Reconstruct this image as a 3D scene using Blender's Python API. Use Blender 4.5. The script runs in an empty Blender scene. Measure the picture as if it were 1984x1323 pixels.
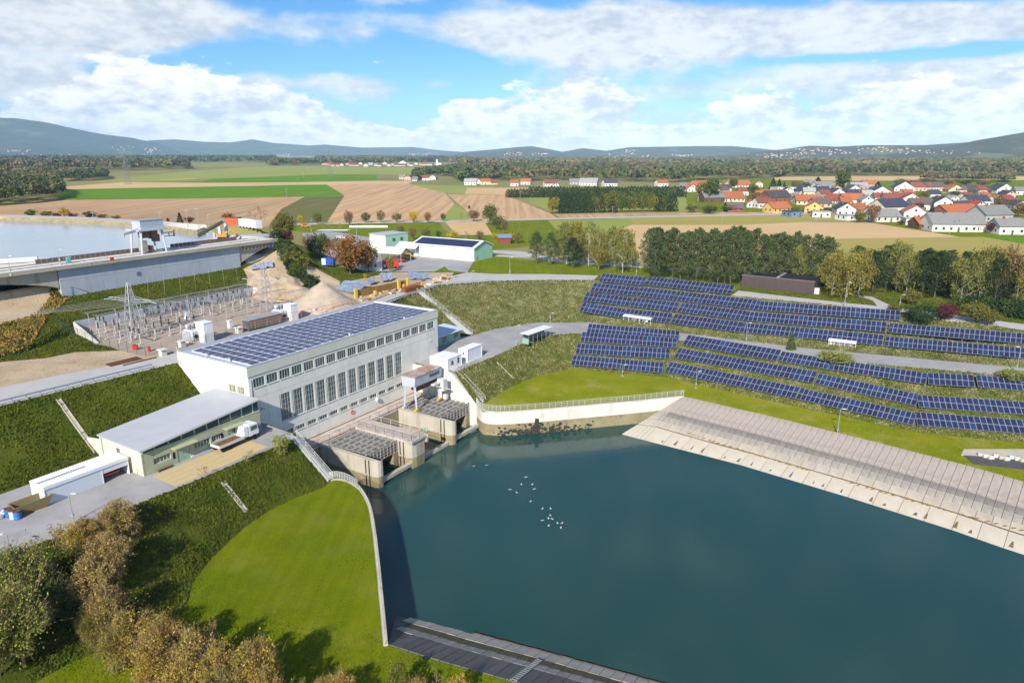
import bpy, bmesh, math, random
import numpy as np
from math import *
from mathutils import Vector, Matrix
from mathutils.geometry import delaunay_2d_cdt

# ---------------------------------------------------------------- camera, sky, sun, exposure
SC = bpy.context.scene
CAM_F, CAM_CX, CAM_CY, CAM_HY, CAM_Z = 1330.8, 992.0, 661.5, 297.5, 36.0
PITCH = atan((CAM_CY - CAM_HY) / CAM_F)
cd = bpy.data.cameras.new("camera"); cam = bpy.data.objects.new("camera", cd)
SC.collection.objects.link(cam)
cd.sensor_width = 36.0; cd.lens = CAM_F / 1984 * 36.0; cd.clip_end = 60000; cd.clip_start = 0.5
cam.location = (0, 0, CAM_Z); cam.rotation_euler = (pi / 2 - PITCH, 0, 0)
SC.camera = cam
SUN_DIR = Vector((-0.28, -0.96, 0)).normalized()      # horizontal direction towards the sun
SUN_EL = radians(33)
sv = Vector((SUN_DIR.x * cos(SUN_EL), SUN_DIR.y * cos(SUN_EL), sin(SUN_EL)))
sl = bpy.data.lights.new("sun", 'SUN'); sl.energy = 4.6; sl.angle = radians(0.53); sl.color = (1, 0.93, 0.83)
so = bpy.data.objects.new("sun", sl); SC.collection.objects.link(so)
so.rotation_euler = sv.to_track_quat('Z', 'Y').to_euler(); so.location = (-60, -60, 90)
SC.view_settings.view_transform = 'Standard'; SC.view_settings.look = 'None'
SC.view_settings.exposure = 0.50; SC.view_settings.gamma = 1.0; SC.view_settings.use_curve_mapping = False
SC.cycles.max_bounces = 6; SC.cycles.volume_bounces = 1; SC.cycles.diffuse_bounces = 3

W = bpy.data.worlds.new("World"); SC.world = W; W.use_nodes = True
def build_world():
    nt = W.node_tree; N = nt.nodes; Lk = nt.links; N.clear()
    def n(t, **k):
        q = N.new(t)
        for a, b in k.items(): setattr(q, a, b)
        return q
    def mth(op, a, b=None, c=None, clamp=False):
        q = n('ShaderNodeMath', operation=op); q.use_clamp = clamp
        for i, v in enumerate((a, b, c)):
            if v is None: continue
            if isinstance(v, (int, float)): q.inputs[i].default_value = v
            else: Lk.new(v, q.inputs[i])
        return q.outputs[0]
    sky = n('ShaderNodeTexSky', sky_type='NISHITA'); sky.sun_disc = False
    sky.sun_elevation = SUN_EL; sky.sun_rotation = atan2(SUN_DIR.x, SUN_DIR.y)
    sky.altitude = 200; sky.air_density = 1.0; sky.dust_density = 0.6; sky.ozone_density = 2.5
    hs = n('ShaderNodeHueSaturation'); hs.inputs['Saturation'].default_value = 1.32; hs.inputs['Value'].default_value = 1.08
    Lk.new(sky.outputs[0], hs.inputs['Color'])
    tc = n('ShaderNodeTexCoord'); sp = n('ShaderNodeSeparateXYZ'); Lk.new(tc.outputs['Generated'], sp.inputs[0])
    X, Y, Z = sp.outputs
    az = mth('MULTIPLY', mth('ARCTAN2', X, Y), 57.2958)      # degrees right of straight ahead
    el = mth('MULTIPLY', mth('ARCSINE', Z), 57.2958)
    # cloud field: angular coordinates squeezed towards the horizon
    cmb = n('ShaderNodeCombineXYZ'); Lk.new(mth('MULTIPLY', az, 0.085), cmb.inputs[0]); Lk.new(mth('MULTIPLY', el, 0.19), cmb.inputs[1])
    def noise(scale, detail, rough, off, dist=0.0):
        mp = n('ShaderNodeMapping'); mp.inputs['Location'].default_value = off; Lk.new(cmb.outputs[0], mp.inputs[0])
        q = n('ShaderNodeTexNoise'); q.inputs['Scale'].default_value = scale; q.inputs['Detail'].default_value = detail
        q.inputs['Roughness'].default_value = rough; q.inputs['Distortion'].default_value = dist
        Lk.new(mp.outputs[0], q.inputs['Vector']); return q.outputs['Fac']
    def blob(a0, e0, ra, re, amp):
        u = mth('DIVIDE', mth('SUBTRACT', az, a0), ra); v = mth('DIVIDE', mth('SUBTRACT', el, e0), re)
        d = mth('ADD', mth('MULTIPLY', u, u), mth('MULTIPLY', v, v))
        return mth('MULTIPLY', mth('POWER', 2.718, mth('MULTIPLY', d, -1.0)), amp)
    def total(blobs):
        s = None
        for b in blobs:
            q = blob(*b); s = q if s is None else mth('ADD', s, q)
        return s
    def ramp(v, lo, hi):
        q = n('ShaderNodeMapRange', interpolation_type='SMOOTHSTEP'); Lk.new(v, q.inputs[0])
        q.inputs[1].default_value = lo; q.inputs[2].default_value = hi; return q.outputs[0]
    def mix(f, a, b):
        q = n('ShaderNodeMix', data_type='RGBA'); Lk.new(f, q.inputs[0]) if not isinstance(f, float) else setattr(q.inputs[0], 'default_value', f)
        for v, i in ((a, 6), (b, 7)):
            if isinstance(v, tuple): q.inputs[i].default_value = v
            else: Lk.new(v, q.inputs[i])
        return q.outputs[2]
    # high veil sheets
    n1 = noise(1.6, 6, 0.55, (3.1, 0, 0)); 
    veil = mth('ADD', mth('MULTIPLY', n1, 1.0), total([(4, 9.0, 12, 1.6, .42), (19, 8.6, 11, 1.6, .42), (32, 8.2, 8, 1.3, .40), (21, 4.9, 11, 1.1, .30), (34, 5.0, 5, 1.0, .28), (-31, 8.4, 12, 2.6, .50), (-34, 4.6, 5.5, 1.1, .42), (-14, 5.2, 7, 1.0, .34), (-2, 7.6, 6, .8, .16), (8, 6.6, 5, .8, .2),
              (-21.5, 6.4, 5.0, 1.2, -.40), (-8, 6.6, 7, 1.6, -.34), (-8, 2.9, 4, 1.0, -.30), (-28.5, 5.0, 1.8, .8, -.3), (28, 10.2, 8, .7, -.30), (24.5, 6.5, 5, .3, -.30), (32.5, 6.5, 3, .45, -.34), (-10, 10.4, 6, .5, -.2)]))
    mveil = ramp(veil, 0.45, 0.76)
    # cumulus heads
    n2 = noise(3.2, 7, 0.52, (7.3, 2.2, 0), 0.15)
    nb = noise(9.0, 5, 0.55, (1.3, 5.2, 0), 0.1)
    cum = mth('ADD', mth('ADD', mth('MULTIPLY', n2, .72), mth('MULTIPLY', nb, .30)), total([(-27, 3.9, 3.6, 2.1, .45), (-22.5, 3.4, 4.2, 2.0, .45), (-17.5, 2.3, 4.5, 1.6, .45), (-13, 1.2, 5, 1.1, .45), (-31, 2.0, 6, 1.6, .35), (5.5, 3.9, 3.0, 1.7, .45), (-3.5, 3.2, 3.0, 1.1, .40), (2, 2.4, 7, 1.3, .35), (-3.5, 1.4, 2.2, 1.4, .35),
              (19, 2.8, 3.4, 1.5, .45), (25, 2.2, 3.4, 1.3, .40), (30, 3.2, 3.2, 1.7, .45), (36.5, 3.4, 2.2, 1.8, .45), (12, 1.2, 8, .9, .30), (0, 0.2, 80, 1.1, .42), (-8, 3.4, 3.4, 1.2, -.3), (22.5, 3.6, 1.3, .6, -.2), (0, 14, 80, 5.0, -.3)]))
    mcum = ramp(cum, 0.58, 0.69)
    # shading of the cloud bodies: brighter heads, greyer bases, from relief of the same noise
    sh = noise(2.2, 4, 0.5, (5.1, 3.3, 0)); sh2 = nb
    lit = ramp(mth('ADD', mth('MULTIPLY', sh, .6), mth('MULTIPLY', sh2, .45)), 0.38, 0.62)
    low = ramp(el, -1.0, 2.5)
    c_veil = mix(lit, (4.7, 5.1, 5.7, 1), (7.2, 7.25, 7.3, 1))
    c_cum = mix(lit, (4.9, 5.3, 6.0, 1), (9.0, 8.85, 8.6, 1))
    c_low = mix(low, (6.6, 7.0, 7.6, 1), c_cum)
    tint = n('ShaderNodeMix', data_type='RGBA', blend_type='MULTIPLY'); tint.inputs[0].default_value = 1.0
    Lk.new(hs.outputs[0], tint.inputs[6]); tint.inputs[7].default_value = (.56, .78, .98, 1)
    col = mix(mth('MULTIPLY', mveil, .92), tint.outputs[2], c_veil)
    col = mix(mcum, col, c_low)
    col = mix(mth('GREATER_THAN', Z, -0.0005), (2.5, 2.8, 2.6, 1), col)
    bg = n('ShaderNodeBackground'); bg.inputs['Strength'].default_value = 0.095; Lk.new(col, bg.inputs['Color'])
    out = n('ShaderNodeOutputWorld'); Lk.new(bg.outputs[0], out.inputs['Surface'])
build_world()
W.cycles.sampling_method = 'MANUAL'; W.cycles.sample_map_resolution = 256

# ---------------------------------------------------------------- coordinates
def at(px, py, z):                       # the point at height z that the photograph shows at that pixel
    a = (px - CAM_CX) / CAM_F; b = (CAM_CY - py) / CAM_F
    dy = cos(PITCH) + b * sin(PITCH); dz = -sin(PITCH) + b * cos(PITCH)
    t = (z - CAM_Z) / dz
    return Vector((a * t, dy * t, z))
OX, OY, TH = -43.3, 106.97, radians(58.25)
FA = Vector((cos(TH), sin(TH), 0)); FB = Vector((-sin(TH), cos(TH), 0))
def fw(s, w, z=0.0):                     # plant frame: s along the powerhouse, w away from the tailwater
    return Vector((OX, OY, 0)) + FA * s + FB * w + Vector((0, 0, z))
def fr(p):                               # world -> plant frame
    d = Vector((p[0] - OX, p[1] - OY, 0)); return (d.dot(FA), d.dot(FB), p[2] if len(p) > 2 else 0)
def U(px, py, z): return fr(at(px, py, z))

# ---------------------------------------------------------------- materials
MATS = {}
def mat(name, col, rough=0.8, metal=0.0, var=0.0, scale=1.0, col2=None, bump=0.0, bscale=None, detail=5, spec=None, coord='Object', island=0.0, stain=None, streak=None, obj_rand=0.0, furrow=None):
    if name in MATS: return MATS[name]
    m = bpy.data.materials.new(name); MATS[name] = m; m.use_nodes = True
    nt = m.node_tree; N = nt.nodes; Lk = nt.links; P = N['Principled BSDF']
    P.inputs['Roughness'].default_value = rough; P.inputs['Metallic'].default_value = metal
    if spec is None and rough >= .9: spec = .08
    if spec is not None: P.inputs['Specular IOR Level'].default_value = spec
    c = (*col, 1); P.inputs['Base Color'].default_value = c
    tc = N.new('ShaderNodeTexCoord')
    last = None
    def nz(sc, dt=detail, rg=.6, off=(0, 0, 0), stretch=(1, 1, 1)):
        mp = N.new('ShaderNodeMapping'); mp.inputs['Location'].default_value = off; mp.inputs['Scale'].default_value = stretch
        Lk.new(tc.outputs[coord], mp.inputs[0])
        q = N.new('ShaderNodeTexNoise'); q.inputs['Scale'].default_value = sc; q.inputs['Detail'].default_value = dt; q.inputs['Roughness'].default_value = rg
        Lk.new(mp.outputs[0], q.inputs['Vector']); return q.outputs['Fac']
    def mixc(f, a, b, mode='MIX'):
        q = N.new('ShaderNodeMix'); q.data_type = 'RGBA'; q.blend_type = mode
        if isinstance(f, (int, float)): q.inputs[0].default_value = f
        else: Lk.new(f, q.inputs[0])
        for v, i in ((a, 6), (b, 7)):
            if isinstance(v, tuple): q.inputs[i].default_value = v
            else: Lk.new(v, q.inputs[i])
        return q.outputs[2]
    def rng(f, lo, hi, a=0., b=1.):
        q = N.new('ShaderNodeMapRange'); Lk.new(f, q.inputs[0])
        for i, v in enumerate((lo, hi, a, b)): q.inputs[i + 1].default_value = v
        return q.outputs[0]
    last = c
    if col2 is not None or var:
        c2 = (*col2, 1) if col2 is not None else (*[x * (1 - var) for x in col], 1)
        f = rng(nz(scale), .35, .65); last = mixc(f, c, c2)
    if stain:      # (colour, scale, lo, hi, amount)
        f = rng(nz(stain[1], 8, .65, (7, 3, 1)), stain[2], stain[3], 0, stain[4]); last = mixc(f, last, (*stain[0], 1))
    if furrow:     # (angle, scale, amount): long parallel lines
        mp = N.new('ShaderNodeMapping'); mp.inputs['Rotation'].default_value = (0, 0, furrow[0]); mp.inputs['Scale'].default_value = (furrow[1], furrow[1] * .02, 1); Lk.new(tc.outputs[coord], mp.inputs[0])
        q = N.new('ShaderNodeTexNoise'); q.inputs['Scale'].default_value = 1; q.inputs['Detail'].default_value = 5; Lk.new(mp.outputs[0], q.inputs['Vector'])
        f = rng(q.outputs['Fac'], .42, .60, 0, furrow[2]); last = mixc(f, last, (*[x * .62 for x in col], 1))
    if streak:     # vertical streaks
        f = rng(nz(streak[1], 6, .6, (2, 9, 4), (1, 1, .06)), streak[2], streak[3], 0, streak[4]); last = mixc(f, last, (*streak[0], 1))
    if island or obj_rand:
        if island:
            g = N.new('ShaderNodeNewGeometry'); f = rng(g.outputs['Random Per Island'], 0, 1, 1 - island, 1 + island)
            cb = N.new('ShaderNodeCombineColor'); [Lk.new(f, cb.inputs[i]) for i in range(3)]
            last = mixc(1.0, last, cb.outputs[0], 'MULTIPLY')
        if obj_rand:
            g = N.new('ShaderNodeObjectInfo'); f = rng(g.outputs['Random'], 0, 1, 1 - obj_rand, 1 + obj_rand)
            cb = N.new('ShaderNodeCombineColor'); [Lk.new(f, cb.inputs[i]) for i in range(3)]
            last = mixc(1.0, last, cb.outputs[0], 'MULTIPLY')
    if not isinstance(last, tuple): Lk.new(last, P.inputs['Base Color'])
    if bump:
        b = N.new('ShaderNodeBump'); b.inputs['Strength'].default_value = bump; b.inputs['Distance'].default_value = 0.3
        Lk.new(nz(bscale or scale * 4, 6, .65), b.inputs['Height']); Lk.new(b.outputs[0], P.inputs['Normal'])
    return m

# ---------------------------------------------------------------- mesh helpers
def link(o): SC.collection.objects.link(o); return o
def tag(o, label=None, cat=None, group=None, kind=None):
    if label: o['label'] = label
    if cat: o['category'] = cat
    if group: o['group'] = group
    if kind: o['kind'] = kind
    return o
def thing(name, label, cat, loc=(0, 0, 0), rz=0.0, group=None):
    o = link(bpy.data.objects.new(name, None)); o.empty_display_size = .3
    o.location = loc; o.rotation_euler = (0, 0, rz); return tag(o, label, cat, group)
def fthing(name, label, cat, s, w, z, rz=0.0, group=None):    # placed in the plant frame
    return thing(name, label, cat, fw(s, w, z), TH + rz, group)
class MB:
    def __init__(s): s.v = []; s.f = []
    def add(s, vs, fs):
        k = len(s.v); s.v += [tuple(p) for p in vs]; s.f += [tuple(i + k for i in f) for f in fs]; return s
    def box(s, x0, x1, y0, y1, z0, z1):
        return s.add([(x0, y0, z0), (x1, y0, z0), (x1, y1, z0), (x0, y1, z0), (x0, y0, z1), (x1, y0, z1), (x1, y1, z1), (x0, y1, z1)],
                     [(3, 2, 1, 0), (4, 5, 6, 7), (0, 1, 5, 4), (1, 2, 6, 5), (2, 3, 7, 6), (3, 0, 4, 7)])
    def bar(s, p, q, r, r2=None, n=4):
        p = Vector(p); q = Vector(q); d = (q - p)
        if d.length < 1e-6: return s
        d.normalize(); a = d.orthogonal().normalized()
        if abs(d.z) < .99: a = d.cross(Vector((0, 0, 1))).normalized()
        b = d.cross(a); r2 = r if r2 is None else r2; vs = []
        for c, rr in ((p, r), (q, r2)):
            for i in range(n):
                t = 2 * pi * (i + .5) / n; vs.append(c + (a * cos(t) + b * sin(t)) * rr)
        fs = [(i, (i + 1) % n, n + (i + 1) % n, n + i) for i in range(n)] + [tuple(range(n - 1, -1, -1)), tuple(range(n, 2 * n))]
        return s.add(vs, fs)
    def prism(s, pts, z0, z1):           # pts counter-clockwise
        n = len(pts)
        return s.add([(p[0], p[1], z0) for p in pts] + [(p[0], p[1], z1) for p in pts],
                     [tuple(range(n - 1, -1, -1)), tuple(range(n, 2 * n))] + [(i, (i + 1) % n, n + (i + 1) % n, n + i) for i in range(n)])
    def ext(s, pts, d):                  # 3D polygon extruded by vector d
        n = len(pts); d = Vector(d); pts = [Vector(p) for p in pts]
        return s.add(pts + [p + d for p in pts], [tuple(range(n - 1, -1, -1)), tuple(range(n, 2 * n))] + [(i, (i + 1) % n, n + (i + 1) % n, n + i) for i in range(n)])
    def lathe(s, prof, n=10, c=(0, 0, 0)):
        k = len(prof); vs = []
        for r, z in prof:
            for i in range(n): t = 2 * pi * i / n; vs.append((c[0] + r * cos(t), c[1] + r * sin(t), c[2] + z))
        fs = [(j * n + i, j * n + (i + 1) % n, (j + 1) * n + (i + 1) % n, (j + 1) * n + i) for j in range(k - 1) for i in range(n)]
        fs += [tuple(range(n - 1, -1, -1)), tuple(range((k - 1) * n, k * n))]
        return s.add(vs, fs)
    def blob(s, c, r, n=8, m=5, jit=0.0):
        vs = [(c[0], c[1], c[2] - r[2])]
        for j in range(1, m):
            ph = pi * j / m - pi / 2
            for i in range(n):
                t = 2 * pi * i / n; k = 1 + random.uniform(-jit, jit)
                vs.append((c[0] + r[0] * cos(ph) * cos(t) * k, c[1] + r[1] * cos(ph) * sin(t) * k, c[2] + r[2] * sin(ph) * k))
        vs.append((c[0], c[1], c[2] + r[2])); T = len(vs) - 1
        fs = [(0, 1 + (i + 1) % n, 1 + i) for i in range(n)]
        for j in range(m - 2):
            for i in range(n): a = 1 + j * n + i; b = 1 + j * n + (i + 1) % n; fs.append((a, b, b + n, a + n))
        o = 1 + (m - 2) * n
        fs += [(o + i, o + (i + 1) % n, T) for i in range(n)]
        return s.add(vs, fs)
    def mesh(s, name, m=None, smooth=False):
        me = bpy.data.meshes.new(name); me.from_pydata(s.v, [], s.f); me.update()
        if m: me.materials.append(m)
        if smooth: me.polygons.foreach_set('use_smooth', [True] * len(me.polygons))
        return me
    def build(s, name, m, parent=None, smooth=False, loc=None):
        o = link(bpy.data.objects.new(name, s.mesh(name, m, smooth)))
        if parent: o.parent = parent
        if loc is not None: o.location = loc
        return o
def inst(name, me, parent=None, loc=(0, 0, 0), rot=(0, 0, 0), sc=None):
    o = link(bpy.data.objects.new(name, me)); o.location = loc; o.rotation_euler = rot
    if sc is not None: o.scale = (sc, sc, sc) if isinstance(sc, (int, float)) else sc
    if parent: o.parent = parent
    return o
def np_mesh(name, V, F, m, smooth=False):
    V = np.asarray(V, np.float32); F = np.asarray(F, np.int32); k = F.shape[1]
    me = bpy.data.meshes.new(name); me.vertices.add(len(V)); me.vertices.foreach_set('co', V.ravel())
    me.loops.add(F.size); me.loops.foreach_set('vertex_index', F.ravel())
    me.polygons.add(len(F)); me.polygons.foreach_set('loop_start', np.arange(0, F.size, k, dtype=np.int32))
    me.polygons.foreach_set('loop_total', np.full(len(F), k, np.int32))
    if smooth: me.polygons.foreach_set('use_smooth', np.ones(len(F), bool))
    me.update(calc_edges=True); me.materials.append(m); return me
def copy_tree(o, parent=None):
    c = o.copy(); link(c); c.parent = parent
    for ch in list(o.children): copy_tree(ch, c)
    return c
RND = random.Random(7)
RNG = np.random.default_rng(11)
# ---------------------------------------------------------------- terrain
M_GRASSW = mat('weedy_grass', (.075, .105, .016), .95, scale=.22, col2=(.14, .150, .035), bump=.9, bscale=3.5, stain=((.25, .24, .12), 1.3, .60, .70, .75))
M_GRASSD = mat('slope_grass', (.050, .078, .006), .95, scale=.25, col2=(.098, .110, .012), bump=1.0, bscale=3.5, stain=((.15, .16, .05), .9, .60, .72, .7))
M_DRYW = mat('dry_weeds', (.075, .095, .022), .95, scale=.3, col2=(.20, .20, .10), bump=1.0, bscale=4, stain=((.36, .34, .22), 2.0, .54, .66, .8))
M_LAWN = mat('lawn', (.125, .180, .001), .95, scale=.10, col2=(.195, .225, .002), bump=.8, bscale=5, stain=((.24, .23, .04), .16, .48, .72, .6), furrow=(.25, .9, .28))
M_LAWN2 = mat('dry_lawn', (.165, .195, .003), .95, scale=.12, col2=(.26, .25, .015), bump=.4, bscale=6, stain=((.33, .30, .10), .18, .52, .68, .7))
M_ASPH = mat('worn_asphalt', (.30, .295, .29), .9, scale=.15, col2=(.38, .37, .36), bump=.15, bscale=9, stain=((.2, .2, .2), .35, .55, .72, .4))
M_ROADL = mat('pale_road', (.42, .41, .395), .9, scale=.2, col2=(.48, .46, .44), bump=.15, bscale=9)
M_RUSTW = mat('rusty_weeds', (.24, .16, .04), .95, scale=.8, col2=(.14, .14, .03), bump=1, bscale=4)
M_SAND = mat('sandy_soil', (.42, .31, .19), .95, scale=.2, col2=(.50, .40, .28), bump=.6, bscale=2.5, stain=((.25, .17, .10), .6, .56, .7, .6))
M_GRAVEL = mat('gravel_yard', (.46, .36, .28), .95, scale=.3, col2=(.36, .31, .26), bump=.5, bscale=6)
M_TAN = mat('ploughed_tan', (.60, .375, .195), .95, scale=.02, col2=(.53, .33, .17), bump=.2, bscale=.5, stain=((.52, .38, .22), .008, .45, .65, .6), furrow=(radians(-62), .35, .75))
M_TANC = mat('ploughed_tan_far', (.62, .39, .205), .95, scale=.02, col2=(.56, .35, .18), furrow=(0.12, .30, .7), stain=((.54, .40, .23), .01, .45, .65, .6))
M_TAN2 = mat('stubble_tan', (.56, .37, .18), .95, scale=.015, col2=(.60, .42, .21), bump=.2, bscale=.5)
M_FGREEN = mat('winter_crop', (.10, .23, .006), .95, scale=.01, col2=(.14, .26, .01), furrow=(radians(-80), .2, .35))
M_FPALE = mat('pale_meadow', (.24, .29, .06), .95, scale=.01, col2=(.30, .31, .08), stain=((.32, .28, .12), .006, .5, .7, .6))
M_FOLIVE = mat('olive_meadow', (.33, .29, .075), .95, scale=.01, col2=(.38, .31, .09), stain=((.20, .24, .05), .012, .5, .7, .5))
M_FBROWN = mat('brown_stubble', (.19, .155, .055), .95, scale=.03, col2=(.13, .16, .035), furrow=(radians(-25), .25, .5))
M_FYEL = mat('mustard_field', (.42, .38, .04), .95)
M_CONC = mat('weathered_concrete', (.50, .46, .38), .9, scale=.25, col2=(.42, .38, .30), bump=.15, bscale=5, streak=((.18, .15, .11), .8, .56, .72, .55))
M_CONCW = mat('white_concrete', (.66, .64, .58), .85, scale=.3, col2=(.58, .56, .50), bump=.1, bscale=5, streak=((.28, .26, .2), .8, .58, .74, .45))
M_SLAB = mat('bank_slab', (.40, .345, .30), .92, scale=.5, col2=(.33, .285, .245), bump=.25, bscale=5, stain=((.12, .11, .10), .18, .50, .70, .65), island=.06)
M_SLABP = mat('bank_slab_pale', (.52, .47, .38), .92, scale=.35, col2=(.45, .405, .325), bump=.2, bscale=5, stain=((.34, .27, .17), .35, .55, .72, .5), island=.04)
M_WETC = mat('wet_algae_concrete', (.33, .27, .15), .8, scale=.5, col2=(.22, .19, .10), bump=.3, bscale=5, stain=((.06, .06, .03), .8, .55, .68, .6))

Q_L = [fw(1.5, -16.3, -14)] + [at(px, py, -14) for px, py in ((660, 927), (680, 933), (700, 946), (713, 965), (722, 988), (730, 1040), (737, 1100), (745, 1180), (752, 1250))]
Q_R = [fw(41.5, -16.6, -14)] + [at(px, py, -14) for px, py in ((935, 797), (965, 799), (1000, 797.5), (1060, 793), (1105, 789), (1150, 785), (1240, 777), (1325, 768))]
def lineup(p, q, t): return p + (q - p) * t
BR_T = [Q_R[-1].copy()] + [at(*p, -14) for p in ((1500, 808), (1700, 857), (1890, 906), (1984, 933))]
BR_T.append(BR_T[-1] + (BR_T[-1] - BR_T[-3]) * 1.6)
BR_N = (fr(BR_T[1]), )
bdir = (BR_T[3] - BR_T[1]).normalized(); bper = Vector((-bdir.y, bdir.x, 0))
if bper.dot(at(1600, 950, -19) - BR_T[1]) < 0: bper = -bper
RUN = 13.6                                               # horizontal run of the bank from -14 to -19
BR_B = [p + bper * (RUN * 1.5) + Vector((0, 0, -7.5)) for p in BR_T]
BB_T = [Q_L[-1].copy()] + [at(*p, -14) for p in ((830, 1275), (1000, 1323))]
BB_T += [BB_T[-1] + (BB_T[-1] - BB_T[0]) * k for k in (1.2, 3.5)]
BR_B[0] = fw(48, -40.3, -21.5)
cdir = (BB_T[3] - BB_T[0]).normalized(); cper = Vector((-cdir.y, cdir.x, 0))
if cper.dot(at(1000, 1200, -19) - BB_T[0]) < 0: cper = -cper
BB_B = [p + cper * (10.5 * 1.5) + Vector((0, 0, -7.5)) for p in BB_T]

BB_B[0] = fw(-9.06, -38.9, -21.5)
YF = [(-120, -5.5, -8), (-60, -6.5, -8), (-40.3, -7.6, -8), (-33.3, -9.1, -8), (-23.6, -9.3, -8), (-14, -9.6, -8), (-6.7, -9.7, -8), (-1.6, -10, -8), (1.3, -9.2, -8)]
ARC = [(1.3, -16.3, -14), (-1.05, -17.2, -14), (-6.7, -16, -14), (-10.4, -15.9, -14), (-15.5, -16.8, -14), (-21.8, -19.2, -14), (-26.5, -21.8, -14), (-30.3, -26, -14), (-34, -26, -14), (-42, -24, -14), (-60, -23, -14), (-120, -23, -14)]
YB = [(-120, 9, -8), (-60, 9, -8), (-31, 9, -8), (-20, 9.2, -8), (-.02, 9.5, -8)]
CRL = [(-120, 25, 0), (-60, 23, 0), (-26.7, 21.6, 0), (-.02, 19.4, 0)]
SB = [(-120, 50, 0), (-60, 50, 0), (-16, 47, 0), (-1, 44, 0)]              # foot of the dam slope, left part
SBU = [(-120, 72, 6), (-40, 72, 5.5), (4, 71, 5), (54, 70.6, 5)]
CR = [U(*p, 0) for p in ((745, 590), (780, 575), (850, 553), (950, 545), (1060, 543), (1150, 543), (1250, 552), (1420, 572), (1600, 590), (1745, 604), (1984, 642))]
CR.append(U(2250, 675, 0))
LB = [(52, 12, -8)] + [U(*p, -8) for p in ((915, 650), (960, 637), (1040, 625), (1145, 625), (1320, 645))] + [U(1550, 673, -7.2), U(1984, 713, -5.6), U(2300, 742, -5)]
LF = [(41.7, -10, -8)] + [U(*p, -8) for p in ((880, 722), (915, 707), (960, 690), (1000, 670), (1050, 651), (1110, 646), (1320, 660))] + [U(1550, 693, -7.2), U(1984, 730, -5.6), U(2300, 762, -5)]
TOE = [(41.7, -16.6, -14), (43.6, -17.6, -14)] + [U(*p, -14) for p in ((985, 752), (1040, 728), (1110, 714), (1290, 731), (1500, 778), (1780, 838), (1984, 858))]
TOE.append(U(2300, 885, -14))
EMB_IN = [U(*p, 10.6) for p in ((-300, 420), (0, 420), (150, 424), (300, 434), (380, 446))]
EMB_OUT = [U(*p, 10.8) for p in ((-300, 414), (0, 416), (150, 420), (300, 428), (400, 436), (500, 444), (545, 452))]
CREST_E = [(70, 95, 11.5), (69, 80, 11.8), (67, 71, 11.8)]
TOE_E = [(84, 140, 0), (86, 100, 0), (84, 70, 0), (72, 50, 0), (58, 44, 0)]

def P3(l): return [fw(*p) if not isinstance(p, Vector) else p for p in l]
lines = [YF, ARC, YB, CRL, SB, SBU, CR, LB, LF, TOE, Q_L, Q_R, BR_T, BR_B, BB_T, BB_B,
         [(0, 19.2, 0), (25, 19.2, 0), (50.5, 19.2, 0), (56.6, 21.1, 0)],
         [(-1, 44, 0), (2, 57, 0), (46, 57, 0), (50, 44, 0)], [(1.5, 58, 1.9), (46.5, 58, 1.9)],
         [(54, 70.6, 5), (60, 71, 6.5), (67, 71, 9)], EMB_OUT, CREST_E, TOE_E,
         [(58, 44, 0), (54, 60, 2.5), (54, 70.6, 5)],
         [(50.3, 9.0, -8), (50.3, 13, -7.9)], [(64, 8, -8), (57, 7.5, -8)],
         [(43, 12, -8.0), (43, -9, -8)], [BB_T[0], BB_B[0]], [BR_T[0], BR_B[0]]]
PTS = []; EDG = []
def addline(l):
    l = P3(l); k = len(PTS)
    for p in l: PTS.append(tuple(p))
    for i in range(len(l) - 1): EDG.append((k + i, k + i + 1))
for l in lines: addline(l)
# reservoir bed and shores
RES = P3([(-260, 74, 8)]) + P3([(67, 74, 8)]) + [fw(68, 110, 8), fw(82, 128, 8)] + [fw(*p[:2], 8) for p in EMB_IN[::-1]]
addline([fw(-260, 73, 8), fw(64, 73, 8), fw(66, 100, 8), fw(80, 126, 8)] + [fw(p[0] - 1.5, p[1] - 4, 7) for p in EMB_IN[::-1]])
addline(EMB_IN + [(84, 130, 10.6), (69, 100, 10.8)])
eo = P3(EMB_OUT)
out = [p + Vector((.25, 1, 0)).normalized() * 22 for p in eo[:-1]] + [eo[-1] + Vector((1, .4, 0)).normalized() * 20]
for p in out: p.z = 0
addline(out)
# the low ground left/right/behind, far plain
for x, y, z in [(-400, 40, -14), (-400, 20, -14), (-300, 0, -14), (0, -60, -14), (200, -60, -14), (400, -40, -14), (400, 60, -14), (-30, 20, -14), (60, 10, -14)]:
    PTS.append((x, y, z))
for x, y in [(-25000, 30000), (25000, 30000), (-25000, 2000), (25000, 2000), (-3000, 600), (3000, 500), (-900, 420), (900, 300), (300, 170), (400, 230), (-20, 260), (150, 260), (-600, 300), (-420, 250), (30, 215), (60, 215), (0, 215), (-12000, 9000), (12000, 9000), (0, 9000), (0, 30000), (0, 3000)]:
    PTS.append((x, y, 0))
def cdt(P2, E, out=0, faces=()):
    r = delaunay_2d_cdt([Vector((p[0], p[1])) for p in P2], E, list(faces), out, 1e-4)
    return r
r = cdt(PTS, EDG)
TV = []
for v, src in zip(r[0], r[3]):
    z = PTS[src[0]][2] if src else None
    TV.append([v.x, v.y, z])
TF = [tuple(f) for f in r[2]]
nb = {}
for f in TF:
    for i in f: nb.setdefault(i, set()).update(f)
for i, v in enumerate(TV):
    if v[2] is None:
        zs = [TV[j][2] for j in nb[i] if TV[j][2] is not None]; v[2] = sum(zs) / max(1, len(zs))
TV = np.array(TV); TF = np.array(TF)
_a, _b, _c = TV[TF[:, 0]], TV[TF[:, 1]], TV[TF[:, 2]]
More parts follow.
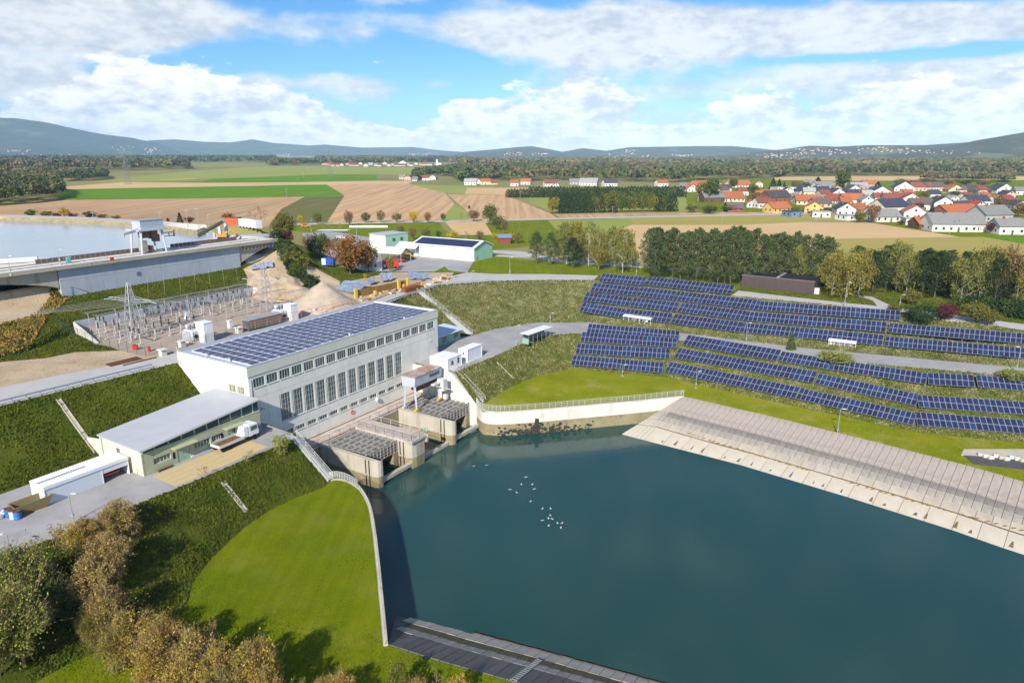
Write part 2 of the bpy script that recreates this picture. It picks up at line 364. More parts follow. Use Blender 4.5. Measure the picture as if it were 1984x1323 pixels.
_det = (_b[:, 1] - _c[:, 1]) * (_a[:, 0] - _c[:, 0]) + (_c[:, 0] - _b[:, 0]) * (_a[:, 1] - _c[:, 1])
def hz_np(X, Y):
    X = np.asarray(X, float); Y = np.asarray(Y, float); Z = np.zeros_like(X); best = np.full_like(X, -9.)
    for k in range(len(TF)):
        a, b, c, d = _a[k], _b[k], _c[k], _det[k]
        if abs(d) < 1e-9: continue
        x0, x1 = min(a[0], b[0], c[0]) - .01, max(a[0], b[0], c[0]) + .01; y0, y1 = min(a[1], b[1], c[1]) - .01, max(a[1], b[1], c[1]) + .01
        m = np.nonzero((X >= x0) & (X <= x1) & (Y >= y0) & (Y <= y1))[0]
        if not len(m): continue
        u = ((b[1] - c[1]) * (X[m] - c[0]) + (c[0] - b[0]) * (Y[m] - c[1])) / d
        v = ((c[1] - a[1]) * (X[m] - c[0]) + (a[0] - c[0]) * (Y[m] - c[1])) / d
        mn = np.minimum(np.minimum(u, v), 1 - u - v); ok = mn > best[m]; mm = m[ok]
        Z[mm] = (u * a[2] + v * b[2] + (1 - u - v) * c[2])[ok]; best[mm] = mn[ok]
    return Z
def hz(x, y):
    u = ((_b[:, 1] - _c[:, 1]) * (x - _c[:, 0]) + (_c[:, 0] - _b[:, 0]) * (y - _c[:, 1])) / _det
    v = ((_c[:, 1] - _a[:, 1]) * (x - _c[:, 0]) + (_a[:, 0] - _c[:, 0]) * (y - _c[:, 1])) / _det
    k = int(np.argmax(np.minimum(np.minimum(u, v), 1 - u - v)))
    return float(u[k] * _a[k, 2] + v[k] * _b[k, 2] + (1 - u[k] - v[k]) * _c[k, 2])
def atT(px, py, off=0.0):                # where the ray of that pixel meets the ground (+off)
    lo = None; z = 12.0
    while z > -20:
        p = at(px, py, z + off)
        if p.y > 0 and hz(p.x, p.y) >= z: lo = z; break
        z -= .25
    if lo is None: return at(px, py, z + off)
    a, b = lo, lo + .25
    for _ in range(12):
        m_ = (a + b) / 2; p = at(px, py, m_ + off)
        if hz(p.x, p.y) >= m_: a = m_
        else: b = m_
    p = at(px, py, a + off); return p
def ground(p): return Vector((p[0], p[1], hz(p[0], p[1])))

# regions: (name, material, polygon of world xy) - first match wins
REG = []
def reg(name, m, pts): REG.append((name, m, [(p[0], p[1]) for p in pts]))
def px0(*a, z=0): return [at(x, y, z) for x, y in a]
hole = P3([(1.5, -16.3)]) + Q_L[1:] + BB_B[::1] + BR_B[::-1] + Q_R[1:][::-1] + P3([(41.5, -16.6), (41.5, .0), (50.5, 0), (50.5, 18.7), (0, 18.7), (0, 0), (1.5, 0)])
reg('HOLE', None, hole)
M_JB = mat('bank_joint', (.17, .15, .125), .95, scale=.5, col2=(.12, .11, .095))
reg('bank_right', M_JB, BR_T + BR_B[::-1]); reg('bank_left', M_JB, BB_T + BB_B[::-1])
reg('yard', M_ASPH, P3(YF + [(1.5, 0, 0), (-.01, 0, 0)] + YB[::-1]))
reg('road', M_ASPH, P3([(41.5, 0, -8), (50.5, 0, 0), (50.5, 12, 0)] + LB + LF[::-1]))
reg('back_road', M_ROADL, P3(CRL + [(0, 18.7), (50.5, 18.7), (51, 19.2), (56.6, 21.2)]) + [at(*p, 0) for p in ((780, 575), (850, 553), (950, 545), (1060, 543), (1150, 543), (1160, 534), (1060, 531), (960, 531), (905, 528), (850, 540), (750, 572), (700, 592))] + P3([(49, 25.5), (0, 25.5), (-16, 30), (-60, 36), (-120, 38)]))
reg('switchyard_ground', M_GRAVEL, P3([(-.8, 25.5), (49, 25.5), (50, 44), (46.4, 57.4), (1.6, 57.4), (-1, 43.9)]))
reg('sand_ground', M_SAND, P3([(-60, 36), (-16, 30), (-.8, 25.7), (-.9, 36), (-6, 42), (-11, 42.5), (-16, 46.5), (-60, 48)]))
reg('building_site', M_SAND, P3([(49.2, 25.7), (50, 44), (47, 57.5), (49, 62), (54, 70.6), (67, 71), (72, 50)]) + px0((655, 562), (660, 548), (760, 528), (880, 528), (868, 543), (750, 571), (700, 591)))
reg('sand_bank', M_SAND, [at(x, y, 5) for x, y in ((-120, 545), (90, 556), (112, 572), (70, 596), (30, 606), (-120, 640))])
reg('rusty_weeds', M_RUSTW, [at(x, y, 4.2) for x, y in ((-120, 640), (30, 606), (70, 596), (112, 572), (138, 582))] + [at(x, y, 2.6) for x, y in ((95, 618), (50, 655), (-120, 700))])
reg('depot_yard', M_ASPH, px0((740, 505), (800, 497), (917, 507), (905, 528), (870, 524), (862, 516), (840, 527), (760, 527), (700, 525), (600, 480), (585, 452), (640, 448), (730, 462), (735, 480)))
reg('dam_platform', M_ROADL, P3([(66.2, 71.2), (69.1, 80), (70.1, 94.8), (84, 129)]) + [at(*p, 10.8) for p in ((400, 438), (500, 445), (544, 453))] + P3([(66.8, 71.1)]))
reg('dam_platform', M_ROADL, [at(x, y, 11.2) for x, y in ((378, 455), (400, 442), (500, 443), (550, 452))] + P3([(68, 71.5), (56, 71.5), (58, 90)]))
reg('dam_crest_path', M_ROADL, P3(EMB_IN) + P3(EMB_OUT[:-2])[::-1])
reg('upper_road', M_ROADL, px0((1418, 572), (1430, 563), (1550, 577), (1650, 588), (1745, 597), (1860, 612), (1984, 628), (2200, 655), (2200, 668), (1984, 640), (1840, 620), (1745, 604), (1600, 590)))
reg('side_path', M_ROADL, px0((1650, 571), (1690, 575), (1720, 589), (1745, 597), (1700, 593), (1690, 582)))
reg('park_path', M_ROADL, px0((955, 485), (1010, 487), (1060, 497), (1100, 505), (1240, 516), (1430, 527), (1430, 530), (1240, 519), (1080, 508), (1040, 500), (955, 489)))
reg('park_path', M_ROADL, px0((950, 493), (1010, 496), (1030, 500), (1010, 499), (950, 496)))
# farmland in view, read from the photograph on the plain
reg('field_path', M_ROADL, px0((575, 433), (980, 425), (1220, 419), (1640, 411.5), (1984, 409), (1984, 411), (1640, 414), (1220, 422), (980, 427.5), (575, 436)))
reg('winter_crop_field', M_FGREEN, px0((112, 388), (125, 367), (400, 362), (478, 361), (478, 383)))
reg('winter_crop_field', M_FGREEN, px0((478, 361), (560, 358.5), (633, 358), (665, 379), (590, 381), (478, 383)))
reg('winter_crop_field', M_FGREEN, px0((386, 354), (410, 347), (640, 338), (730, 338.5), (730, 350), (560, 353)))
reg('mustard_field', M_FYEL, px0((302, 348.5), (370, 345), (390, 346.5), (330, 349)))
reg('ploughed_field', M_TAN, px0((-700, 400), (-100, 400), (0, 400), (120, 388), (480, 383.5), (590, 381.5), (545, 405), (520, 438), (380, 470), (0, 470), (-700, 480)))
reg('stubble_field', M_FBROWN, px0((590, 381.5), (667, 380), (650, 405), (632, 430), (520, 438), (545, 405)))
reg('ploughed_field', M_TANC, px0((667, 378), (633, 358), (790, 356), (862, 374), (880, 395), (860, 420), (850, 429), (634, 432)))
reg('ploughed_field', M_TANC, px0((868, 377), (978, 378), (1062, 412), (1080, 423), (910, 428), (905, 410)))
reg('ploughed_field', M_TAN2, px0((905, 364), (1058, 364), (1040, 378), (975, 377.5), (900, 376)))
reg('ploughed_field', M_TAN2, px0((120, 367), (120, 362), (240, 353), (400, 354.5), (560, 353.5), (730, 350.5), (800, 351), (790, 357), (630, 358), (478, 360.5)))
reg('meadow', M_FPALE, px0((180, 352), (240, 345), (370, 331), (520, 322), (800, 325), (830, 333), (800, 340), (730, 338), (640, 337.5), (410, 346.5), (300, 352)))
reg('meadow', M_FPALE, px0((765, 357), (960, 362), (900, 376), (862, 374), (880, 395), (905, 410), (910, 428), (850, 429), (862, 420)))
reg('park_lawn', M_LAWN, px0((520, 440), (634, 432.5), (850, 429.5), (862, 446), (885, 456), (955, 456), (940, 432), (1060, 425), (1100, 470), (960, 484), (950, 500), (800, 470), (735, 460), (600, 452)))
reg('ploughed_field', M_TAN2, px0((862, 430), (945, 429), (958, 455), (885, 455)))
reg('meadow', M_FPALE, px0((1000, 428), (1220, 425), (1230, 434), (1110, 470), (1060, 470), (990, 450)))
reg('park_lawn', M_LAWN, px0((840, 527), (862, 516), (955, 497), (1050, 506), (1240, 519), (1430, 531), (1440, 545), (1418, 572), (1250, 548), (1160, 534), (1060, 531), (960, 531)))
reg('ploughed_field', M_TAN, px0((1075, 415), (1350, 411.5), (1640, 411), (1640, 412), (1220, 418), (1088, 424)))
reg('meadow', M_FOLIVE, px0((1150, 427), (1220, 422), (1440, 417), (1640, 414.5), (1650, 426), (1540, 431), (1440, 436), (1230, 436)))
reg('ploughed_field', M_TAN2, px0((1150, 427), (1230, 434), (1440, 436), (1540, 430), (1690, 432), (1860, 459), (1600, 463), (1560, 500), (1240, 500), (1225, 470)))
reg('winter_crop_field', M_FGREEN, px0((1905, 459), (1984, 457), (2200, 460), (2200, 480), (1984, 473)))
reg('meadow', M_FOLIVE, px0((1560, 500), (1600, 463), (1860, 459), (1905, 459), (1984, 473), (2200, 480), (2300, 530), (1984, 540), (1700, 530)))
reg('far_field', M_TAN2, px0((1500, 343.5), (1650, 341.5), (1984, 342), (2100, 342), (2100, 349), (1800, 350), (1640, 350.5), (1500, 349)))
reg('village_green', M_LAWN, px0((1330, 345), (2300, 342), (2300, 470), (1905, 459), (1860, 459), (1690, 432), (1640, 414), (1360, 414), (1330, 395)))
reg('meadow', M_FPALE, px0((1020, 372), (1320, 370), (1340, 410), (1080, 413), (1030, 395)))
reg('lawn', M_LAWN, [fw(*p) for p in ARC] + [Vector((-400, 0, 0)), Vector((-30, -60, 0)), Vector((100, -60, 0))] + BB_T[::-1] + Q_L[::-1])
reg('lawn', M_LAWN2, P3(TOE) + BR_T[::-1] + Q_R[::-1])
reg('dry_weed_slope', M_DRYW, P3(CR[1:6]) + P3(LB[1:5])[::-1])
reg('dry_weed_slope', M_GRASSW, P3(LF[:7]) + P3(TOE[:5])[::-1])
reg('solar_slope', M_DRYW, P3(CR[5:] + LB[4:][::-1])); reg('solar_slope', M_GRASSW, P3(LF[6:] + TOE[4:][::-1]))
reg('embankment', M_GRASSW, P3(EMB_OUT) + [p.copy() for p in out[::-1]])
reg('grass_slope', M_GRASSD, [Vector((-700, -100, 0)), Vector((400, -100, 0)), Vector((400, 240, 0)), Vector((30, 215, 0)), Vector((0, 215, 0)), Vector((-60, 225, 0)), Vector((-700, 300, 0))])
reg('reservoir_bed', M_WETC, [p for p in RES])
def smooth_curve_pts(): pass
P2 = [(v[0], v[1]) for v in TV]; E2 = [tuple(e) for e in r[1]]
seen = {}
for name, m, poly in REG:
    k = len(P2); n = len(poly); P2 += poly; E2 += [(k + i, k + (i + 1) % n) for i in range(n)]
gx = np.arange(-130, 190, 2.6); gy = np.arange(30, 225, 2.6)
XX, YY = np.meshgrid(gx, gy); XX = XX.ravel() + RNG.uniform(-.8, .8, XX.size); YY = YY.ravel() + RNG.uniform(-.8, .8, YY.size)
P2 += list(zip(XX, YY))
r2 = cdt(P2, E2)
V2 = np.array([(v.x, v.y) for v in r2[0]]); F2 = np.array([tuple(f) for f in r2[2]])
Z2 = hz_np(V2[:, 0], V2[:, 1])
ONLINE = set()
for e in r2[1]:
    pass
isedge = np.zeros(len(V2), bool)
orig = r2[3]; nfix = len(P2) - len(XX)
for i, o_ in enumerate(orig):
    if not o_ or min(o_) < nfix: isedge[i] = True
from mathutils import noise as mnoise
def inpoly(X, Y, poly):
    c = np.zeros(len(X), bool); n = len(poly); j = n - 1
    for i in range(n):
        xi, yi = poly[i]; xj, yj = poly[j]
        if yi != yj: c ^= ((yi > Y) != (yj > Y)) & (X < (xj - xi) * (Y - yi) / (yj - yi) + xi)
        j = i
    return c
CX_ = V2[F2].mean(axis=1); lab = np.full(len(F2), -1)
for k, (name, m, poly) in enumerate(REG):
    ins = inpoly(CX_[:, 0], CX_[:, 1], poly) & (lab < 0); lab[ins] = k
GR = {i for i, q in enumerate(REG) if q[0] in ('grass_slope', 'dry_weed_slope', 'solar_slope', 'sand_ground', 'sand_bank', 'building_site', 'embankment', 'lawn')}
flatv = np.zeros(len(V2), bool)
for k in range(len(F2)):
    if lab[k] not in GR: flatv[F2[k]] = True
lawnv = np.zeros(len(V2), bool)
for k in range(len(F2)):
    if lab[k] >= 0 and REG[lab[k]][0] == 'lawn': lawnv[F2[k]] = True
for i in np.nonzero(~isedge & ~flatv)[0]:
    x, y = V2[i]; a_ = .25 if lawnv[i] else 1.0
    Z2[i] += a_ * (.22 * mnoise.noise(Vector((x * .12, y * .12, 0))) + .12 * mnoise.noise(Vector((x * .5, y * .5, 3))))
M_PLAIN = mat('plain', (.20, .20, .06), .95, scale=.003, col2=(.30, .25, .11), stain=((.10, .16, .03), .004, .5, .65, .7))
groups = {}
for k in range(len(F2)):
    if lab[k] == 0: continue
    key = ('plain', M_PLAIN.name) if lab[k] < 0 else (REG[lab[k]][0], REG[lab[k]][1].name)
    groups.setdefault(key, []).append(k)
V3 = np.column_stack([V2, Z2])
GROUND = {}
for (name, mn), ks in groups.items():
    fs = F2[ks]; used, invd = np.unique(fs, return_inverse=True)
    me = np_mesh(name, V3[used], invd.reshape(-1, 3), bpy.data.materials[mn], smooth=True)
    o = link(bpy.data.objects.new(name, me)); tag(o, kind='structure'); GROUND.setdefault(name, o)

# ---------------------------------------------------------------- water
def water(name, pts, z, col, rough, bumpd, bs, spec=.5):
    m = bpy.data.materials.new(name); m.use_nodes = True; nt = m.node_tree; P = nt.nodes['Principled BSDF']
    P.inputs['Base Color'].default_value = (*col, 1); P.inputs['Roughness'].default_value = rough; P.inputs['IOR'].default_value = 1.33
    P.inputs['Specular IOR Level'].default_value = spec
    tc = nt.nodes.new('ShaderNodeTexCoord'); q = nt.nodes.new('ShaderNodeTexNoise'); q.inputs['Scale'].default_value = bs; q.inputs['Detail'].default_value = 4
    nt.links.new(tc.outputs['Object'], q.inputs['Vector'])
    b = nt.nodes.new('ShaderNodeBump'); b.inputs['Strength'].default_value = 1; b.inputs['Distance'].default_value = bumpd
    nt.links.new(q.outputs['Fac'], b.inputs['Height']); nt.links.new(b.outputs[0], P.inputs['Normal'])
    q2 = nt.nodes.new('ShaderNodeTexNoise'); q2.inputs['Scale'].default_value = .02; q2.inputs['Detail'].default_value = 3
    nt.links.new(tc.outputs['Object'], q2.inputs['Vector'])
    mx = nt.nodes.new('ShaderNodeMix'); mx.data_type = 'RGBA'; nt.links.new(q2.outputs['Fac'], mx.inputs[0])
    mx.inputs[6].default_value = (*[c * .75 for c in col], 1); mx.inputs[7].default_value = (*[c * 1.25 for c in col], 1); nt.links.new(mx.outputs[2], P.inputs['Base Color'])
    mb = MB(); mb.add([(p[0], p[1], z) for p in pts], [tuple(range(len(pts)))])
    o = mb.build(name, m); tag(o, kind='structure'); return o
tw = P3([(-1, 1)]) + [Vector((-60, 60, 0)), Vector((-60, 20, 0)), Vector((60, 0, 0)), Vector((220, 0, 0)), Vector((220, 140, 0))] + [Vector((60, 160, 0))] + P3([(44, 1)])
bb = [p.copy() for p in BB_B]; br = [p.copy() for p in BR_B]
bbm = [lineup(a, b, .72) for a, b in zip(BB_T, BB_B)]; brm = [lineup(a, b, .72) for a, b in zip(BR_T, BR_B)]
wl = P3([(1.4, .5), (1.4, -16.3)]) + [p + Vector((-.1, 0, 0)) for p in Q_L[1:]] + bbm[1:] + brm[::-1] + Q_R[1:][::-1] + P3([(41.6, -16.6), (41.6, .5)])
water('tailwater', wl, -19, (.017, .058, .050), .09, .016, 1.1, spec=.6)
water('reservoir_water', [fw(-260, 73.5), fw(66.5, 73.5), fw(69, 100), fw(84, 129.5)] + P3(EMB_IN)[::-1], 9.0, (.30, .36, .42), .12, .01, .5)
# ---------------------------------------------------------------- structure of the power station
M_WALL = mat('facade_panel', (.76, .75, .68), .8, scale=.4, col2=(.70, .69, .62), bump=.05, bscale=6, streak=((.40, .40, .35), .9, .58, .75, .3), obj_rand=.04)
M_BAND = mat('fascia_band', (.64, .63, .54), .8, scale=.3, col2=(.58, .58, .50), streak=((.38, .37, .31), 1.2, .58, .75, .3))
M_ROOFM = mat('roof_membrane', (.42, .46, .55), .6, scale=.3, col2=(.37, .41, .50), stain=((.28, .3, .36), .5, .55, .7, .4))
M_FLASH = mat('roof_flashing', (.55, .58, .64), .4, metal=.3)
M_FRAME = mat('window_frame', (.42, .46, .45), .5)
M_FRAMEL = mat('light_frame', (.6, .6, .57), .5)
M_GLASS = mat('window_glass', (.035, .065, .065), .10, scale=2.2, col2=(.10, .13, .125), stain=((.24, .25, .22), .9, .55, .62, .5), spec=.8, coord='Generated')
M_GLASSY = mat('yellow_glass', (.30, .30, .02), .15, scale=3, col2=(.05, .08, .04))
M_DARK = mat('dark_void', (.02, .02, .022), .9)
M_JOINT = mat('joint_backing', (.22, .22, .20), .9)
M_STEEL = mat('galvanised_steel', (.46, .47, .48), .5, metal=.4, scale=2, col2=(.38, .39, .40))
M_RAILW = mat('pale_railing', (.62, .63, .60), .5)
M_RUST = mat('rusty_steel', (.20, .09, .045), .9, scale=2, col2=(.11, .06, .04))
M_RAILR = mat('red_railing', (.62, .12, .10), .6)
M_WHITE = mat('white_sheet', (.78, .79, .80), .5, scale=.5, col2=(.72, .73, .74))
M_WHITED = mat('white_cladding', (.62, .66, .72), .5)
M_GREYR = mat('grey_roof_sheet', (.46, .47, .49), .55, scale=.4, col2=(.42, .43, .45))
M_CREAM = mat('cream_render', (.70, .66, .50), .9, scale=.5, col2=(.65, .61, .46), bump=.1)
M_SAGE = mat('sage_render', (.42, .45, .31), .9, scale=.4, col2=(.37, .40, .27), bump=.1, streak=((.2, .22, .12), .9, .58, .75, .4))
M_MINT = mat('mint_door', (.27, .42, .33), .6)
M_MINTW = mat('mint_wall', (.36, .62, .46), .7, scale=.3, col2=(.32, .57, .42))
M_MINTP = mat('pale_mint_wall', (.60, .74, .60), .7)
M_DECK = mat('deck_concrete', (.52, .46, .41), .9, scale=.5, col2=(.43, .38, .335), bump=.2, stain=((.24, .16, .11), .8, .52, .66, .5))
M_BEAM = mat('stoplog_steel', (.36, .35, .31), .7, scale=1, col2=(.26, .25, .22), stain=((.16, .12, .08), 1.5, .5, .65, .5))
M_PVROOF = mat('roof_module_glass', (.075, .075, .108), .3, spec=.5, obj_rand=.14)
M_PVF = mat('module_frame', (.66, .68, .80), .6)
M_YEL = mat('yellow_paving', (.56, .42, .19), .9, scale=.6, col2=(.50, .41, .24), stain=((.40, .36, .28), .5, .55, .7, .6))
M_CRANE = mat('crane_paint', (.50, .53, .60), .6, scale=.8, col2=(.42, .45, .52), streak=((.3, .25, .2), 1.2, .6, .75, .4))
M_CRANER = mat('rusty_crane_roof', (.40, .33, .30), .8, scale=.8, col2=(.32, .14, .07), stain=((.5, .5, .5), .8, .5, .6, .6))

def wall_strip(name, pts, z_top, z_bot, m, parent, thick=.5, side=1):
    """upright wall along a polyline (world xy); real thickness to one side"""
    mb = MB(); n = len(pts); nrm = []
    for i in range(n):
        a = pts[max(0, i - 1)]; b = pts[min(n - 1, i + 1)]; d = Vector((b[0] - a[0], b[1] - a[1], 0)).normalized(); nrm.append(Vector((-d.y, d.x, 0)) * side * thick)
    zt = z_top if isinstance(z_top, list) else [z_top] * n
    zb = z_bot if isinstance(z_bot, list) else [z_bot] * n
    vs = []
    for i, p in enumerate(pts):
        q = Vector((p[0], p[1], 0)) + nrm[i]
        vs += [(p[0], p[1], zb[i]), (p[0], p[1], zt[i]), (q.x, q.y, zt[i]), (q.x, q.y, zb[i])]
    fs = [(4 * i + a, 4 * i + (a + 1) % 4, 4 * i + 4 + (a + 1) % 4, 4 * i + 4 + a) for i in range(n - 1) for a in range(4)]
    fs += [(3, 2, 1, 0), tuple(4 * (n - 1) + k for k in range(4))]
    mb.add(vs, fs); bm = bmesh.new(); me = mb.mesh(name, m); bm.from_mesh(me); bmesh.ops.recalc_face_normals(bm, faces=bm.faces); bm.to_mesh(me); bm.free()
    o = link(bpy.data.objects.new(name, me)); o.parent = parent; return o
def dense(pts, d):
    out = []
    for a, b in zip(pts[:-1], pts[1:]):
        k = max(1, round((b - a).length / d)); out += [a.lerp(b, i / k) for i in range(k)]
    return out + [pts[-1]]
def arc(pts, n=3):                      # Chaikin smoothing with fixed ends
    pts = [Vector(p) for p in pts]
    for _ in range(n):
        q = [pts[0]]
        for a, b in zip(pts[:-1], pts[1:]): q += [a.lerp(b, .25), a.lerp(b, .75)]
        q.append(pts[-1]); pts = q
    return pts
M_STONE_HOLE = mat('wet_stone_and_hole_shade', (.045, .042, .03), .8, scale=3, col2=(.02, .02, .015))
# quay walls: a pale upper band, a darker algae band below, a coping
def quay(label, line, side, zb_end=None):
    t = thing('quay_wall', label, 'quay wall', line[0])
    loc = [Vector((p[0] - line[0][0], p[1] - line[0][1], 0)) for p in line]
    b = line[0].z
    L_ = dense(loc, 2.0)
    wall_strip('upper_wall', L_, .06, -2.6, M_CONCW, t, .45, side)
    sh = []
    nn = L_
    wall_strip('stained_wall', [p for p in nn], -2.6, -9, M_WETC, t, .40, side)
    wall_strip('coping', L_, .16, .065, M_CONC, t, .5, side)
    return t
def railing(label, line, h=1.1, step=1.5, m=None, rails=3, group=None, name='railing', r=.03, mesh_fill=False, off=0.0):
    m = m or M_RAILW; line = [Vector(p) for p in line]; t = thing(name, label, 'railing', line[0], group=group); o = line[0]
    L_ = dense([p - o for p in line], step); post = MB().bar((0, 0, 0), (0, 0, h), r * 1.2).mesh('post', m)
    for k, p in enumerate(L_): inst('post', post, t, p)
    for j in range(rails):
        mb = MB(); zz = h * (j + 1) / rails
        for a, b in zip(L_[:-1], L_[1:]): mb.bar(a + Vector((0, 0, zz)), b + Vector((0, 0, zz)), r if j == rails - 1 else r * .7)
        mb.build('rail', m, t)
    if mesh_fill:
        mb = MB()
        for a, b in zip(L_[:-1], L_[1:]):
            for k in range(1, 7): q = a.lerp(b, k / 7); mb.bar(q + Vector((0, 0, .1)), q + Vector((0, 0, h)), .008)
        o2 = mb.build('infill_bars', m, t); o2['kind'] = 'stuff'
    return t
QL = arc(Q_L[:7], 2) + Q_L[7:]; QR = arc(Q_R, 2)
quay('long quay wall with a green algae band below the mown lawn on the near left bank', QL, -1)
quay('curved white quay wall with a black hole in it beside the solar field bank', QR, 1)
railing('pale railing on the quay wall above the mown lawn at the left bank', [p + Vector((-.35, 0, .22)) for p in QL[:14]], mesh_fill=True)
railing('low pale railing continuing along the straight left quay wall to the bottom bank', [p + Vector((-.35, 0, .22)) for p in [QL[13]] + QL[14:]], h=.5, rails=1, step=2.5)
railing('long white railing curving along the right quay wall below the semicircular lawn', [p + Vector((0, .3, .22)) for p in QR], mesh_fill=True)

rg_ = np.random.default_rng(4)
hole_t = thing('wall_outlet', 'dark outlet hole low in the curved white quay wall', 'outlet', Vector((0, 0, 0)))
def on_wall(px):
    for a, b in zip(QR[:-1], QR[1:]):
        pa, pb = [CAM_CX + CAM_F * q.x / (q.y * cos(PITCH) - (q.z - CAM_Z) * sin(PITCH)) for q in (a, b)]
        if min(pa, pb) <= px <= max(pa, pb) and abs(pa - pb) > .1 and px > 925: f = (px - pa) / (pb - pa); p = a.lerp(b, f); d = (b - a).normalized(); n_ = Vector((-d.y, d.x, 0)); n_ = n_ if n_.y < 0 else -n_; return p, d, n_
p_, d_, n_ = on_wall(1040); hole_t.location = p_ + n_ * .02
mb = MB(); mb.ext([d_ * -.7 + Vector((0, 0, -4.6)), d_ * .6 + Vector((0, 0, -4.6)), d_ * .45 + Vector((0, 0, -1.9)), d_ * -.3 + Vector((0, 0, -1.7))], n_ * .06); mb.build('opening_shade', M_STONE_HOLE, hole_t)  # raised dark plate on the wall, shade of the hole put into its colour
mb = MB()
for k in range(190):
    px_ = rg_.choice([rg_.normal(1040, 34), rg_.uniform(960, 1150)], p=[.75, .25]); q_ = on_wall(min(max(px_, 940), 1240))
    if not q_: continue
    z_ = rg_.uniform(-19.1, -17.9) if rg_.uniform() < .8 else rg_.uniform(-17.9, -16.8); r_ = rg_.uniform(.10, .30); p_ = q_[0] + q_[2] * rg_.uniform(0, .25); mb.blob((p_.x, p_.y, z_), (r_ * 1.3, r_ * .6, r_), 6, 4, .3)
tag(mb.build('rubble', M_STONE_HOLE), 'dark mossy stones clinging to the foot of the curved quay wall', 'rubble', kind='stuff')
# bank slabs: every slab of the visible paving is a piece
def bank(name, top, per, T, run, drop, label, w=2.4, span=(0, 1), nmax=150):
    pass
BANKPOLY = {}
def make_bank(label, T, per, rows, width, poly, ext=10):
    t = thing('bank_paving', label, 'paved bank', T[0]); cache = {}; poly = [(p.x, p.y) for p in poly]
    for r0, r1, m, wd_ in rows:
        L_ = dense(T, wd_); d0 = (L_[1] - L_[0]); L_ = [L_[0] - d0 * k for k in range(0 if ext == 0 else int(14 / wd_), 0, -1)] + L_
        for T0, T1 in zip(L_[:-1], L_[1:]):
            d = (T1 - T0).normalized() * .04
            P_ = [T0 + d + per * (r0 + .04), T1 - d + per * (r0 + .04), T1 - d + per * (r1 - .04), T0 + d + per * (r1 - .04)]
            if not all(inpoly(np.array([p.x]), np.array([p.y]), poly)[0] for p in P_): continue
            hh = [hz(p.x, p.y) for p in P_]; c = P_[0].copy(); c.z = hh[0]
            mb = MB(); mb.ext([Vector((p.x - c.x, p.y - c.y, h_ - c.z + .12)) for p, h_ in zip(P_, hh)], (0, 0, -.16))
            o = inst('slab', mb.mesh('slab', m), t, c - T[0] + Vector((0, 0, random.uniform(-.03, .03))))
    return t
slope = 5.0 / RUN
M_SLABD = mat('bank_slab_dark', (.27, .245, .215), .92, scale=.6, col2=(.18, .165, .15), bump=.25, stain=((.55, .53, .5), 1.6, .63, .68, .7), obj_rand=.08)
M_SLABM = mat('bank_slab_mid', (.42, .38, .32), .92, scale=.5, col2=(.30, .275, .235), bump=.2, stain=((.12, .115, .11), .15, .48, .62, .7), obj_rand=.08)
M_SLABP2 = mat('bank_slab_dusty', (.52, .46, .36), .92, scale=.4, col2=(.42, .37, .30), bump=.2, stain=((.30, .27, .23), .2, .5, .7, .6), obj_rand=.05)
make_bank('sloping bank of grey concrete slabs with pale toe strip beside the solar field', [p.copy() for p in BR_T], bper,
    [(.1, 5.7, M_SLAB, 1.22), (5.72, 7.2, M_SLABD, 1.22), (7.22, 8.9, M_SLABM, 1.22), (8.92, 10.6, M_SLABP2, 2.44), (10.95, 15.4, M_SLABP, 3.66)], 2.35, BR_T + BR_B[::-1], ext=0)
bk_ = [o for o in SC.objects if o.name.startswith('bank_paving')][-1]
v1 = BR_B[0] - BR_T[0]; v1.z = 0; v2 = bper * 20.4
for ra, rb, m_ in ((.03, .28, M_SLAB), (.29, .42, M_SLABM), (.43, .52, M_SLABP2), (.535, .80, M_SLABP)):
    for k in range(5):
        P_ = [BR_T[0] + v1.lerp(v2, t_) * r_ for t_, r_ in ((k / 5 + .01, ra), (k / 5 + .01, rb), ((k + 1) / 5 - .01, rb), ((k + 1) / 5 - .01, ra))]
        hh = [hz(p.x, p.y) for p in P_]; c = P_[0].copy(); c.z = hh[0]; mb = MB(); mb.ext([Vector((p.x - c.x, p.y - c.y, h_ - c.z + .12)) for p, h_ in zip(P_, hh)][::-1], (0, 0, -.16)); inst('slab', mb.mesh('slab', m_), bk_, c - bk_.location)
slb = 5.0 / 10.5
make_bank('dark paved bank with a small ladder at the bottom edge of the picture', [p.copy() for p in BB_T[:4]], cper,
    [(.1, 5.0, mat('dark_bank_slab', (.15, .14, .125), .9, scale=.4, col2=(.21, .195, .175), bump=.2, stain=((.25, .24, .22), 1.2, .62, .7, .6), obj_rand=.1), 1.22),
     (5.05, 6.6, M_SLABM, 1.22), (6.65, 8.3, mat('mossy_bank_slab', (.13, .125, .06), .9, scale=.4, col2=(.16, .13, .09), bump=.2), 1.22), (8.5, 11.6, M_SLABP2, 1.22)], 2.35, BB_T + BB_B[::-1])
mb = MB()
for k in range(22):
    a = 3 + k * 3.1 + rg_.uniform(-1, 1); f = rg_.uniform(.25, .75); BP_ = dense([p.copy() for p in BR_T], .5); base_ = BP_[min(int(a * 2), len(BP_) - 1)]; h0 = rg_.uniform(.5, 1.5)
    r0_ = 13.0
    while hz(*(base_ + bper * r0_)[:2]) > -19.05 and r0_ < 15.5: r0_ += .1
    P_ = [base_ + bper * r0_, base_ + bdir * f * .9 + bper * r0_, base_ + bdir * f * .7 + bper * (r0_ - h0), base_ + bdir * f * .4 + bper * (r0_ - h0)]
    mb.ext([Vector((p.x, p.y, hz(p.x, p.y) + .155)) for p in P_], (0, 0, -.04))
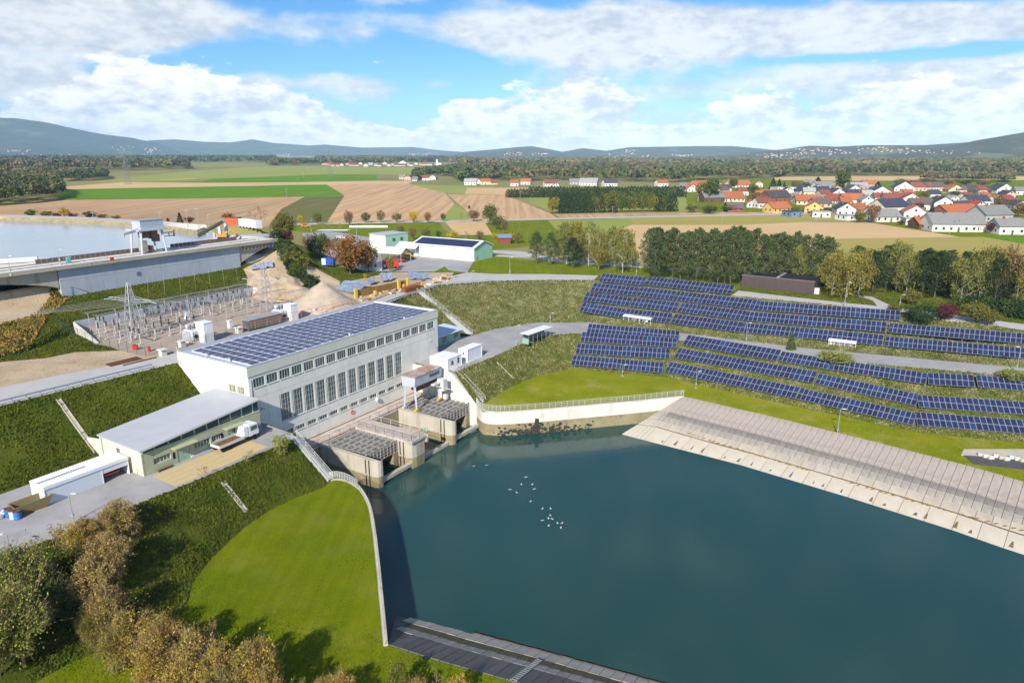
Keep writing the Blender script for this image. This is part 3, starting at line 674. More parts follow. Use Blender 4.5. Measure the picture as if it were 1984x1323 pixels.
tag(mb.build('rust_stains', mat('rust_brown_crust', (.13, .075, .045), .9, scale=2, col2=(.2, .13, .09))), 'brown crusted patches along the waterline of the right bank', 'crust', kind='stuff')
# moss line and rocks along the berm of the right bank
mb = MB()
for k in range(60):
    a = 2 + k * 1.05 + random.uniform(-.3, .3)
    if 26 < a < 34 and random.random() < .8: continue
    p = BR_T[1] + bdir * (a - 14) + bper * 10.78; mb.blob((p.x, p.y, hz(p.x, p.y) + .1), (.6, .20, .08), 6, 4, .3)
tag(mb.build('moss_strip', mat('dry_moss', (.30, .19, .05), .95, scale=2, col2=(.20, .15, .04))), 'thin strip of dry brown moss along the joint of the right bank', 'moss', kind='stuff')
# ---------------------------------------------------------------- powerhouse
def rect_panel(u0, u1, z0, z1, holes, y=0.0, th=.12, rev=.22):
    """panel in the x-z plane facing -y with rectangular holes and their reveals"""
    us = sorted({u0, u1, *[min(max(h[0], u0), u1) for h in holes], *[min(max(h[1], u0), u1) for h in holes]})
    zs = sorted({z0, z1, *[min(max(h[2], z0), z1) for h in holes], *[min(max(h[3], z0), z1) for h in holes]})
    mb = MB()
    for a, b in zip(us[:-1], us[1:]):
        for c, d in zip(zs[:-1], zs[1:]):
            mu, mz = (a + b) / 2, (c + d) / 2
            if any(h[0] < mu < h[1] and h[2] < mz < h[3] for h in holes): continue
            mb.add([(a, y, c), (b, y, c), (b, y, d), (a, y, d)], [(0, 1, 2, 3)])
    for (a, b, x, z) in ((u0, u0, z0, z1), (u1, u1, z0, z1)): mb.add([(a, y, x), (a, y + th, x), (a, y + th, z), (a, y, z)], [(0, 1, 2, 3)])
    for z in (z0, z1): mb.add([(u0, y, z), (u1, y, z), (u1, y + th, z), (u0, y + th, z)], [(0, 1, 2, 3)])
    for h in holes:
        a, b, c, d = max(h[0], u0), min(h[1], u1), max(h[2], z0), min(h[3], z1)
        if a >= b or c >= d: continue
        if h[0] >= u0: mb.add([(a, y, c), (a, y + rev, c), (a, y + rev, d), (a, y, d)], [(3, 2, 1, 0)])
        if h[1] <= u1: mb.add([(b, y, c), (b, y + rev, c), (b, y + rev, d), (b, y, d)], [(0, 1, 2, 3)])
        if h[3] <= z1: mb.add([(a, y, d), (b, y, d), (b, y + rev, d), (a, y + rev, d)], [(0, 1, 2, 3)])
        if h[2] >= z0: mb.add([(a, y, c), (b, y, c), (b, y + rev, c), (a, y + rev, c)], [(3, 2, 1, 0)])
    return mb
def window_mesh(w, h, nx, nz, fr_=.06, depth=.08, heavy=()):
    mb = MB(); f = fr_
    mb.box(0, w, 0, depth, 0, f); mb.box(0, w, 0, depth, h - f, h); mb.box(0, f, 0, depth, f, h - f); mb.box(w - f, w, 0, depth, f, h - f)
    for i in range(1, nx): x = w * i / nx; mb.box(x - f * .6, x + f * .6, .005, depth - .005, f, h - f)
    for j in range(1, nz): z = h * j / nz; mb.box(f, w - f, .01, depth - .01, z - f * .5, z + f * .5)
    return mb
BL_, BW_ = 50.5, 18.7
ph = fthing('powerhouse', 'long white hydro powerhouse with a solar covered flat roof above the tailwater', 'power station', 0, 0, -14)
Z0 = 14.0      # local z of the plain
core = MB(); core.box(.35, BL_ - .35, .36, BW_ - .3, 0, Z0 + 1.9); core.build('core_wall', M_JOINT, ph)
upw = [(.97 + k * 2.7, .97 + k * 2.7 + 2.26, Z0 - 1.55, Z0 + .05) for k in range(18)]
tall = [(5.93 + k * 2.7, 5.93 + k * 2.7 + 2.28, Z0 - 9.06, Z0 - 4.2) for k in range(12)]
loww = [(5.93 + k * 2.7, 5.93 + k * 2.7 + 2.28, 2.15, 2.95) for k in range(12)]
holes = upw + tall + loww
cols = [0.0, .78] + [.78 + 2.7 * k for k in range(1, 19)] + [BL_]
zr = [0.0, 3.9 - .35, Z0 - 3.35, Z0 + .55]
# shift tall window rows so panels never cut a window in half: columns run between the windows
for i in range(len(cols) - 1):
    for j in range(len(zr) - 1):
        a, b = cols[i] + .02, cols[i + 1] - .02; c, d = zr[j] + .02, zr[j + 1] - .02
        hs_ = [h for h in holes if h[0] < b and h[1] > a and h[2] < d and h[3] > c]
        o = rect_panel(a, b, c, d, hs_, 0, .25, .14).build('wall_panel', M_WALL, ph)
# fascia band all round, parapet
mb = MB(); mb.box(-.12, BL_ + .12, -.12, .3, Z0 + .6, Z0 + 2.3); mb.build('fascia', M_BAND, ph)
mb = MB(); mb.box(-.12, .3, .31, BW_ + .1, Z0 + .6, Z0 + 2.3); mb.build('fascia', M_WALL, ph)
mb = MB(); mb.box(BL_ - .3, BL_ + .12, .31, BW_ + .1, Z0 + .6, Z0 + 2.3); mb.build('fascia', M_WALL, ph)
mb = MB(); mb.box(.31, BL_ - .31, BW_ - .3, BW_ + .1, Z0 + .6, Z0 + 2.3); mb.build('fascia', M_WALL, ph)
mb = MB(); mb.box(-.16, BL_ + .16, -.16, .36, Z0 + 2.304, Z0 + 2.38); mb.box(-.16, .36, .365, BW_ + .14, Z0 + 2.304, Z0 + 2.38)
mb.box(BL_ - .36, BL_ + .16, .365, BW_ + .14, Z0 + 2.304, Z0 + 2.38); mb.box(.365, BL_ - .365, BW_ - .36, BW_ + .14, Z0 + 2.304, Z0 + 2.38); mb.build('parapet_cap', M_FLASH, ph)
# end walls
cs = [0.0] + [BW_ / 8 * k for k in range(1, 9)]
def endwall(s_, flip, holes_):
    hol = bpy.data.objects.new('end_wall', None); link(hol); hol.parent = ph; hol.location = (s_, BW_ if flip else 0, 0); hol.rotation_euler = (0, 0, -pi / 2 if flip else pi / 2)
    for i in range(8):
        a, b = cs[i] + .02, cs[i + 1] - .02
        h_ = [h for h in holes_ if h[0] < b and h[1] > a]
        rect_panel(a, b, 4.0, Z0 + .55, h_, 0, .25, .3).build('wall_panel', M_WALL, hol)
    return hol
ew = [(BW_ - 5.35, BW_ - 3.45, Z0 - 2.75, Z0 - 1.35), (BW_ - 3.1, BW_ - 1.2, Z0 - 2.75, Z0 - 1.35)]
hl = endwall(0, True, ew); endwall(BL_, False, [])
wm_up = window_mesh(2.26, 1.6, 4, 1).mesh('window', M_FRAME); wm_t = window_mesh(2.28, 4.86, 4, 5, .07).mesh('window', M_FRAME); wm_l = window_mesh(2.28, .8, 4, 1).mesh('window', M_FRAME)
wm_e = window_mesh(1.9, 1.4, 5, 1).mesh('window', M_FRAMEL)
def pane(w, h, m): return MB().box(.03, w - .03, .035, .05, .03, h - .03).mesh('pane', m)
pn_up = pane(2.26, 1.6, M_GLASS); pn_t = pane(2.28, 4.86, M_GLASS); pn_l = pane(2.28, .8, M_GLASS); pn_e = pane(1.9, 1.4, M_GLASSY)
sill = MB().box(-.03, 2.29, -.10, .2, -.08, -.005).mesh('sill', M_FRAMEL)
for lst, wm, pn in ((upw, wm_up, pn_up), (tall, wm_t, pn_t), (loww, wm_l, pn_l)):
    for h in lst:
        o = inst('window', wm, ph, (h[0], .055, h[2])); inst('pane', pn, o); inst('sill', sill, o, (0, -.06, 0))
for h in ew:
    o = inst('window', wm_e, ph, (.2, BW_ - h[0], h[2]), (0, 0, -pi / 2)); inst('pane', pn_e, o)
# dark sheet close behind the glass, its colour standing in for unlit rooms
mb = MB(); mb.box(.36, BL_ - .4, .30, .355, .2, Z0 + .5); mb.build('unlit_room_sheet', M_DARK, ph)
mb = MB(); mb.box(.36, BL_ - .36, .36, BW_ - .36, Z0 + 1.92, Z0 + 2.02); mb.build('roof', M_ROOFM, ph)
# solar modules on the roof: rows across the roof, tilted to the sun
rowm = MB(); tl = radians(3.5)
rowm.ext([(-.84, 0, 0), (-.84, 1.72, 0), (.84, 1.72, 0), (.84, 0, 0)][::-1], (0, 0, .04))
modm = MB().add([(-.79 * cos(tl), .13, -.79 * sin(tl)), (.79 * cos(tl), .05, .79 * sin(tl)), (.79 * cos(tl), 1.60, .79 * sin(tl)), (-.79 * cos(tl), 1.60, -.79 * sin(tl)),
                 (-.79 * cos(tl), .05, -.79 * sin(tl) - .04), (.79 * cos(tl), .05, .79 * sin(tl) - .04), (.79 * cos(tl), 1.60, .79 * sin(tl) - .04), (-.79 * cos(tl), 1.60, -.79 * sin(tl) - .04)],
                [(0, 1, 2, 3), (4, 7, 6, 5), (0, 4, 5, 1), (1, 5, 6, 2), (2, 6, 7, 3), (3, 7, 4, 0)])
mm = modm.mesh('solar_module', M_PVROOF)
for r_ in range(24):
    s_ = 2.6 + r_ * 1.98; n_ = 9
    w_off = .9 + .25 * ((r_ * 7) % 3) / 3
    if s_ > 49: break
    tray = MB(); tray.box(-.93, .93, w_off - .08, w_off + n_ * 1.8 + .06, 0, .12)
    o = tray.build('mounting_rail', M_PVF, ph); o.location = (s_, 0, Z0 + 2.03)
    for k in range(n_):
        if r_ == 0 and k < 0: continue
        inst('solar_module', mm, ph, (s_, w_off + k * 1.8, Z0 + 2.03 + .175))
for s_, w_ in ((1.2, 6), (1.0, 12), (40, .8), (24, .8)):
    MB().lathe([(.16, 0), (.16, .5), (.24, .52), (.24, .62)], 8, (s_, w_ if w_ > 1 else .62, Z0 + 2.03)).build('roof_vent', M_FRAMEL, ph)
# wall lamps, pipes, lifebuoy
for s_, z_ in ((1.6, 8.9), (46.7, 10.0)):
    m_ = MB(); m_.bar((s_, -.02, z_), (s_, -1.1, z_ + .15), .04); m_.box(s_ - .45, s_ + .1, -1.35, -1.0, z_ - .05, z_ + .22); m_.bar((s_ - .4, -1.2, z_ + .1), (s_ - 1.0, -1.2, z_ - .3), .05); m_.build('floodlight', M_STEEL, ph)
m_ = MB(); m_.bar((.5, -.06, 4), (.5, -.06, Z0), .05, n=6); m_.build('downpipe', M_STEEL, ph)
m_ = MB()
for k in range(12):
    a0, a1 = 2 * pi * k / 12, 2 * pi * (k + 1) / 12
    m_.bar((22.6 + .36 * cos(a0), -.12, 1.2 + .36 * sin(a0)), (22.6 + .36 * cos(a1), -.12, 1.2 + .36 * sin(a1)), .09, n=6)
lb = m_.build('lifebuoy', mat('orange_buoy', (.75, .14, .04), .6)); lb.location = fw(0, 0, -14); lb.rotation_euler = (0, 0, TH); tag(lb, 'orange lifebuoy hanging on the powerhouse wall above the walkway', 'lifebuoy')
m_ = MB(); m_.blob((29.5, -.35, 1.7), (.45, .3, .5), 10, 7); m_.build('wall_tank', M_WHITE, ph)
# ladder on the end wall
m_ = MB(); 
for y in (17.6, 18.1): m_.bar((-.5, y, Z0 + .0), (-.5, y, Z0 + 3.3), .03)
for k in range(9): m_.bar((-.5, 17.6, Z0 + .3 + k * .33), (-.5, 18.1, Z0 + .3 + k * .33), .02)
for k in range(5):
    for (p, q) in (((-.5, 17.6), (-1.1, 17.6)), ((-1.1, 17.6), (-1.1, 18.1)), ((-1.1, 18.1), (-.5, 18.1))): m_.bar((*p, Z0 + .9 + k * .5), (*q, Z0 + .9 + k * .5), .02)
m_.build('ladder', M_FRAMEL, ph)

# ---------------------------------------------------------------- walkway, piers, gates
dk = fthing('walkway_deck', 'pinkish concrete walkway deck with crane rails along the foot of the powerhouse', 'walkway', 0, 0, -14)
m_ = MB()
k_ = 0
for a in np.arange(1.6, 41.4, 2.65):
    b = min(a + 2.65, 41.4); MB().box(a + .02, b - .02, -4.6, -.05, -.35, .0).build('deck_slab', M_DECK, dk)
m_ = MB(); m_.box(1.6, 41.4, -1.0, -.9, .003, .12); m_.build('crane_rail', M_RUST, dk)
m_ = MB(); m_.box(1.6, 41.4, -4.3, -4.2, .003, .12); m_.build('crane_rail', M_RUST, dk)
m_ = MB()
for a in np.arange(13, 30, .75): m_.box(a, a + .10, -3.8, -1.5, .003, .07)
o = m_.build('grating_bars', M_DECK, dk)
MB().box(1.6, 41.4, -4.55, -.05, -10, -.36).build('draft_wall', M_WETC, dk)
railing('rusty railing along the outer edge of the powerhouse walkway deck', [fw(1.8, -4.45, -14), fw(41.3, -4.45, -14)], m=M_RUST, rails=2, step=2.6)
def pier(label, s0, s1, wf, wb=-4.6, nose=1.2, top=0.0, w_deck=None, water_band=-3.0):
    t = fthing('pier', label, 'pier', 0, 0, -14, group='concrete piers of the tailrace')
    n = [(s0, wb), (s0, wf + nose), (s0 + nose * .3, wf + .3), (s0 + nose, wf), (s1 - .2, wf), (s1, wf + .3), (s1, wb)][::-1]
    MB().prism([(x, y) for x, y in n][::-1] if False else [(p[0], p[1]) for p in n][::-1], water_band, top).build('upper_pier', M_CONC, t)
    MB().prism([(p[0] + (.03 if p[0] < (s0 + s1) / 2 else -.03), p[1] + (.03 if p[1] < -10 else 0)) for p in n][::-1], -10, water_band - .001).build('lower_pier', M_WETC, t)
    m_ = MB()
    for k in range(int((wb - wf) / 1.0)): m_.box(s0 - .14, s0 - .001, wf + 1.6 + k * 1.0, wf + 1.85 + k * 1.0, water_band + .05, water_band + .3)
    o_ = m_.build('dowel_row', M_CONC, t); o_['kind'] = 'stuff'
    for w_ in (wf + 1.9, wf + 2.7):
        MB().box(s0 - .05, s0 + .02, w_, w_ + .22, -9, top - .1).build('gate_groove', M_DARK, t)
    return t
pier('left pier of the near trash rack with pale stained upper wall', 10.0, 10.9, -18.2)
mp = pier('middle pier with a railed walkway on top between the two trash racks', 18.9, 22.6, -18.2)
MB().box(18.7, 22.9, -18.4, -4.65, .003, .45).build('pier_walkway', M_DECK, mp)
m_ = MB(); m_.ext([(22.6, -18.6, -.2), (22.6, -13.6, -.2), (22.6, -13.6, -1.6), (22.6, -18.6, -.9)], (.5, 0, 0)); m_.build('bracket', M_CONC, mp)
MB().box(22.9, 23.5, -18.6, -12.5, .003, .45).build('pier_walkway', M_DECK, mp)
pier('right pier with dark streaks beside the stacked trash rack', 31.0, 31.9, -18.2)
railing('thin railing on the left side of the middle pier walkway', [fw(19.0, -5.2, -13.5), fw(19.0, -18.1, -13.5), fw(23.2, -18.3, -13.5)], m=M_RUST, rails=2, step=2.2)
railing('pale railing on the right side of the middle pier walkway', [fw(22.7, -5.2, -13.5), fw(22.7, -17.0, -13.5)], m=M_RAILW, rails=2, step=2.2)
m_ = fthing('sign_board', 'small grey sign board on the tip of the middle pier', 'sign', 22.8, -18.2, -13.5)
MB().bar((0, 0, 0), (0, 0, 1.2), .04).build('post', M_STEEL, m_); MB().box(-.05, .05, -.5, .5, .7, 1.4).build('board', M_MINT, m_)
def rack(label, s0, s1, w0, w1, n):
    t = fthing('stoplog_stack', label, 'stop logs', s0, w0, -14.0, group='stop log racks')
    wd = (w0 - w1) / n; Lr = s1 - s0
    for k in range(n):
        m_ = MB(); y0 = -k * wd
        m_.box(0, Lr, y0 - wd * .35, y0 - .02, -.22, .0); m_.box(0, Lr, y0 - wd * .82, y0 - wd * .76, -2.0, -.1); 
        for q in range(5): m_.box(.4 + q * (Lr - 1.1) / 4, .7 + q * (Lr - 1.1) / 4, y0 - wd * .75, y0 - wd * .36, -.2, -.08)
        m_.box(.0, Lr, y0 - wd * .36, y0 - wd * .30, -2.0, -.22); m_.build('stop_log', M_BEAM, t)
    fr_ = MB()
    for j in range(5): fr_.box(-.1, Lr + .1, -(w0 - w1) - .22, -(w0 - w1) - .04, -2.2 + j * .55, -2.06 + j * .55)
    for i in range(10): fr_.box(i * Lr / 9 - .05, i * Lr / 9 + .07, -(w0 - w1) - .26, -(w0 - w1) - .01, -2.2, .0)
    fr_.build('grid_frame', M_BEAM, t)
    MB().box(0, Lr, -(w0 - w1) + .1, -.1, -2.6, -2.3).build('floor_beam', M_RUST, t)
    MB().box(Lr - 1.2, Lr - .1, -(w0 - w1) - .3, -(w0 - w1) + 1.0, -5.4, -2.25).build('guide_block', M_WETC, t)
    MB().box(-.1, Lr + .4, -(w0 - w1) - 3.2, -(w0 - w1) - 2.4, -4.5, -3.9).build('sill_beam', M_CONC, t)
    return t
rack('near rack of long grey stop logs between the left and middle pier', 10.95, 18.8, -5.0, -14.6, 7)
rack('far rack of long grey stop logs between the right pier and the white wall', 31.95, 41.3, -5.4, -14.6, 7)
MB().box(22.65, 30.95, -17.2, -16.4, -5.2, -4.4).build('sill_beam', M_CONC, mp)
# side abutment walls with the flanking stairs
def abut(label, s0, th_, w_top, w_bot, sd):
    t = fthing('abutment_wall', label, 'abutment wall', s0, 0, -14)
    pr = [(.0, 0, -9), (0, 0, 6.0), (0, w_top, 6.0), (0, w_bot, .05), (0, w_bot - .4, .05), (0, w_bot - .4, -9)]
    m_ = MB(); m_.ext(pr if sd > 0 else pr[::-1], (th_ * sd, 0, 0)); o = m_.build('wall', M_CONCW, t)
    bm = bmesh.new(); bm.from_mesh(o.data); bmesh.ops.recalc_face_normals(bm, faces=bm.faces); bm.to_mesh(o.data); bm.free()
    return t
abut('left abutment wall beside the steel stairs down to the lawn', 1.0, .5, -9.2, -16.3, 1)
abut('white triangular abutment wall below the right hand stairs', 41.5, .6, -9.8, -16.6, 1)
def stairs(label, p, q, width, m_step=None, rail=True, side_rails=(0, 1), mr=None, rails_h=1.0):
    p = Vector(p); q = Vector(q); d = q - p; hd = Vector((d.x, d.y, 0)); run = hd.length; a = atan2(hd.y, hd.x); n = max(4, int(abs(d.z) / .2))
    t = thing('stairs', label, 'stairs', p, a); m_step = m_step or M_CONCW; st = MB().box(0, run / n * 1.0, 0, width, -.14, .03).mesh('step', m_step)
    for k in range(n): inst('step', st, t, (run * k / n, 0, d.z * (k + .3) / n + .12))
    m_ = MB()
    for y in (0, width): m_.ext([(0, y - .05, -.25), (run, y - .05, d.z - .25), (run, y - .05, d.z + .05), (0, y - .05, .05)], (0, .1, 0))
    m_.build('stringer', M_STEEL, t)
    for i in side_rails:
        y = width * i; m_ = MB(); k = int(run / 1.6)
        for j in range(k + 1): x = run * j / k; m_.bar((x, y, d.z * j / k), (x, y, d.z * j / k + rails_h), .035)
        for hh in (.5, 1.0): m_.bar((0, y, hh * rails_h), (run, y, d.z + hh * rails_h), .035)
        m_.build('handrail', mr or M_RAILW, t)
    return t
stairs('steel stairs with white handrails going down beside the near bay to the left lawn', fw(-.2, -9.6, -7.95), fw(.4, -16.6, -13.85), 1.2)
stairs('concrete stairs with white handrails below the white containers', fw(42.3, -10.0, -7.95), fw(42.9, -17.3, -13.85), 1.1)
stairs('long concrete stairs climbing from the lower road to the upper road', G1 := atT(808, 566) + Vector((0, 0, .1)), atT(908, 650) + Vector((0, 0, .1)), 1.3, side_rails=(0, 1))
# gantry crane at the tailrace
gc = fthing('gantry_crane', 'grey blue gantry crane with a windowed cabin and rusty roof over the walkway', 'gantry crane', 31.6, -5.4, -13.88)
m_ = MB(); m_.ext([(0, -3.2, 5.0), (0, 0, 5.0), (0, .2, 7.0), (0, -3.4, 7.0)], (8.6, 0, 0)); m_.build('machine_house', M_CRANE, gc)
MB().box(-.15, 8.75, -3.5, .3, 7.003, 7.12).build('house_roof', M_CRANER, gc)
for k in range(4): MB().box(4.6 + k * .85, 5.25 + k * .85, -3.40, -3.30, 5.9, 6.5).build('window', M_GLASS, gc)
for x, y, sp_ in ((.35, -.4, .35), (.35, -2.9, -.3), (7.8, -.4, .35), (7.8, -2.9, -.3)):
    m_ = MB(); m_.bar((x, y, 5.0), (x, y + sp_, .35), .34, .22); m_.build('leg', M_CRANE, gc)
for x in (.35, 7.8):
    MB().box(x - .5, x + .5, -3.5, -2.9, 0, .34).build('wheel_truck', mat('yellow_bogie', (.62, .40, .03), .6), gc); MB().box(x - .5, x + .5, -.3, .2, 0, .34).build('wheel_truck', M_CRANE, gc)
m_ = MB(); m_.box(.6, 7.6, -2.9, -2.6, 4.2, 4.9); m_.box(1.5, 7.4, -2.5, -1.0, 3.6, 4.2); m_.build('girder', M_RUST, gc)
m_ = MB(); m_.box(4.5, 8.2, -4.6, -3.7, 4.2, 4.5); m_.box(6.6, 8.0, -5.3, -3.7, 2.6, 5.0); m_.bar((4.6, -4.2, 4.3), (8.4, -5.6, 2.6), .16); m_.box(7.8, 8.5, -5.0, -4.2, .4, 1.4); m_.build('rake_arm', M_FRAMEL, gc)
m_ = MB()
for y in (-3.6, .35):
    for x in np.arange(0, 8.7, 1.2): m_.bar((x, y, 4.95), (x, y, 5.0), .03)
m_.build('bracket', M_STEEL, gc)

# ---------------------------------------------------------------- annexes, shed, containers
ax = fthing('workshop_annex', 'low sage and cream workshop annex with a pale sheet roof and two mint doors', 'workshop', -20.2, -2.4, -8)
La, Da = 20.0, 10.7
ah = [(1.6, 4.2, 1.15, 2.05), (8.0, 11.3 - .6, 1.15, 2.1), (11.0, 13.0, 1.15, 2.1), (15.9, 18.6, 1.2, 2.2)]
ad = [(5.2, 7.2, 0.05, 2.5), (13.9, 15.6, .05, 2.5)]
rect_panel(.0, La, 0, 3.3, ah + ad, 0, .3, .25).build('front_wall', M_SAGE, ax)
MB().box(.31, La, .30, Da - .2, 0, 3.2).build('core_wall', M_DARK, ax)
MB().ext([(0, .0, 0), (0, Da, 0), (0, Da, 3.9), (0, 0, 3.75)][::-1], (.3, 0, 0)).build('side_wall', M_CREAM, ax)
MB().ext([(.35, .3, 3.2), (La, .3, 3.2), (La, .3, 5.2), (.35, .3, 3.75)], (0, .1, 0)).build('clerestory', M_GLASS, ax)
for k in range(9):
    x = 2 + k * 2.1; m_ = MB(); m_.box(x, x + .12, .12, .28, 3.3, 3.75 + 1.45 * x / La); m_.build('clerestory_post', M_FRAMEL, ax)
MB().box(0, La, -.05, .25, 3.302, 3.42).build('ledge', M_SAGE, ax)
m_ = MB(); m_.add([(-.5, -.5, 3.95), (La - .05, -.3, 5.35), (La - .05, Da + .2, 5.2), (-.5, Da - .4, 4.1), (-.5, -.5, 4.15), (La - .05, -.3, 5.55), (La - .05, Da + .2, 5.4), (-.5, Da - .4, 4.3)],
       [(3, 2, 1, 0), (4, 5, 6, 7), (0, 1, 5, 4), (1, 2, 6, 5), (2, 3, 7, 6), (3, 0, 4, 7)]); m_.build('roof', M_GREYR, ax)
m_ = MB(); m_.ext([(-.52, -.52, 3.9), (La - .05, -.32, 5.3), (La - .05, -.32, 5.6), (-.52, -.52, 4.2)], (0, -.06, 0)); m_.build('gutter', M_FRAMEL, ax)
for h in ah:
    o = window_mesh(h[1] - h[0], h[3] - h[2], 5, 1, .06).build('window', M_FRAMEL, ax); o.location = (h[0], .15, h[2]); MB().box(.03, h[1] - h[0] - .03, .04, .05, .03, h[3] - h[2] - .03).build('pane', M_GLASS, o)
for h in ad:
    m_ = MB(); hw = (h[1] - h[0]) / 2
    for q in (0, 1): m_.box(h[0] + q * hw + .02, h[0] + (q + 1) * hw - .02, .08, .16, .06, 2.48)
    o = m_.build('door', M_MINT, ax)
    m_ = MB(); m_.box(h[0] - .9, h[1] + .9, -1.1, -.06, 2.62, 2.76); m_.build('canopy', mat('canopy_slab', (.42, .44, .28), .9), ax)
for x in (4.5, 12.6): MB().box(x, x + .35, -.03, -.002, .9, 1.9).build('vent_panel', M_DARK, ax)
MB().box(7.3, 13.8, -.12, -.004, .05, .35).build('plinth', M_WHITED, ax)
m_ = window_mesh(.9, .8, 2, 1, .05).build('window', M_FRAMEL, ax); m_.location = (-.08, 6.3, 2.3); m_.rotation_euler = (0, 0, -pi / 2); MB().box(.03, .87, .04, .05, .03, .77).build('pane', M_GLASS, m_)
m_ = MB(); m_.bar((-.12, Da - .6, .2), (-.12, Da - .6, 3.8), .06, n=6); m_.build('downpipe', M_MINT, ax)
m_ = MB(); m_.ext([(0, Da, 0), (0, Da + 3.6, 2.2), (0, Da + 3.6, 2.7), (0, Da, 3.2)][::-1], (.3, 0, 0)); m_.build('wing_wall', M_CREAM, ax)
# yellow paving in front of the annex: one piece per tile band
yp = fthing('yellow_paving', 'patch of worn yellow paving in front of the workshop annex', 'paving', -20.0, -2.9, -7.99)
for i in range(9):
    for j in range(4):
        x0, x1 = i * 1.72 + .03 + .4, (i + 1) * 1.72 - .03 + .4; y0, y1 = -.3 - j * 1.45 - 1.40, -.3 - j * 1.45
        MB().box(x0, x1, y0, y1, 0, .03 + random.uniform(0, .01)).build('paving_slab', M_YEL, yp)
# white shed
sh_ = fthing('garage_shed', 'white corrugated garage shed with one shutter half open left of the workshop', 'shed', -31.7, .3, -8)
Ls, Ds = 11.0, 3.6
MB().box(0, Ls, .08, Ds, .0, 2.5).add([], []).build('core', M_DARK, sh_) if False else None
MB().box(0, .1, 0, Ds, 0, 2.5).build('side_wall', M_WHITE, sh_); MB().box(Ls - .1, Ls, 0, Ds, 0, 2.5).build('side_wall', M_WHITE, sh_); MB().box(.1, Ls - .1, Ds - .1, Ds, 0, 2.5).build('back_wall', M_WHITE, sh_)
for k in range(14): MB().box(.15, 7.3, .05, .10, .02 + k * .155, .165 + k * .155).build('shutter_slat', M_WHITED, sh_)
for k in range(5): MB().box(7.35, Ls - .12, .05, .10, 1.42 + k * .155, 1.565 + k * .155).build('shutter_slat', M_WHITED, sh_)
MB().box(7.3, 7.38, .0, .12, 0, 2.2).build('jamb', M_WHITE, sh_)
MB().box(-.05, Ls + .05, -.06, .12, 2.2, 2.62).build('fascia', M_WHITE, sh_)
MB().box(-.05, Ls + .05, .13, Ds + .05, 2.5, 2.6).build('roof', M_WHITE, sh_)
rb = MB().box(0, .07, .15, Ds, 0, .07).mesh('roof_rib', M_WHITE)
for k in range(36): inst('roof_rib', rb, sh_, (.1 + k * .305, 0, 2.603))
MB().box(0, Ls * .55, 1.6, 1.75, 2.68, 2.8).build('roof_seam', M_STEEL, sh_)
for k, (c, x) in enumerate((((.5, .08, .05), 8.6), ((.35, .05, .04), 9.6))): MB().box(x - .6, x + .5, .9, 1.4, .5, .75).build('bench', mat('red_bench' , c, .7), sh_)
# right-hand annex below the big wall
a2 = fthing('lean_to_annex', 'small turquoise lean-to with a pale roof behind the right end of the powerhouse', 'annex', 50.9, 3.4, -8)
MB().box(0, 12.8, 0, 5, 0, 2.7).build('wall', mat('turquoise_wall', (.22, .42, .38), .7, scale=.5, col2=(.2, .38, .34)), a2)
for k in range(5): MB().box(1 + k * 2.3, 2.6 + k * 2.3, -.06, -.003, .1 if k % 2 else .9, 2.2).build('door' if k % 2 else 'window', M_MINT if k % 2 else M_GLASS, a2)
MB().ext([(-.1, -1.3, 2.75), (-.1, 5.1, 3.2), (-.1, 5.1, 3.35), (-.1, -1.3, 2.9)][::-1], (13.1, 0, 0)).build('roof', mat('pale_blue_roof', (.55, .60, .68), .5), a2)
def container(label, s, w, ln, wd, h, rz=0, win=(), z=-8, m=None, group=None):
    t = fthing('container', label, 'container', s, w, z, rz, group); m = m or M_WHITE
    MB().box(.08, ln - .08, .08, wd - .08, .1, h - .1).build('body', m, t)
    m_ = MB()
    for x in (0, ln - .14):
        for y in (0, wd - .14): m_.box(x, x + .14, y, y + .14, 0, h)
    for z_ in (0.0, h - .16):
        m_.box(.141, ln - .141, 0, .1, z_, z_ + .16); m_.box(.141, ln - .141, wd - .1, wd, z_, z_ + .16); m_.box(0, .1, .141, wd - .141, z_, z_ + .16); m_.box(ln - .1, ln, .141, wd - .141, z_, z_ + .16)
    m_.build('frame', M_WHITE, t); MB().box(.1, ln - .1, .1, wd - .1, h - .098, h + .02).build('roof', M_WHITE, t)
    for k in range(int(ln / .5)): MB().box(.2 + k * .5, .26 + k * .5, .05, .079, .2, h - .2).build('rib', m, t)
    for (x0, x1, z0, z1, side, mm_) in win:
        if side == 'f': MB().box(x0, x1, .03, .079, z0, z1).build('window' if z0 > .3 else 'door', mm_, t)
        else: MB().box(.03, .079, x0, x1, z0, z1).build('window' if z0 > .3 else 'door', mm_, t)
    return t
container('white site container with two windows standing nearest the gantry crane', 41.4, -9.6, 4.9, 2.4, 2.6, 0, [(1.2, 1.9, 1.0, 1.9, 'f', M_GLASS), (3.4, 4.0, .9, 2.1, 'f', M_GLASS)])
container('white site container behind the windowed one by the powerhouse', 41.4, -7.15, 4.9, 2.4, 2.6)
container('tall white container on its own on the lower road', 48.6, -9.5, 5.6, 2.45, 2.9, 0, [(1.0, 1.3, 1.7, 2.1, 's', M_DARK)], m=M_WHITED)
railing('thin railing round the edge of the terrace below the containers', [fw(42.0, -9.9, -8), fw(47, -10.9, -8)], rails=2)
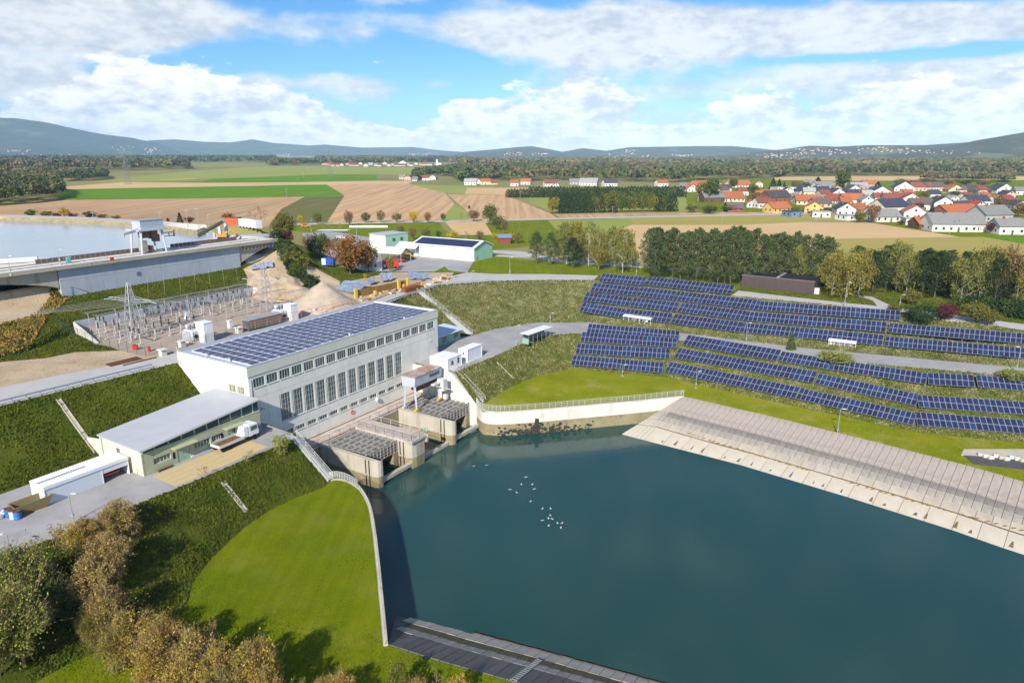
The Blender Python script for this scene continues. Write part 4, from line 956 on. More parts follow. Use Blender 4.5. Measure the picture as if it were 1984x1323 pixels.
# bicycle shelter
bs_ = fthing('bicycle_shelter', 'open bicycle shelter with a white flat roof on the lower road', 'shelter', 68.2, -13.4, -8, -.1)
for x in np.linspace(.1, 9.2, 6):
    for y in (.1, 1.9): MB().bar((x, y, 0), (x, y, 2.45), .05).build('post', M_STEEL, bs_)
MB().box(-.3, 9.6, -.3, 2.4, 2.45, 2.58).build('roof', M_WHITE, bs_)
MB().box(0, 9.3, 2.0, 2.03, .3, 2.1).build('back_panel', mat('grey_mesh', (.25, .27, .27), .6), bs_)
MB().box(0, .05, .1, 1.9, 0, 1.4).build('side_panel', M_MINT, bs_)
def bicycle(label, s, w, rz, col):
    t = fthing('bicycle', label, 'bicycle', s, w, -8, rz, 'bicycles in the shelter')
    for x in (0, 1.05):
        m_ = MB()
        for k in range(10): a0, a1 = 2 * pi * k / 10, 2 * pi * (k + 1) / 10; m_.bar((x + .33 * cos(a0), 0, .33 + .33 * sin(a0)), (x + .33 * cos(a1), 0, .33 + .33 * sin(a1)), .025)
        m_.build('wheel', M_DARK, t)
    m_ = MB()
    for p, q in (((0, 0, .33), (.4, 0, .35)), ((.4, 0, .35), (.3, 0, .85)), ((.3, 0, .75), (.85, 0, .8)), ((.4, 0, .35), (.85, 0, .75)), ((1.05, 0, .33), (.83, 0, .95)), ((0, 0, .33), (.3, 0, .75))): m_.bar(p, q, .025)
    m_.build('frame', mat('bike_' + str(len(MATS)), col, .4), t); MB().box(.15, .42, -.06, .06, .86, .92).build('saddle', M_DARK, t); MB().bar((.8, -.25, .97), (.8, .25, .97), .02).build('handlebar', M_STEEL, t)
for k, (c, cn) in enumerate((((.1, .25, .2), 'green'), ((.05, .05, .06), 'black'), ((.3, .3, .32), 'grey'))):
    bicycle(cn + ' bicycle parked under the white roofed shelter', 69.2 + k * 1.2, -13.0, pi / 2 - .1, c)
# ---------------------------------------------------------------- solar field
def pvmat(n, c):
    return mat(n, c, .22, spec=.55, scale=2.2, col2=tuple(x * 1.25 for x in c), obj_rand=.16)
PVM = [pvmat('module_navy', (.017, .025, .072)), pvmat('module_dark', (.018, .020, .055)), pvmat('module_blue', (.017, .036, .10))]
M_PVL = mat('module_rim', (.33, .35, .38), .4, metal=.2)
PVCACHE = {}
def module_mesh(w, h, k):
    key = (round(w, 2), round(h, 2), k)
    if key not in PVCACHE:
        mb = MB(); mb.box(-w / 2 + .045, w / 2 - .045, .05, h - .05, .0, .035)
        me = mb.mesh('solar_module', PVM[k])
        mb2 = MB(); mb2.box(-w / 2, w / 2, 0, .05, -.01, .03); mb2.box(-w / 2, w / 2, h - .05, h, -.01, .03); mb2.box(-w / 2, -w / 2 + .045, .05, h - .05, -.01, .03); mb2.box(w / 2 - .045, w / 2, .05, h - .05, -.01, .03)
        me.materials.append(M_PVL); bm = bmesh.new(); bm.from_mesh(me); n0 = len(bm.faces)
        t = mb2.mesh('tmp', M_PVL); bm.from_mesh(t); bm.faces.ensure_lookup_table()
        for f in bm.faces[n0:]: f.material_index = 1
        bm.to_mesh(me); bm.free(); bpy.data.meshes.remove(t); PVCACHE[key] = me
    return PVCACHE[key]
TILT = radians(30)
def table(label, bl, br, n, off=.75, ends=None):
    for _ in range(3):
        p = atT(*bl, off); q = atT(*br, off); cl = min((p.lerp(q, k / 12).z - hz(*p.lerp(q, k / 12)[:2])) for k in range(13))
        if cl > .3: break
        off += .35 - cl
    d = q - p; L_ = d.length; dh = Vector((d.x, d.y, 0)).normalized()
    rz = atan2(dh.y, dh.x); pitch = asin(d.z / L_); mw = L_ / n; mh = 1.66 * min(max(mw, .95), 1.12)
    t = thing('solar_table', label, 'solar panels', p, 0, 'ground mounted solar tables on the bank'); t.rotation_euler = (0, 0, rz)
    R = Matrix.Rotation(-pitch, 4, 'Y') @ Matrix.Rotation(TILT, 4, 'X')
    eul = R.to_euler()
    for i in range(n):
        for j in range(2):
            k = RND.choices((0, 1, 2), (6, 3, 1.1))[0]
            loc = R @ Vector(((i + .5) * mw, j * (mh + .02), 0)); o = inst('solar_module', module_mesh(mw - .02, mh, k), t, loc, eul)
    mb = MB()
    for y in (.4, mh + .0, 2 * mh - .4): mb.box(0, L_, y - .04, y + .04, -.12, -.03)
    o = mb.build('purlin', M_STEEL, t); o.rotation_euler = eul
    for k in range(1, 2 * n, 6):
        x = min(k * mw / 1.0, L_ - .3) if False else (k + .5) * mw * .5
        if x > L_ - .2: break
        a = R @ Vector((x, .5, -.12)); b = R @ Vector((x, 2 * mh - .5, -.12)); mb = MB()
        Rz = Matrix.Rotation(rz, 4, 'Z')
        for c in (a, b):
            wld = Rz @ c + p; mb.bar(c, (c.x, c.y, hz(wld.x, wld.y) - p.z - .1), .06)
        mb.bar(a, b, .05); mb.build('post', M_STEEL, t)
    return t
Bz = lambda x, y: (1084 + x / 3.968, 500 + y / 3.968)
Cz = lambda x, y: (1484 + x / 3.968, 500 + y / 3.968)
rowname = {'U1': 'topmost upper row', 'U2': 'second row of the upper solar block', 'U3': 'third row of the upper solar block', 'U4': 'fourth row above the lower road',
           'L1': 'top row of the left lower block by the bend', 'L2': 'second row of the left lower block', 'L3': 'third row of the left lower block', 'L4': 'front row above the round lawn',
           'M1': 'first row below the lower road on the right', 'M2': 'middle row of the lower right block', 'M3': 'front row above the mown strip'}
TAB = [('U1', Bz(300, 180), Bz(643, 212), 11), ('U1', Bz(653, 207), Bz(1315, 280), 21),
 ('U2', Bz(235, 255), Bz(583, 290), 11), ('U2', Bz(590, 290), Bz(868, 320), 9), ('U2', Bz(870, 322), Bz(1525, 398), 20), ('U2', Bz(1528, 400), Cz(1030, 480), 30),
 ('U3', Bz(178, 328), Bz(530, 370), 11), ('U3', Bz(540, 370), Bz(893, 412), 11), ('U3', Bz(903, 412), Bz(1412, 478), 16), ('U3', Bz(1415, 480), Cz(920, 570), 30), ('U3', Cz(935, 570), Cz(2350, 690), 36),
 ('U4', Bz(150, 408), Bz(480, 460), 11), ('U4', Bz(490, 460), Bz(843, 500), 11), ('U4', Bz(850, 500), Bz(1378, 570), 16), ('U4', Bz(1381, 568), Cz(893, 672), 30), ('U4', Cz(907, 675), Cz(2350, 805), 36),
 ('L1', Bz(207, 575), Bz(915, 635), 22), ('L2', Bz(160, 640), Bz(897, 690), 23), ('L3', Bz(122, 732), Bz(845, 775), 22), ('L4', Bz(88, 820), Bz(790, 882), 22),
 ('M1', Bz(943, 665), Bz(1665, 790), 21), ('M1', Cz(88, 790), Cz(470, 855), 11), ('M1', Cz(480, 855), Cz(1228, 970), 19), ('M1', Cz(1250, 970), Cz(1608, 992), 8), ('M1', Cz(1632, 990), Cz(2250, 1045), 14),
 ('M2', Bz(875, 765), Bz(1948, 960), 31), ('M2', Cz(372, 965), Cz(1150, 1135), 21), ('M2', Cz(1175, 1145), Cz(2300, 1225), 25),
 ('M3', Bz(808, 870), Bz(1812, 1078), 30), ('M3', Cz(228, 1080), Cz(1130, 1285), 24), ('M3', Cz(1165, 1285), Cz(2300, 1375), 24)]
cnt = {}
ORD = ['leftmost', 'second from the left', 'third from the left', 'fourth from the left', 'rightmost, running out of frame']
tot = {}
for c, *_ in TAB: tot[c] = tot.get(c, 0) + 1
for c, bl, br, n in TAB:
    k = cnt.get(c, 0); cnt[c] = k + 1
    pos = '' if tot[c] == 1 else (ORD[k] if k < tot[c] - 1 or tot[c] < 5 else ORD[4]) + ' table, '
    if tot[c] == 2: pos = ('short left table, ', 'long right table, ')[k]
    pos = pos.replace('fourth from the left table', 'fourth table from the left').replace('third from the left table', 'third table from the left').replace('second from the left table', 'second table from the left').replace('rightmost, running out of frame table', 'rightmost table')
    lb = 'blue solar table, ' + pos + rowname[c]
    table(lb.replace(' just', '').replace(' on the right', ''), bl, br, n)
# inverter cabinets under the tables
for k, (a, b, side) in enumerate(((Bz(487, 478), Bz(700, 520), 1), (Cz(475, 672), Cz(690, 690), -1))):
    p = atT(*a); q = atT(*b); d = q - p; rz = atan2(d.y, d.x); L_ = d.length
    t = thing('inverter_shelter', ('long white roofed inverter rack under the tables above the bend of the road', 'white framed inverter rack beside the small fir tree')[k], 'inverter rack', p, rz)
    MB().ext([(0, -.3, 1.15), (0, 1.0, 1.45), (0, 1.0, 1.55), (0, -.3, 1.25)][::-1], (L_, 0, 0)).build('roof', M_WHITE, t)
    for x in np.linspace(.1, L_ - .1, 6): MB().box(x - .04, x + .04, 0, .08, -.4, 1.2).build('post', M_WHITE, t)
    for i in range(7): MB().box(.3 + i * (L_ - .8) / 7, .3 + i * (L_ - .8) / 7 + .55, .2, .5, .35, .95).build('inverter_box', M_WHITE if i == (6 if side > 0 else 0) else mat('inverter_grey', (.25, .26, .27), .5), t)

# ---------------------------------------------------------------- lamps, poles, pylons
def height_at(px, py, y):
    b = (CAM_CY - py) / CAM_F; return CAM_Z + (-sin(PITCH) + b * cos(PITCH)) * y / (cos(PITCH) + b * sin(PITCH))
def lamp(label, px, py, pt, arm=1, m=None, z=None, head=True, group='street lamps'):
    p = atT(px, py) if z is None else at(px, py, z); h = height_at(px, pt, p.y) - p.z
    t = thing('street_lamp', label, 'street lamp', p, 0, group); m = m or M_STEEL
    MB().bar((0, 0, -.1), (0, 0, h), .08, .045, 8).build('pole', m, t)
    MB().box(-.15, .15, -.12, .12, .9, 1.2).build('service_hatch', M_STEEL, t)
    if head: MB().bar((0, 0, h), (arm * .5, 0, h + .1), .04).build('arm', m, t); MB().box(min(arm * .35, arm * 1.0), max(arm * .35, arm * 1.0), -.12, .12, h + .05, h + .16).build('lamp_head', M_FRAMEL, t)
    MB().box(-.2, .2, -.2, .2, -.2, .12).build('foot', M_CONC, t)
for a in (('tall lamp on the lawn below the pines left of the road crossing', 987.8, 531.5, 499), ('short lamp post at the edge of the depot yard by the rebar', 913, 541, 526),
          ('small lamp at the top of the bend of the lower road', 1066, 623, 607), ('lamp post beside the bicycle shelter', 1000, 669, 631, 1), ('lamp post behind the upper solar row near the birches', 1233, 532, 503),
          ('tall lamp beside the upper road in front of the weeping birch', 1636, 593, 548), ('low lamp by the round dark hedge', 1743, 594, 572), ('lamp at the right edge between the solar blocks', 1969, 719, 673, -1),
          ('lamp standing in front of the fourth upper solar row by the road', 1445, 664, 626), ('tall white lamp on a block foot above the concrete bank', 1622, 842, 793),
          ('thin lamp in front of the lower left solar block', 1206, 728, 707), ('thin lamp in front of the lower right solar block', 1348, 752, 720), ('dark lamp post by the white garage shed', 143, 1012, 957),
          ('lamp post on the paved yard at the left picture edge', 21, 1072, 1036, -1), ('lamp by the playground with a pale pole', 603, 449, 427), ('tall lamp by the long white barrier', 691, 456, 418)):
    lamp(*a)
for l, x, y, t_ in (('lamp on the dam deck left of the turquoise cabinet', 117, 512, 484), ('thin pole on the bridge deck at the left edge', 21, 532, 497)): lamp(l, x, y, t_, z=12.1)
def lattice(label, px, py, pt, wb, arms, name='lattice_pylon', group=None, m=None, z=None):
    p = atT(px, py) if z is None else at(px, py, z); h = height_at(px, pt, p.y) - p.z; t = thing(name, label, 'pylon', p, TH, group); m = m or M_STEEL
    r = .05 if p.y < 400 else .11 * max(1, p.y / 900)
    b = wb / 2; mb = MB(); n = 9
    def wd(k): return b * (1 - k / n) ** .9 + .18
    for k in range(n):
        z0, z1 = h * k / n, h * (k + 1) / n; a, c = wd(k), wd(k + 1)
        C0 = [(-a, -a), (a, -a), (a, a), (-a, a)]; C1 = [(-c, -c), (c, -c), (c, c), (-c, c)]
        for i in range(4):
            j = (i + 1) % 4; mb.bar((*C0[i], z0), (*C1[i], z1), r * 1.3); mb.bar((*C0[i], z0), (*C1[j], z1), r * .8); mb.bar((*C0[j], z0), (*C1[i], z1), r * .8)
    mb.build('mast', m, t)
    for fz, al, rot in arms:
        mb = MB(); z0 = h * fz; c = Vector((cos(rot), sin(rot), 0)); e = Vector((-sin(rot), cos(rot), 0))
        for s_ in (-1, 1):
            tip = c * al * s_ + Vector((0, 0, z0 + .2)); k4 = [e * .5 + Vector((0, 0, z0)), e * -.5 + Vector((0, 0, z0)), Vector((0, 0, z0 + 1.0))]
            for q in k4: mb.bar(q, tip, r)
            for i in range(1, 5):
                f = i / 5; a1 = k4[0].lerp(tip, f); a2 = k4[1].lerp(tip, f); mb.bar(a1, a2, r * .7)
                mb.bar(k4[0].lerp(tip, f), k4[1].lerp(tip, min(1, f + .2)), r * .6)
        mb.build('cross_arm', m, t)
        for s_ in (-1, 1):
            MB().bar(c * al * s_ + Vector((0, 0, z0 + .2)), c * (al + 1.2) * s_ + Vector((0, 0, z0 + .05)), .09, n=6).build('insulator', mat('glass_insulator', (.30, .48, .42), .3), t)
    return t, p, h
ARM = radians(-76)
T1_, pp1, h1 = lattice('lattice pylon with long cross arm at the left end of the switchyard', 263, 655, 547, 2.6, [(.66, 5.4, ARM), (.70, 4.2, ARM)])
T2_, pp2, h2 = lattice('lattice pylon in front of the sand heap at the right of the switchyard', 519, 606, 505, 2.2, [(.62, 5.0, ARM)])
def wire(label, a, b, sag, r=.025, n=14):
    a = Vector(a); b = Vector(b); mb = MB(); pts = [a.lerp(b, i / n) - Vector((0, 0, 4 * sag * (i / n) * (1 - i / n))) for i in range(n + 1)]
    for p, q in zip(pts[:-1], pts[1:]): mb.bar(p - a, q - a, r, n=3)
    o = mb.build('power_line', mat('wire', (.45, .46, .46), .5), loc=a); tag(o, label, 'power line', 'overhead wires of the switchyard'); return o
for k in range(5):
    e = Vector((cos(TH + ARM), sin(TH + ARM), 0))
    a = pp1 + e * (-4.8 + k * 2.4) + Vector((0, 0, h1 * .69)); b = fw(-75, 52 + k * 4, 16)
    wire('thin overhead wire running left from the near lattice pylon', a, b, 2.5)
for k in range(4):
    e = Vector((cos(TH + ARM), sin(TH + ARM), 0))
    a = pp1 + e * (-4.5 + k * 3) + Vector((0, 0, h1 * .69)); b = pp2 + e * (-4.5 + k * 3) + Vector((0, 0, h2 * .63)); wire('thin overhead wire sagging between the two switchyard pylons', a, b, 2.0)
for k in range(8):
    a = fw(14 + k * 4, 57, 4.5); b = fw(18 + k * 4, 63, 4.6 + 3.8); wire('curved dropper wire rising behind the switchyard wall', a, b, 1.2, .014, 8)
for k, (x, y, t_, al) in enumerate(((249, 358, 296, 5), (640, 344, 291, 6))):
    lattice(('tall grey lattice pylon far out in the green crop field', 'distant lattice pylon in front of the village strip')[k], x, y, t_, 6, [(.62, al, .1), (.8, al * .8, .1)], name='field_pylon', group='pylons out in the fields', m=mat('pylon_grey', (.16, .19, .18), .7))
for k, (x, y, t_) in enumerate(((556, 388, 366), (577, 359, 345), (588, 347, 336), (596, 333, 325), (909, 404, 377), (1398, 441, 409), (1186, 416, 400), (995, 412, 393), (1008, 395, 371), (1302, 384, 367), (1581, 437, 422), (1838, 461, 439), (856, 340, 327), (364, 440, 405), (385, 440, 402), (312, 436, 409), (405, 438, 414), (181, 425, 410))):
    z = 0 if k < 13 else 10.6
    p = at(x, y, z); h = height_at(x, t_, p.y) - z; t = thing('utility_pole', 'slim utility pole %s' % ('in the tan field left of the avenue', 'among the green strips far left', 'by the far green strip', 'at the horizon end of the pole line', 'beside the small bush in the tan field', 'behind the pine row',
        'in front of the poplar windbreak', 'in the tan field left of the windbreak', 'at the corner of the hedge field', 'white, right of the tall windbreak', 'in front of the blue village houses', 'at the corner of the big grey roofed house', 'white, in front of the dark village trees',
        'twin, on the far reservoir bank', 'with lamps on the far reservoir bank', 'left on the far reservoir bank', 'near the excavator on the reservoir bank', 'at the far left reservoir bank')[k], 'pole', p, 0, 'utility poles')
    r = .10 * max(1, p.y / 420); MB().bar((0, 0, -.2), (0, 0, h), r, r * .7, 6).build('pole', M_STEEL if k > 12 else mat('wood_pole', (.32, .28, .24), .9), t); MB().bar((-1.0, 0, h - .5), (1.0, 0, h - .5), r * .7).build('cross_arm', M_STEEL, t)

# crash barriers
def barrier(label, pts, m=None, step=2.0):
    t = thing('guard_rail', label, 'guard rail', pts[0]); o = pts[0]; L_ = dense([Vector(p) - Vector(o) for p in pts], step); post = MB().box(-.06, .06, -.06, .06, -.3, .72).mesh('post', M_STEEL)
    for p in L_: inst('post', post, t, p)
    mb = MB()
    for a, b in zip(L_[:-1], L_[1:]): mb.bar(a + Vector((0, 0, .62)), b + Vector((0, 0, .62)), .17, n=4)
    mb.build('rail', m or M_STEEL, t)
    base = thing('kerb_blocks', 'x', 'x') if False else None
barrier('long steel guard rail along the edge of the back road above the left slope', [fw(-58, 23.4), fw(-27, 22.0), fw(-4, 20.4)], m=mat('blue_grey_rail', (.33, .38, .44), .4, metal=.3))
barrier('steel guard rail following the upper road above the dry weed slope', [at(x, y, 0) for x, y in ((745, 591), (790, 573.5), (855, 554), (950, 546), (1060, 544), (1140, 544))])
def drain(label, p, q, w=.35):
    p = Vector(p); q = Vector(q); d = q - p; rz = atan2(d.y, d.x); t = thing('drain_channel', label, 'drain', p, rz); n = max(2, int(d.length / 1.2)); L0 = Vector((d.x, d.y)).length
    for k in range(n):
        x0, x1 = L0 * k / n + .03, L0 * (k + 1) / n - .03; a = p + Vector((d.x, d.y, 0)) * (k / n); b = p + Vector((d.x, d.y, 0)) * ((k + 1) / n); za, zb = hz(a.x, a.y) - p.z + .06, hz(b.x, b.y) - p.z + .06
        mb = MB()
        mb.ext([(x0, -w, za + .12), (x1, -w, zb + .12), (x1, -w, zb - .2), (x0, -w, za - .2)][::-1], (0, .14, 0)); mb.ext([(x0, w - .14, za + .12), (x1, w - .14, zb + .12), (x1, w - .14, zb - .2), (x0, w - .14, za - .2)][::-1], (0, .14, 0))
        mb.ext([(x0, -w + .14, za - .0), (x1, -w + .14, zb - .0), (x1, -w + .14, zb - .2), (x0, -w + .14, za - .2)][::-1], (0, 2 * w - .28, 0)); mb.build('channel_block', M_CONC, t)
drain('concrete drain channel down the left slope behind the garage shed', atT(113, 774), atT(187, 877))
drain('short concrete drain on the slope below the yellow paving', atT(432, 934), atT(478, 992)); drain('short concrete drain on the weedy slope above the round lawn', atT(963, 701), atT(994, 731))

# ---------------------------------------------------------------- flatbed truck, skips, barrels
M_TIRE = mat('tyre', (.02, .02, .02), .9)
tk = fthing('flatbed_truck', 'white flatbed truck with a rusty empty bed parked by the powerhouse corner', 'truck', -9.6, -4.9, -8, radians(2))
cab = MB(); cab.ext([(5.35, 0, .75), (7.25, 0, .75), (7.3, 0, 1.6), (7.05, 0, 2.65), (5.35, 0, 2.7)], (0, 2.1, 0)); o = cab.build('cab', M_WHITE, tk); b = o.modifiers.new('b', 'BEVEL'); b.width = .08; b.segments = 2
bm = bmesh.new(); bm.from_mesh(o.data); bmesh.ops.recalc_face_normals(bm, faces=bm.faces); bm.to_mesh(o.data); bm.free()
MB().box(5.7, 6.9, -.02, -.003 + .0, 1.65, 2.35).build('side_window', M_GLASS, tk); MB().ext([(7.315, .2, 1.65), (7.315, 1.9, 1.65), (7.115, 1.9, 2.45), (7.115, .2, 2.45)], (.02, 0, 0)).build('windscreen', M_GLASS, tk)
MB().box(.0, 4.6, .4, 1.7, .6, .8).build('chassis', M_DARK, tk)
m_ = MB(); m_.box(-.2, 4.4, -.05, 2.15, .85, .95); m_.build('bed_floor', mat('rusty_bed', (.22, .12, .06), .95, scale=2, col2=(.13, .07, .04)), tk)
for x0, x1, y0, y1 in ((-.2, 4.4, -.1, -.05), (-.2, 4.4, 2.15, 2.2), (-.25, -.2, -.1, 2.2)): MB().box(x0, x1, y0, y1, .85, 1.3).build('bed_side', M_FRAMEL, tk)
MB().box(4.45, 5.2, 0, 2.1, .9, 2.6).build('crane_box', M_WHITE, tk)
for x in (.6, 1.7, 6.3):
    for y in (-.02, 1.82):
        w_ = MB(); w_.bar((x, y, .45), (x, y + .3, .45), .45, n=12); o = w_.build('wheel', M_TIRE, tk)
MB().box(7.25, 7.4, .1, 2.0, .45, .75).build('bumper', M_DARK, tk)
MB().box(7.0, 7.15, -.35, -.15, 1.7, 2.1).build('mirror', M_DARK, tk)
sk = thing('skip_container', 'green and rusty open skip container at the left edge of the yard', 'skip', at(38, 1000, -8), TH - .1)
m_ = MB(); m_.add([(0, 0, 0), (3.0, 0, 0), (3.0, 1.7, 0), (0, 1.7, 0), (-.5, -.2, 1.3), (3.9, -.2, 1.5), (3.9, 1.9, 1.5), (-.5, 1.9, 1.3), (.1, .1, .1), (2.9, .1, .1), (2.9, 1.6, .1), (.1, 1.6, .1), (-.35, -.08, 1.3), (3.7, -.08, 1.48), (3.7, 1.78, 1.48), (-.35, 1.78, 1.3)],
       [(3, 2, 1, 0), (0, 1, 5, 4), (1, 2, 6, 5), (2, 3, 7, 6), (3, 0, 4, 7), (8, 9, 10, 11), (12, 13, 9, 8), (13, 14, 10, 9), (14, 15, 11, 10), (15, 12, 8, 11), (4, 5, 13, 12), (5, 6, 14, 13), (6, 7, 15, 14), (7, 4, 12, 15)])
m_.build('hull', mat('skip_paint', (.13, .20, .08), .8, scale=1.2, col2=(.28, .12, .05)), sk)
for k, (x, y, c, cn) in enumerate(((18, 1000, (.02, .14, .45), 'blue barrel with a rusty lid left of the skip'), (27, 1003, (.65, .68, .72), 'pale barrel with a rusty lid between two blue ones'), (35, 1005, (.03, .17, .5), 'blue barrel with a rusty lid nearest the skip'))):
    t = thing('barrel', cn, 'barrel', at(x, y, -8), 0, 'barrels beside the skip'); MB().lathe([(.42, 0), (.45, .3), (.42, .35), (.45, .7), (.42, 1.0)], 12).build('body', mat('barrel%d' % k, c, .5), t); MB().lathe([(.44, 0), (.44, .12)], 12, (0, 0, 1.0)).build('lid', M_RUST, t)
for k in range(3):
    o = MB().bar((0, 0, 0), (3.4, .2 * k, .12), .14, n=8).build('steel_pipe', M_STEEL, loc=at(2 + k * 4, 984 - k * 4, -7.7)); o.rotation_euler = (0, 0, TH - .25); tag(o, 'long grey steel pipe lying beside the blue barrels', 'pipe', 'pipes at the yard edge')
for k in range(4):
    o = MB().blob((0, 0, .25), (.5, .4, .35), 8, 5, .25).build('scrap_bag', M_WHITE if k % 2 else M_STEEL, loc=at(2 + k * 3.4, 1004 - k * 3, -8)); tag(o, 'pale crumpled sack of scrap at the left picture edge', 'sack', 'scrap sacks by the pipes')
o = MB().box(0, .5, 0, .5, 0, .9).build('waste_bin', mat('bin_green', (.05, .09, .06), .6), loc=at(266, 918, -8)); tag(o, 'dark green waste bin at the corner of the workshop', 'bin')
o = MB().box(0, 2.2, 0, .5, .3, .38).box(.2, .35, .05, .45, 0, .3).box(1.85, 2.0, .05, .45, 0, .3).build('bench', mat('bench_wood', (.25, .17, .1), .9), loc=fw(-18.6, -2.95, -7.96)); o.rotation_euler = (0, 0, TH); tag(o, 'low wooden bench against the sage workshop wall', 'bench')

# ---------------------------------------------------------------- dam
M_DAMW = mat('dam_wall_panel', (.46, .50, .55), .85, scale=.3, col2=(.41, .45, .50), streak=((.30, .31, .31), .6, .56, .74, .4), obj_rand=.03)
dm = fthing('dam_wall', 'long pale grey dam wall with a deck on top behind the switchyard', 'dam', 0, 0, 0)
for i in range(15):
    for j in range(2):
        a, b = 6.8 + i * 3.12 + .02, 6.8 + (i + 1) * 3.12 - .02
        mb = MB(); mb.box(a, b, 71.0, 71.6, 3.0 if j == 0 else 7.72, 7.68 if j == 0 else 10.5); mb.build('wall_panel', M_DAMW, dm)
MB().box(6.6, 53.7, 71.55, 80, 3, 10.45).build('core', M_CONC, dm)
MB().box(-60, 66.5, 70.3, 79.5, 10.55, 11.0).build('deck', M_CONCW, dm)
MB().box(-60, 66.5, 70.2, 70.5, 10.3, 11.15).build('deck_edge', M_CONC, dm)
for a in (74.2, 78.0): MB().box(-30, 62, a, a + .12, 11.003, 11.12).build('crane_rail', M_RUST, dm)
for sgn, s0, s1 in ((-1, 6.6, -12), (1, 53.7, 66)):
    n = 8; mb = MB(); top = []; bot = []
    for k in range(n + 1):
        f = k / n; s_ = s0 + (s1 - s0) * f; top.append((s_, 71.2, 10.5)); bot.append((s_, 71.2, 6.2 + 3.6 * (f ** .7) if sgn < 0 else 5.4 + 4.6 * f ** .8))
    pl = top + bot[::-1]; mb.ext(pl, (0, 7.5, 0)); o = mb.build('haunch', M_CONC, dm); bm = bmesh.new(); bm.from_mesh(o.data); bmesh.ops.recalc_face_normals(bm, faces=bm.faces); bm.to_mesh(o.data); bm.free()
MB().box(-60, -12, 71.2, 78, 9.7, 10.5).build('bridge_girder', M_CONC, dm)
for k in range(9): MB().box(55 + k * 1.2, 55.2 + k * 1.2, 70.6, 71.1, 9.0, 10.5).build('bracket', M_CONC, dm)
barr = fthing('parapet_screen', 'dark brown panelled screen along the reservoir side of the dam deck', 'parapet', 6, 78.6, 12.0)
for k in range(44):
    if 21 < k < 27: continue
    MB().box(k * 1.2 + .04, k * 1.2 + 1.16, 0, .08, .05, 1.0).build('panel', mat('brown_screen', (.16, .12, .10), .9), barr)
railing('thin railing along the downstream edge of the dam deck', [fw(-55, 70.5, 12.1), fw(66, 70.5, 12.1)], m=M_STEEL, rails=2, step=3, r=.035)
dg = fthing('gantry_crane', 'tall dam gantry crane with a grey machine house and rusty hoist frames', 'gantry crane', 26.0, 74.2, 11.12)
p_ = U(300, 488, 12.1)
dg.location = fw(p_[0] - 4.0, 73.2, 12.0)
for x in (0, 6.4):
    for y in (0, 4.6): MB().bar((x, y, 0), (x + (.5 if x == 0 else -.5), y + (.2 if y == 0 else -.2), 5.6), .22, .38).build('leg', M_CRANE, dg)
MB().box(-.4, 7.2, -.6, 5.2, 5.6, 5.95).build('platform', M_CRANE, dg)
MB().ext([(.6, .2, 5.96), (6.6, .2, 5.96), (6.6, .2, 8.0), (.6, .2, 8.0)], (0, 3.6, 0)).build('machine_house', mat('crane_house', (.42, .47, .56), .6), dg)
MB().box(.5, 6.7, .1, 3.9, 8.003, 8.2).build('house_roof', M_STEEL, dg)
for k, (x, z0, z1, w_) in enumerate(((1.0, 3.8, 5.4, 1.9), (3.6, 3.4, 5.6, 1.6), (4.6, 2.6, 4.4, 1.2), (1.2, .4, 3.0, 1.4), (3.2, .2, 1.6, 1.0))): MB().box(x, x + w_, .6 + .3 * k, 2.4 + .3 * k, z0, z1).build('hoist', mat('maroon_steel', (.13, .045, .035), .8, scale=1.5, col2=(.2, .12, .09)) if k != 3 else M_BEAM, dg)
m_ = MB(); m_.bar((-3.4, 1, 5.1), (.2, 1, 5.9), .3, .5); m_.bar((-3.3, 1, 4.4), (-3.3, 1, 5.4), .2); m_.build('jib', M_STEEL, dg)
m_ = MB(); m_.bar((6.4, 1, 4.6), (9.6, 1, 4.6), .12); m_.bar((6.4, 1, 3.7), (9.6, 1, 3.7), .12); m_.bar((9.6, 1, 3.5), (9.6, 1, 5.2), .22); m_.bar((8.2, 1, 3.7), (8.2, 1, 4.6), .12); m_.build('side_arm', mat('maroon_steel', (.13, .045, .035)), dg)
m_ = MB()
for y in (-.55, 5.15):
    for x in np.arange(-.3, 7.2, 1.2): m_.bar((x, y, 5.95), (x, y, 6.9), .03)
    m_.bar((-.3, y, 6.9), (7.1, y, 6.9), .035)
m_.build('handrail', M_STEEL, dg)
def boxthing(name, label, cat, p, rz, dims, m, parts=(), group=None):
    t = thing(name, label, cat, p, rz, group); MB().box(0, dims[0], 0, dims[1], 0, dims[2]).build('body', m, t)
    for (nm, x0, x1, y0, y1, z0, z1, mm_) in parts: MB().box(x0, x1, y0, y1, z0, z1).build(nm, mm_, t)
    return t
M_TURQ = mat('turquoise_box', (.10, .42, .40), .6)
boxthing('switch_cabinet', 'turquoise switch cabinet on the dam deck left of the gantry crane', 'cabinet', at(131, 511, 12.0), TH, (.9, .5, 1.3), M_TURQ, [('roof', -.05, .95, -.05, .55, 1.3, 1.38, M_FRAMEL), ('door', .06, .84, -.03, -.002, .1, 1.2, M_TURQ)])
boxthing('switch_cabinet', 'small red board on the dam deck rail', 'board', at(214, 506, 12.0), TH, (.9, .1, .9), mat('red_board', (.6, .06, .04), .6), [('frame', -.04, .94, -.01, .0 - .002, -.04, 0, M_STEEL)])
t = boxthing('stone_stack', 'white covered stack on the left end of the dam deck', 'stack', at(-20, 512, 12.0), TH - .45, (9, 1.2, .9), M_WHITE, [('end_cap', 9, 9.15, 0, 1.2, 0, .9, M_DARK)])
dm.location.z = 1.0
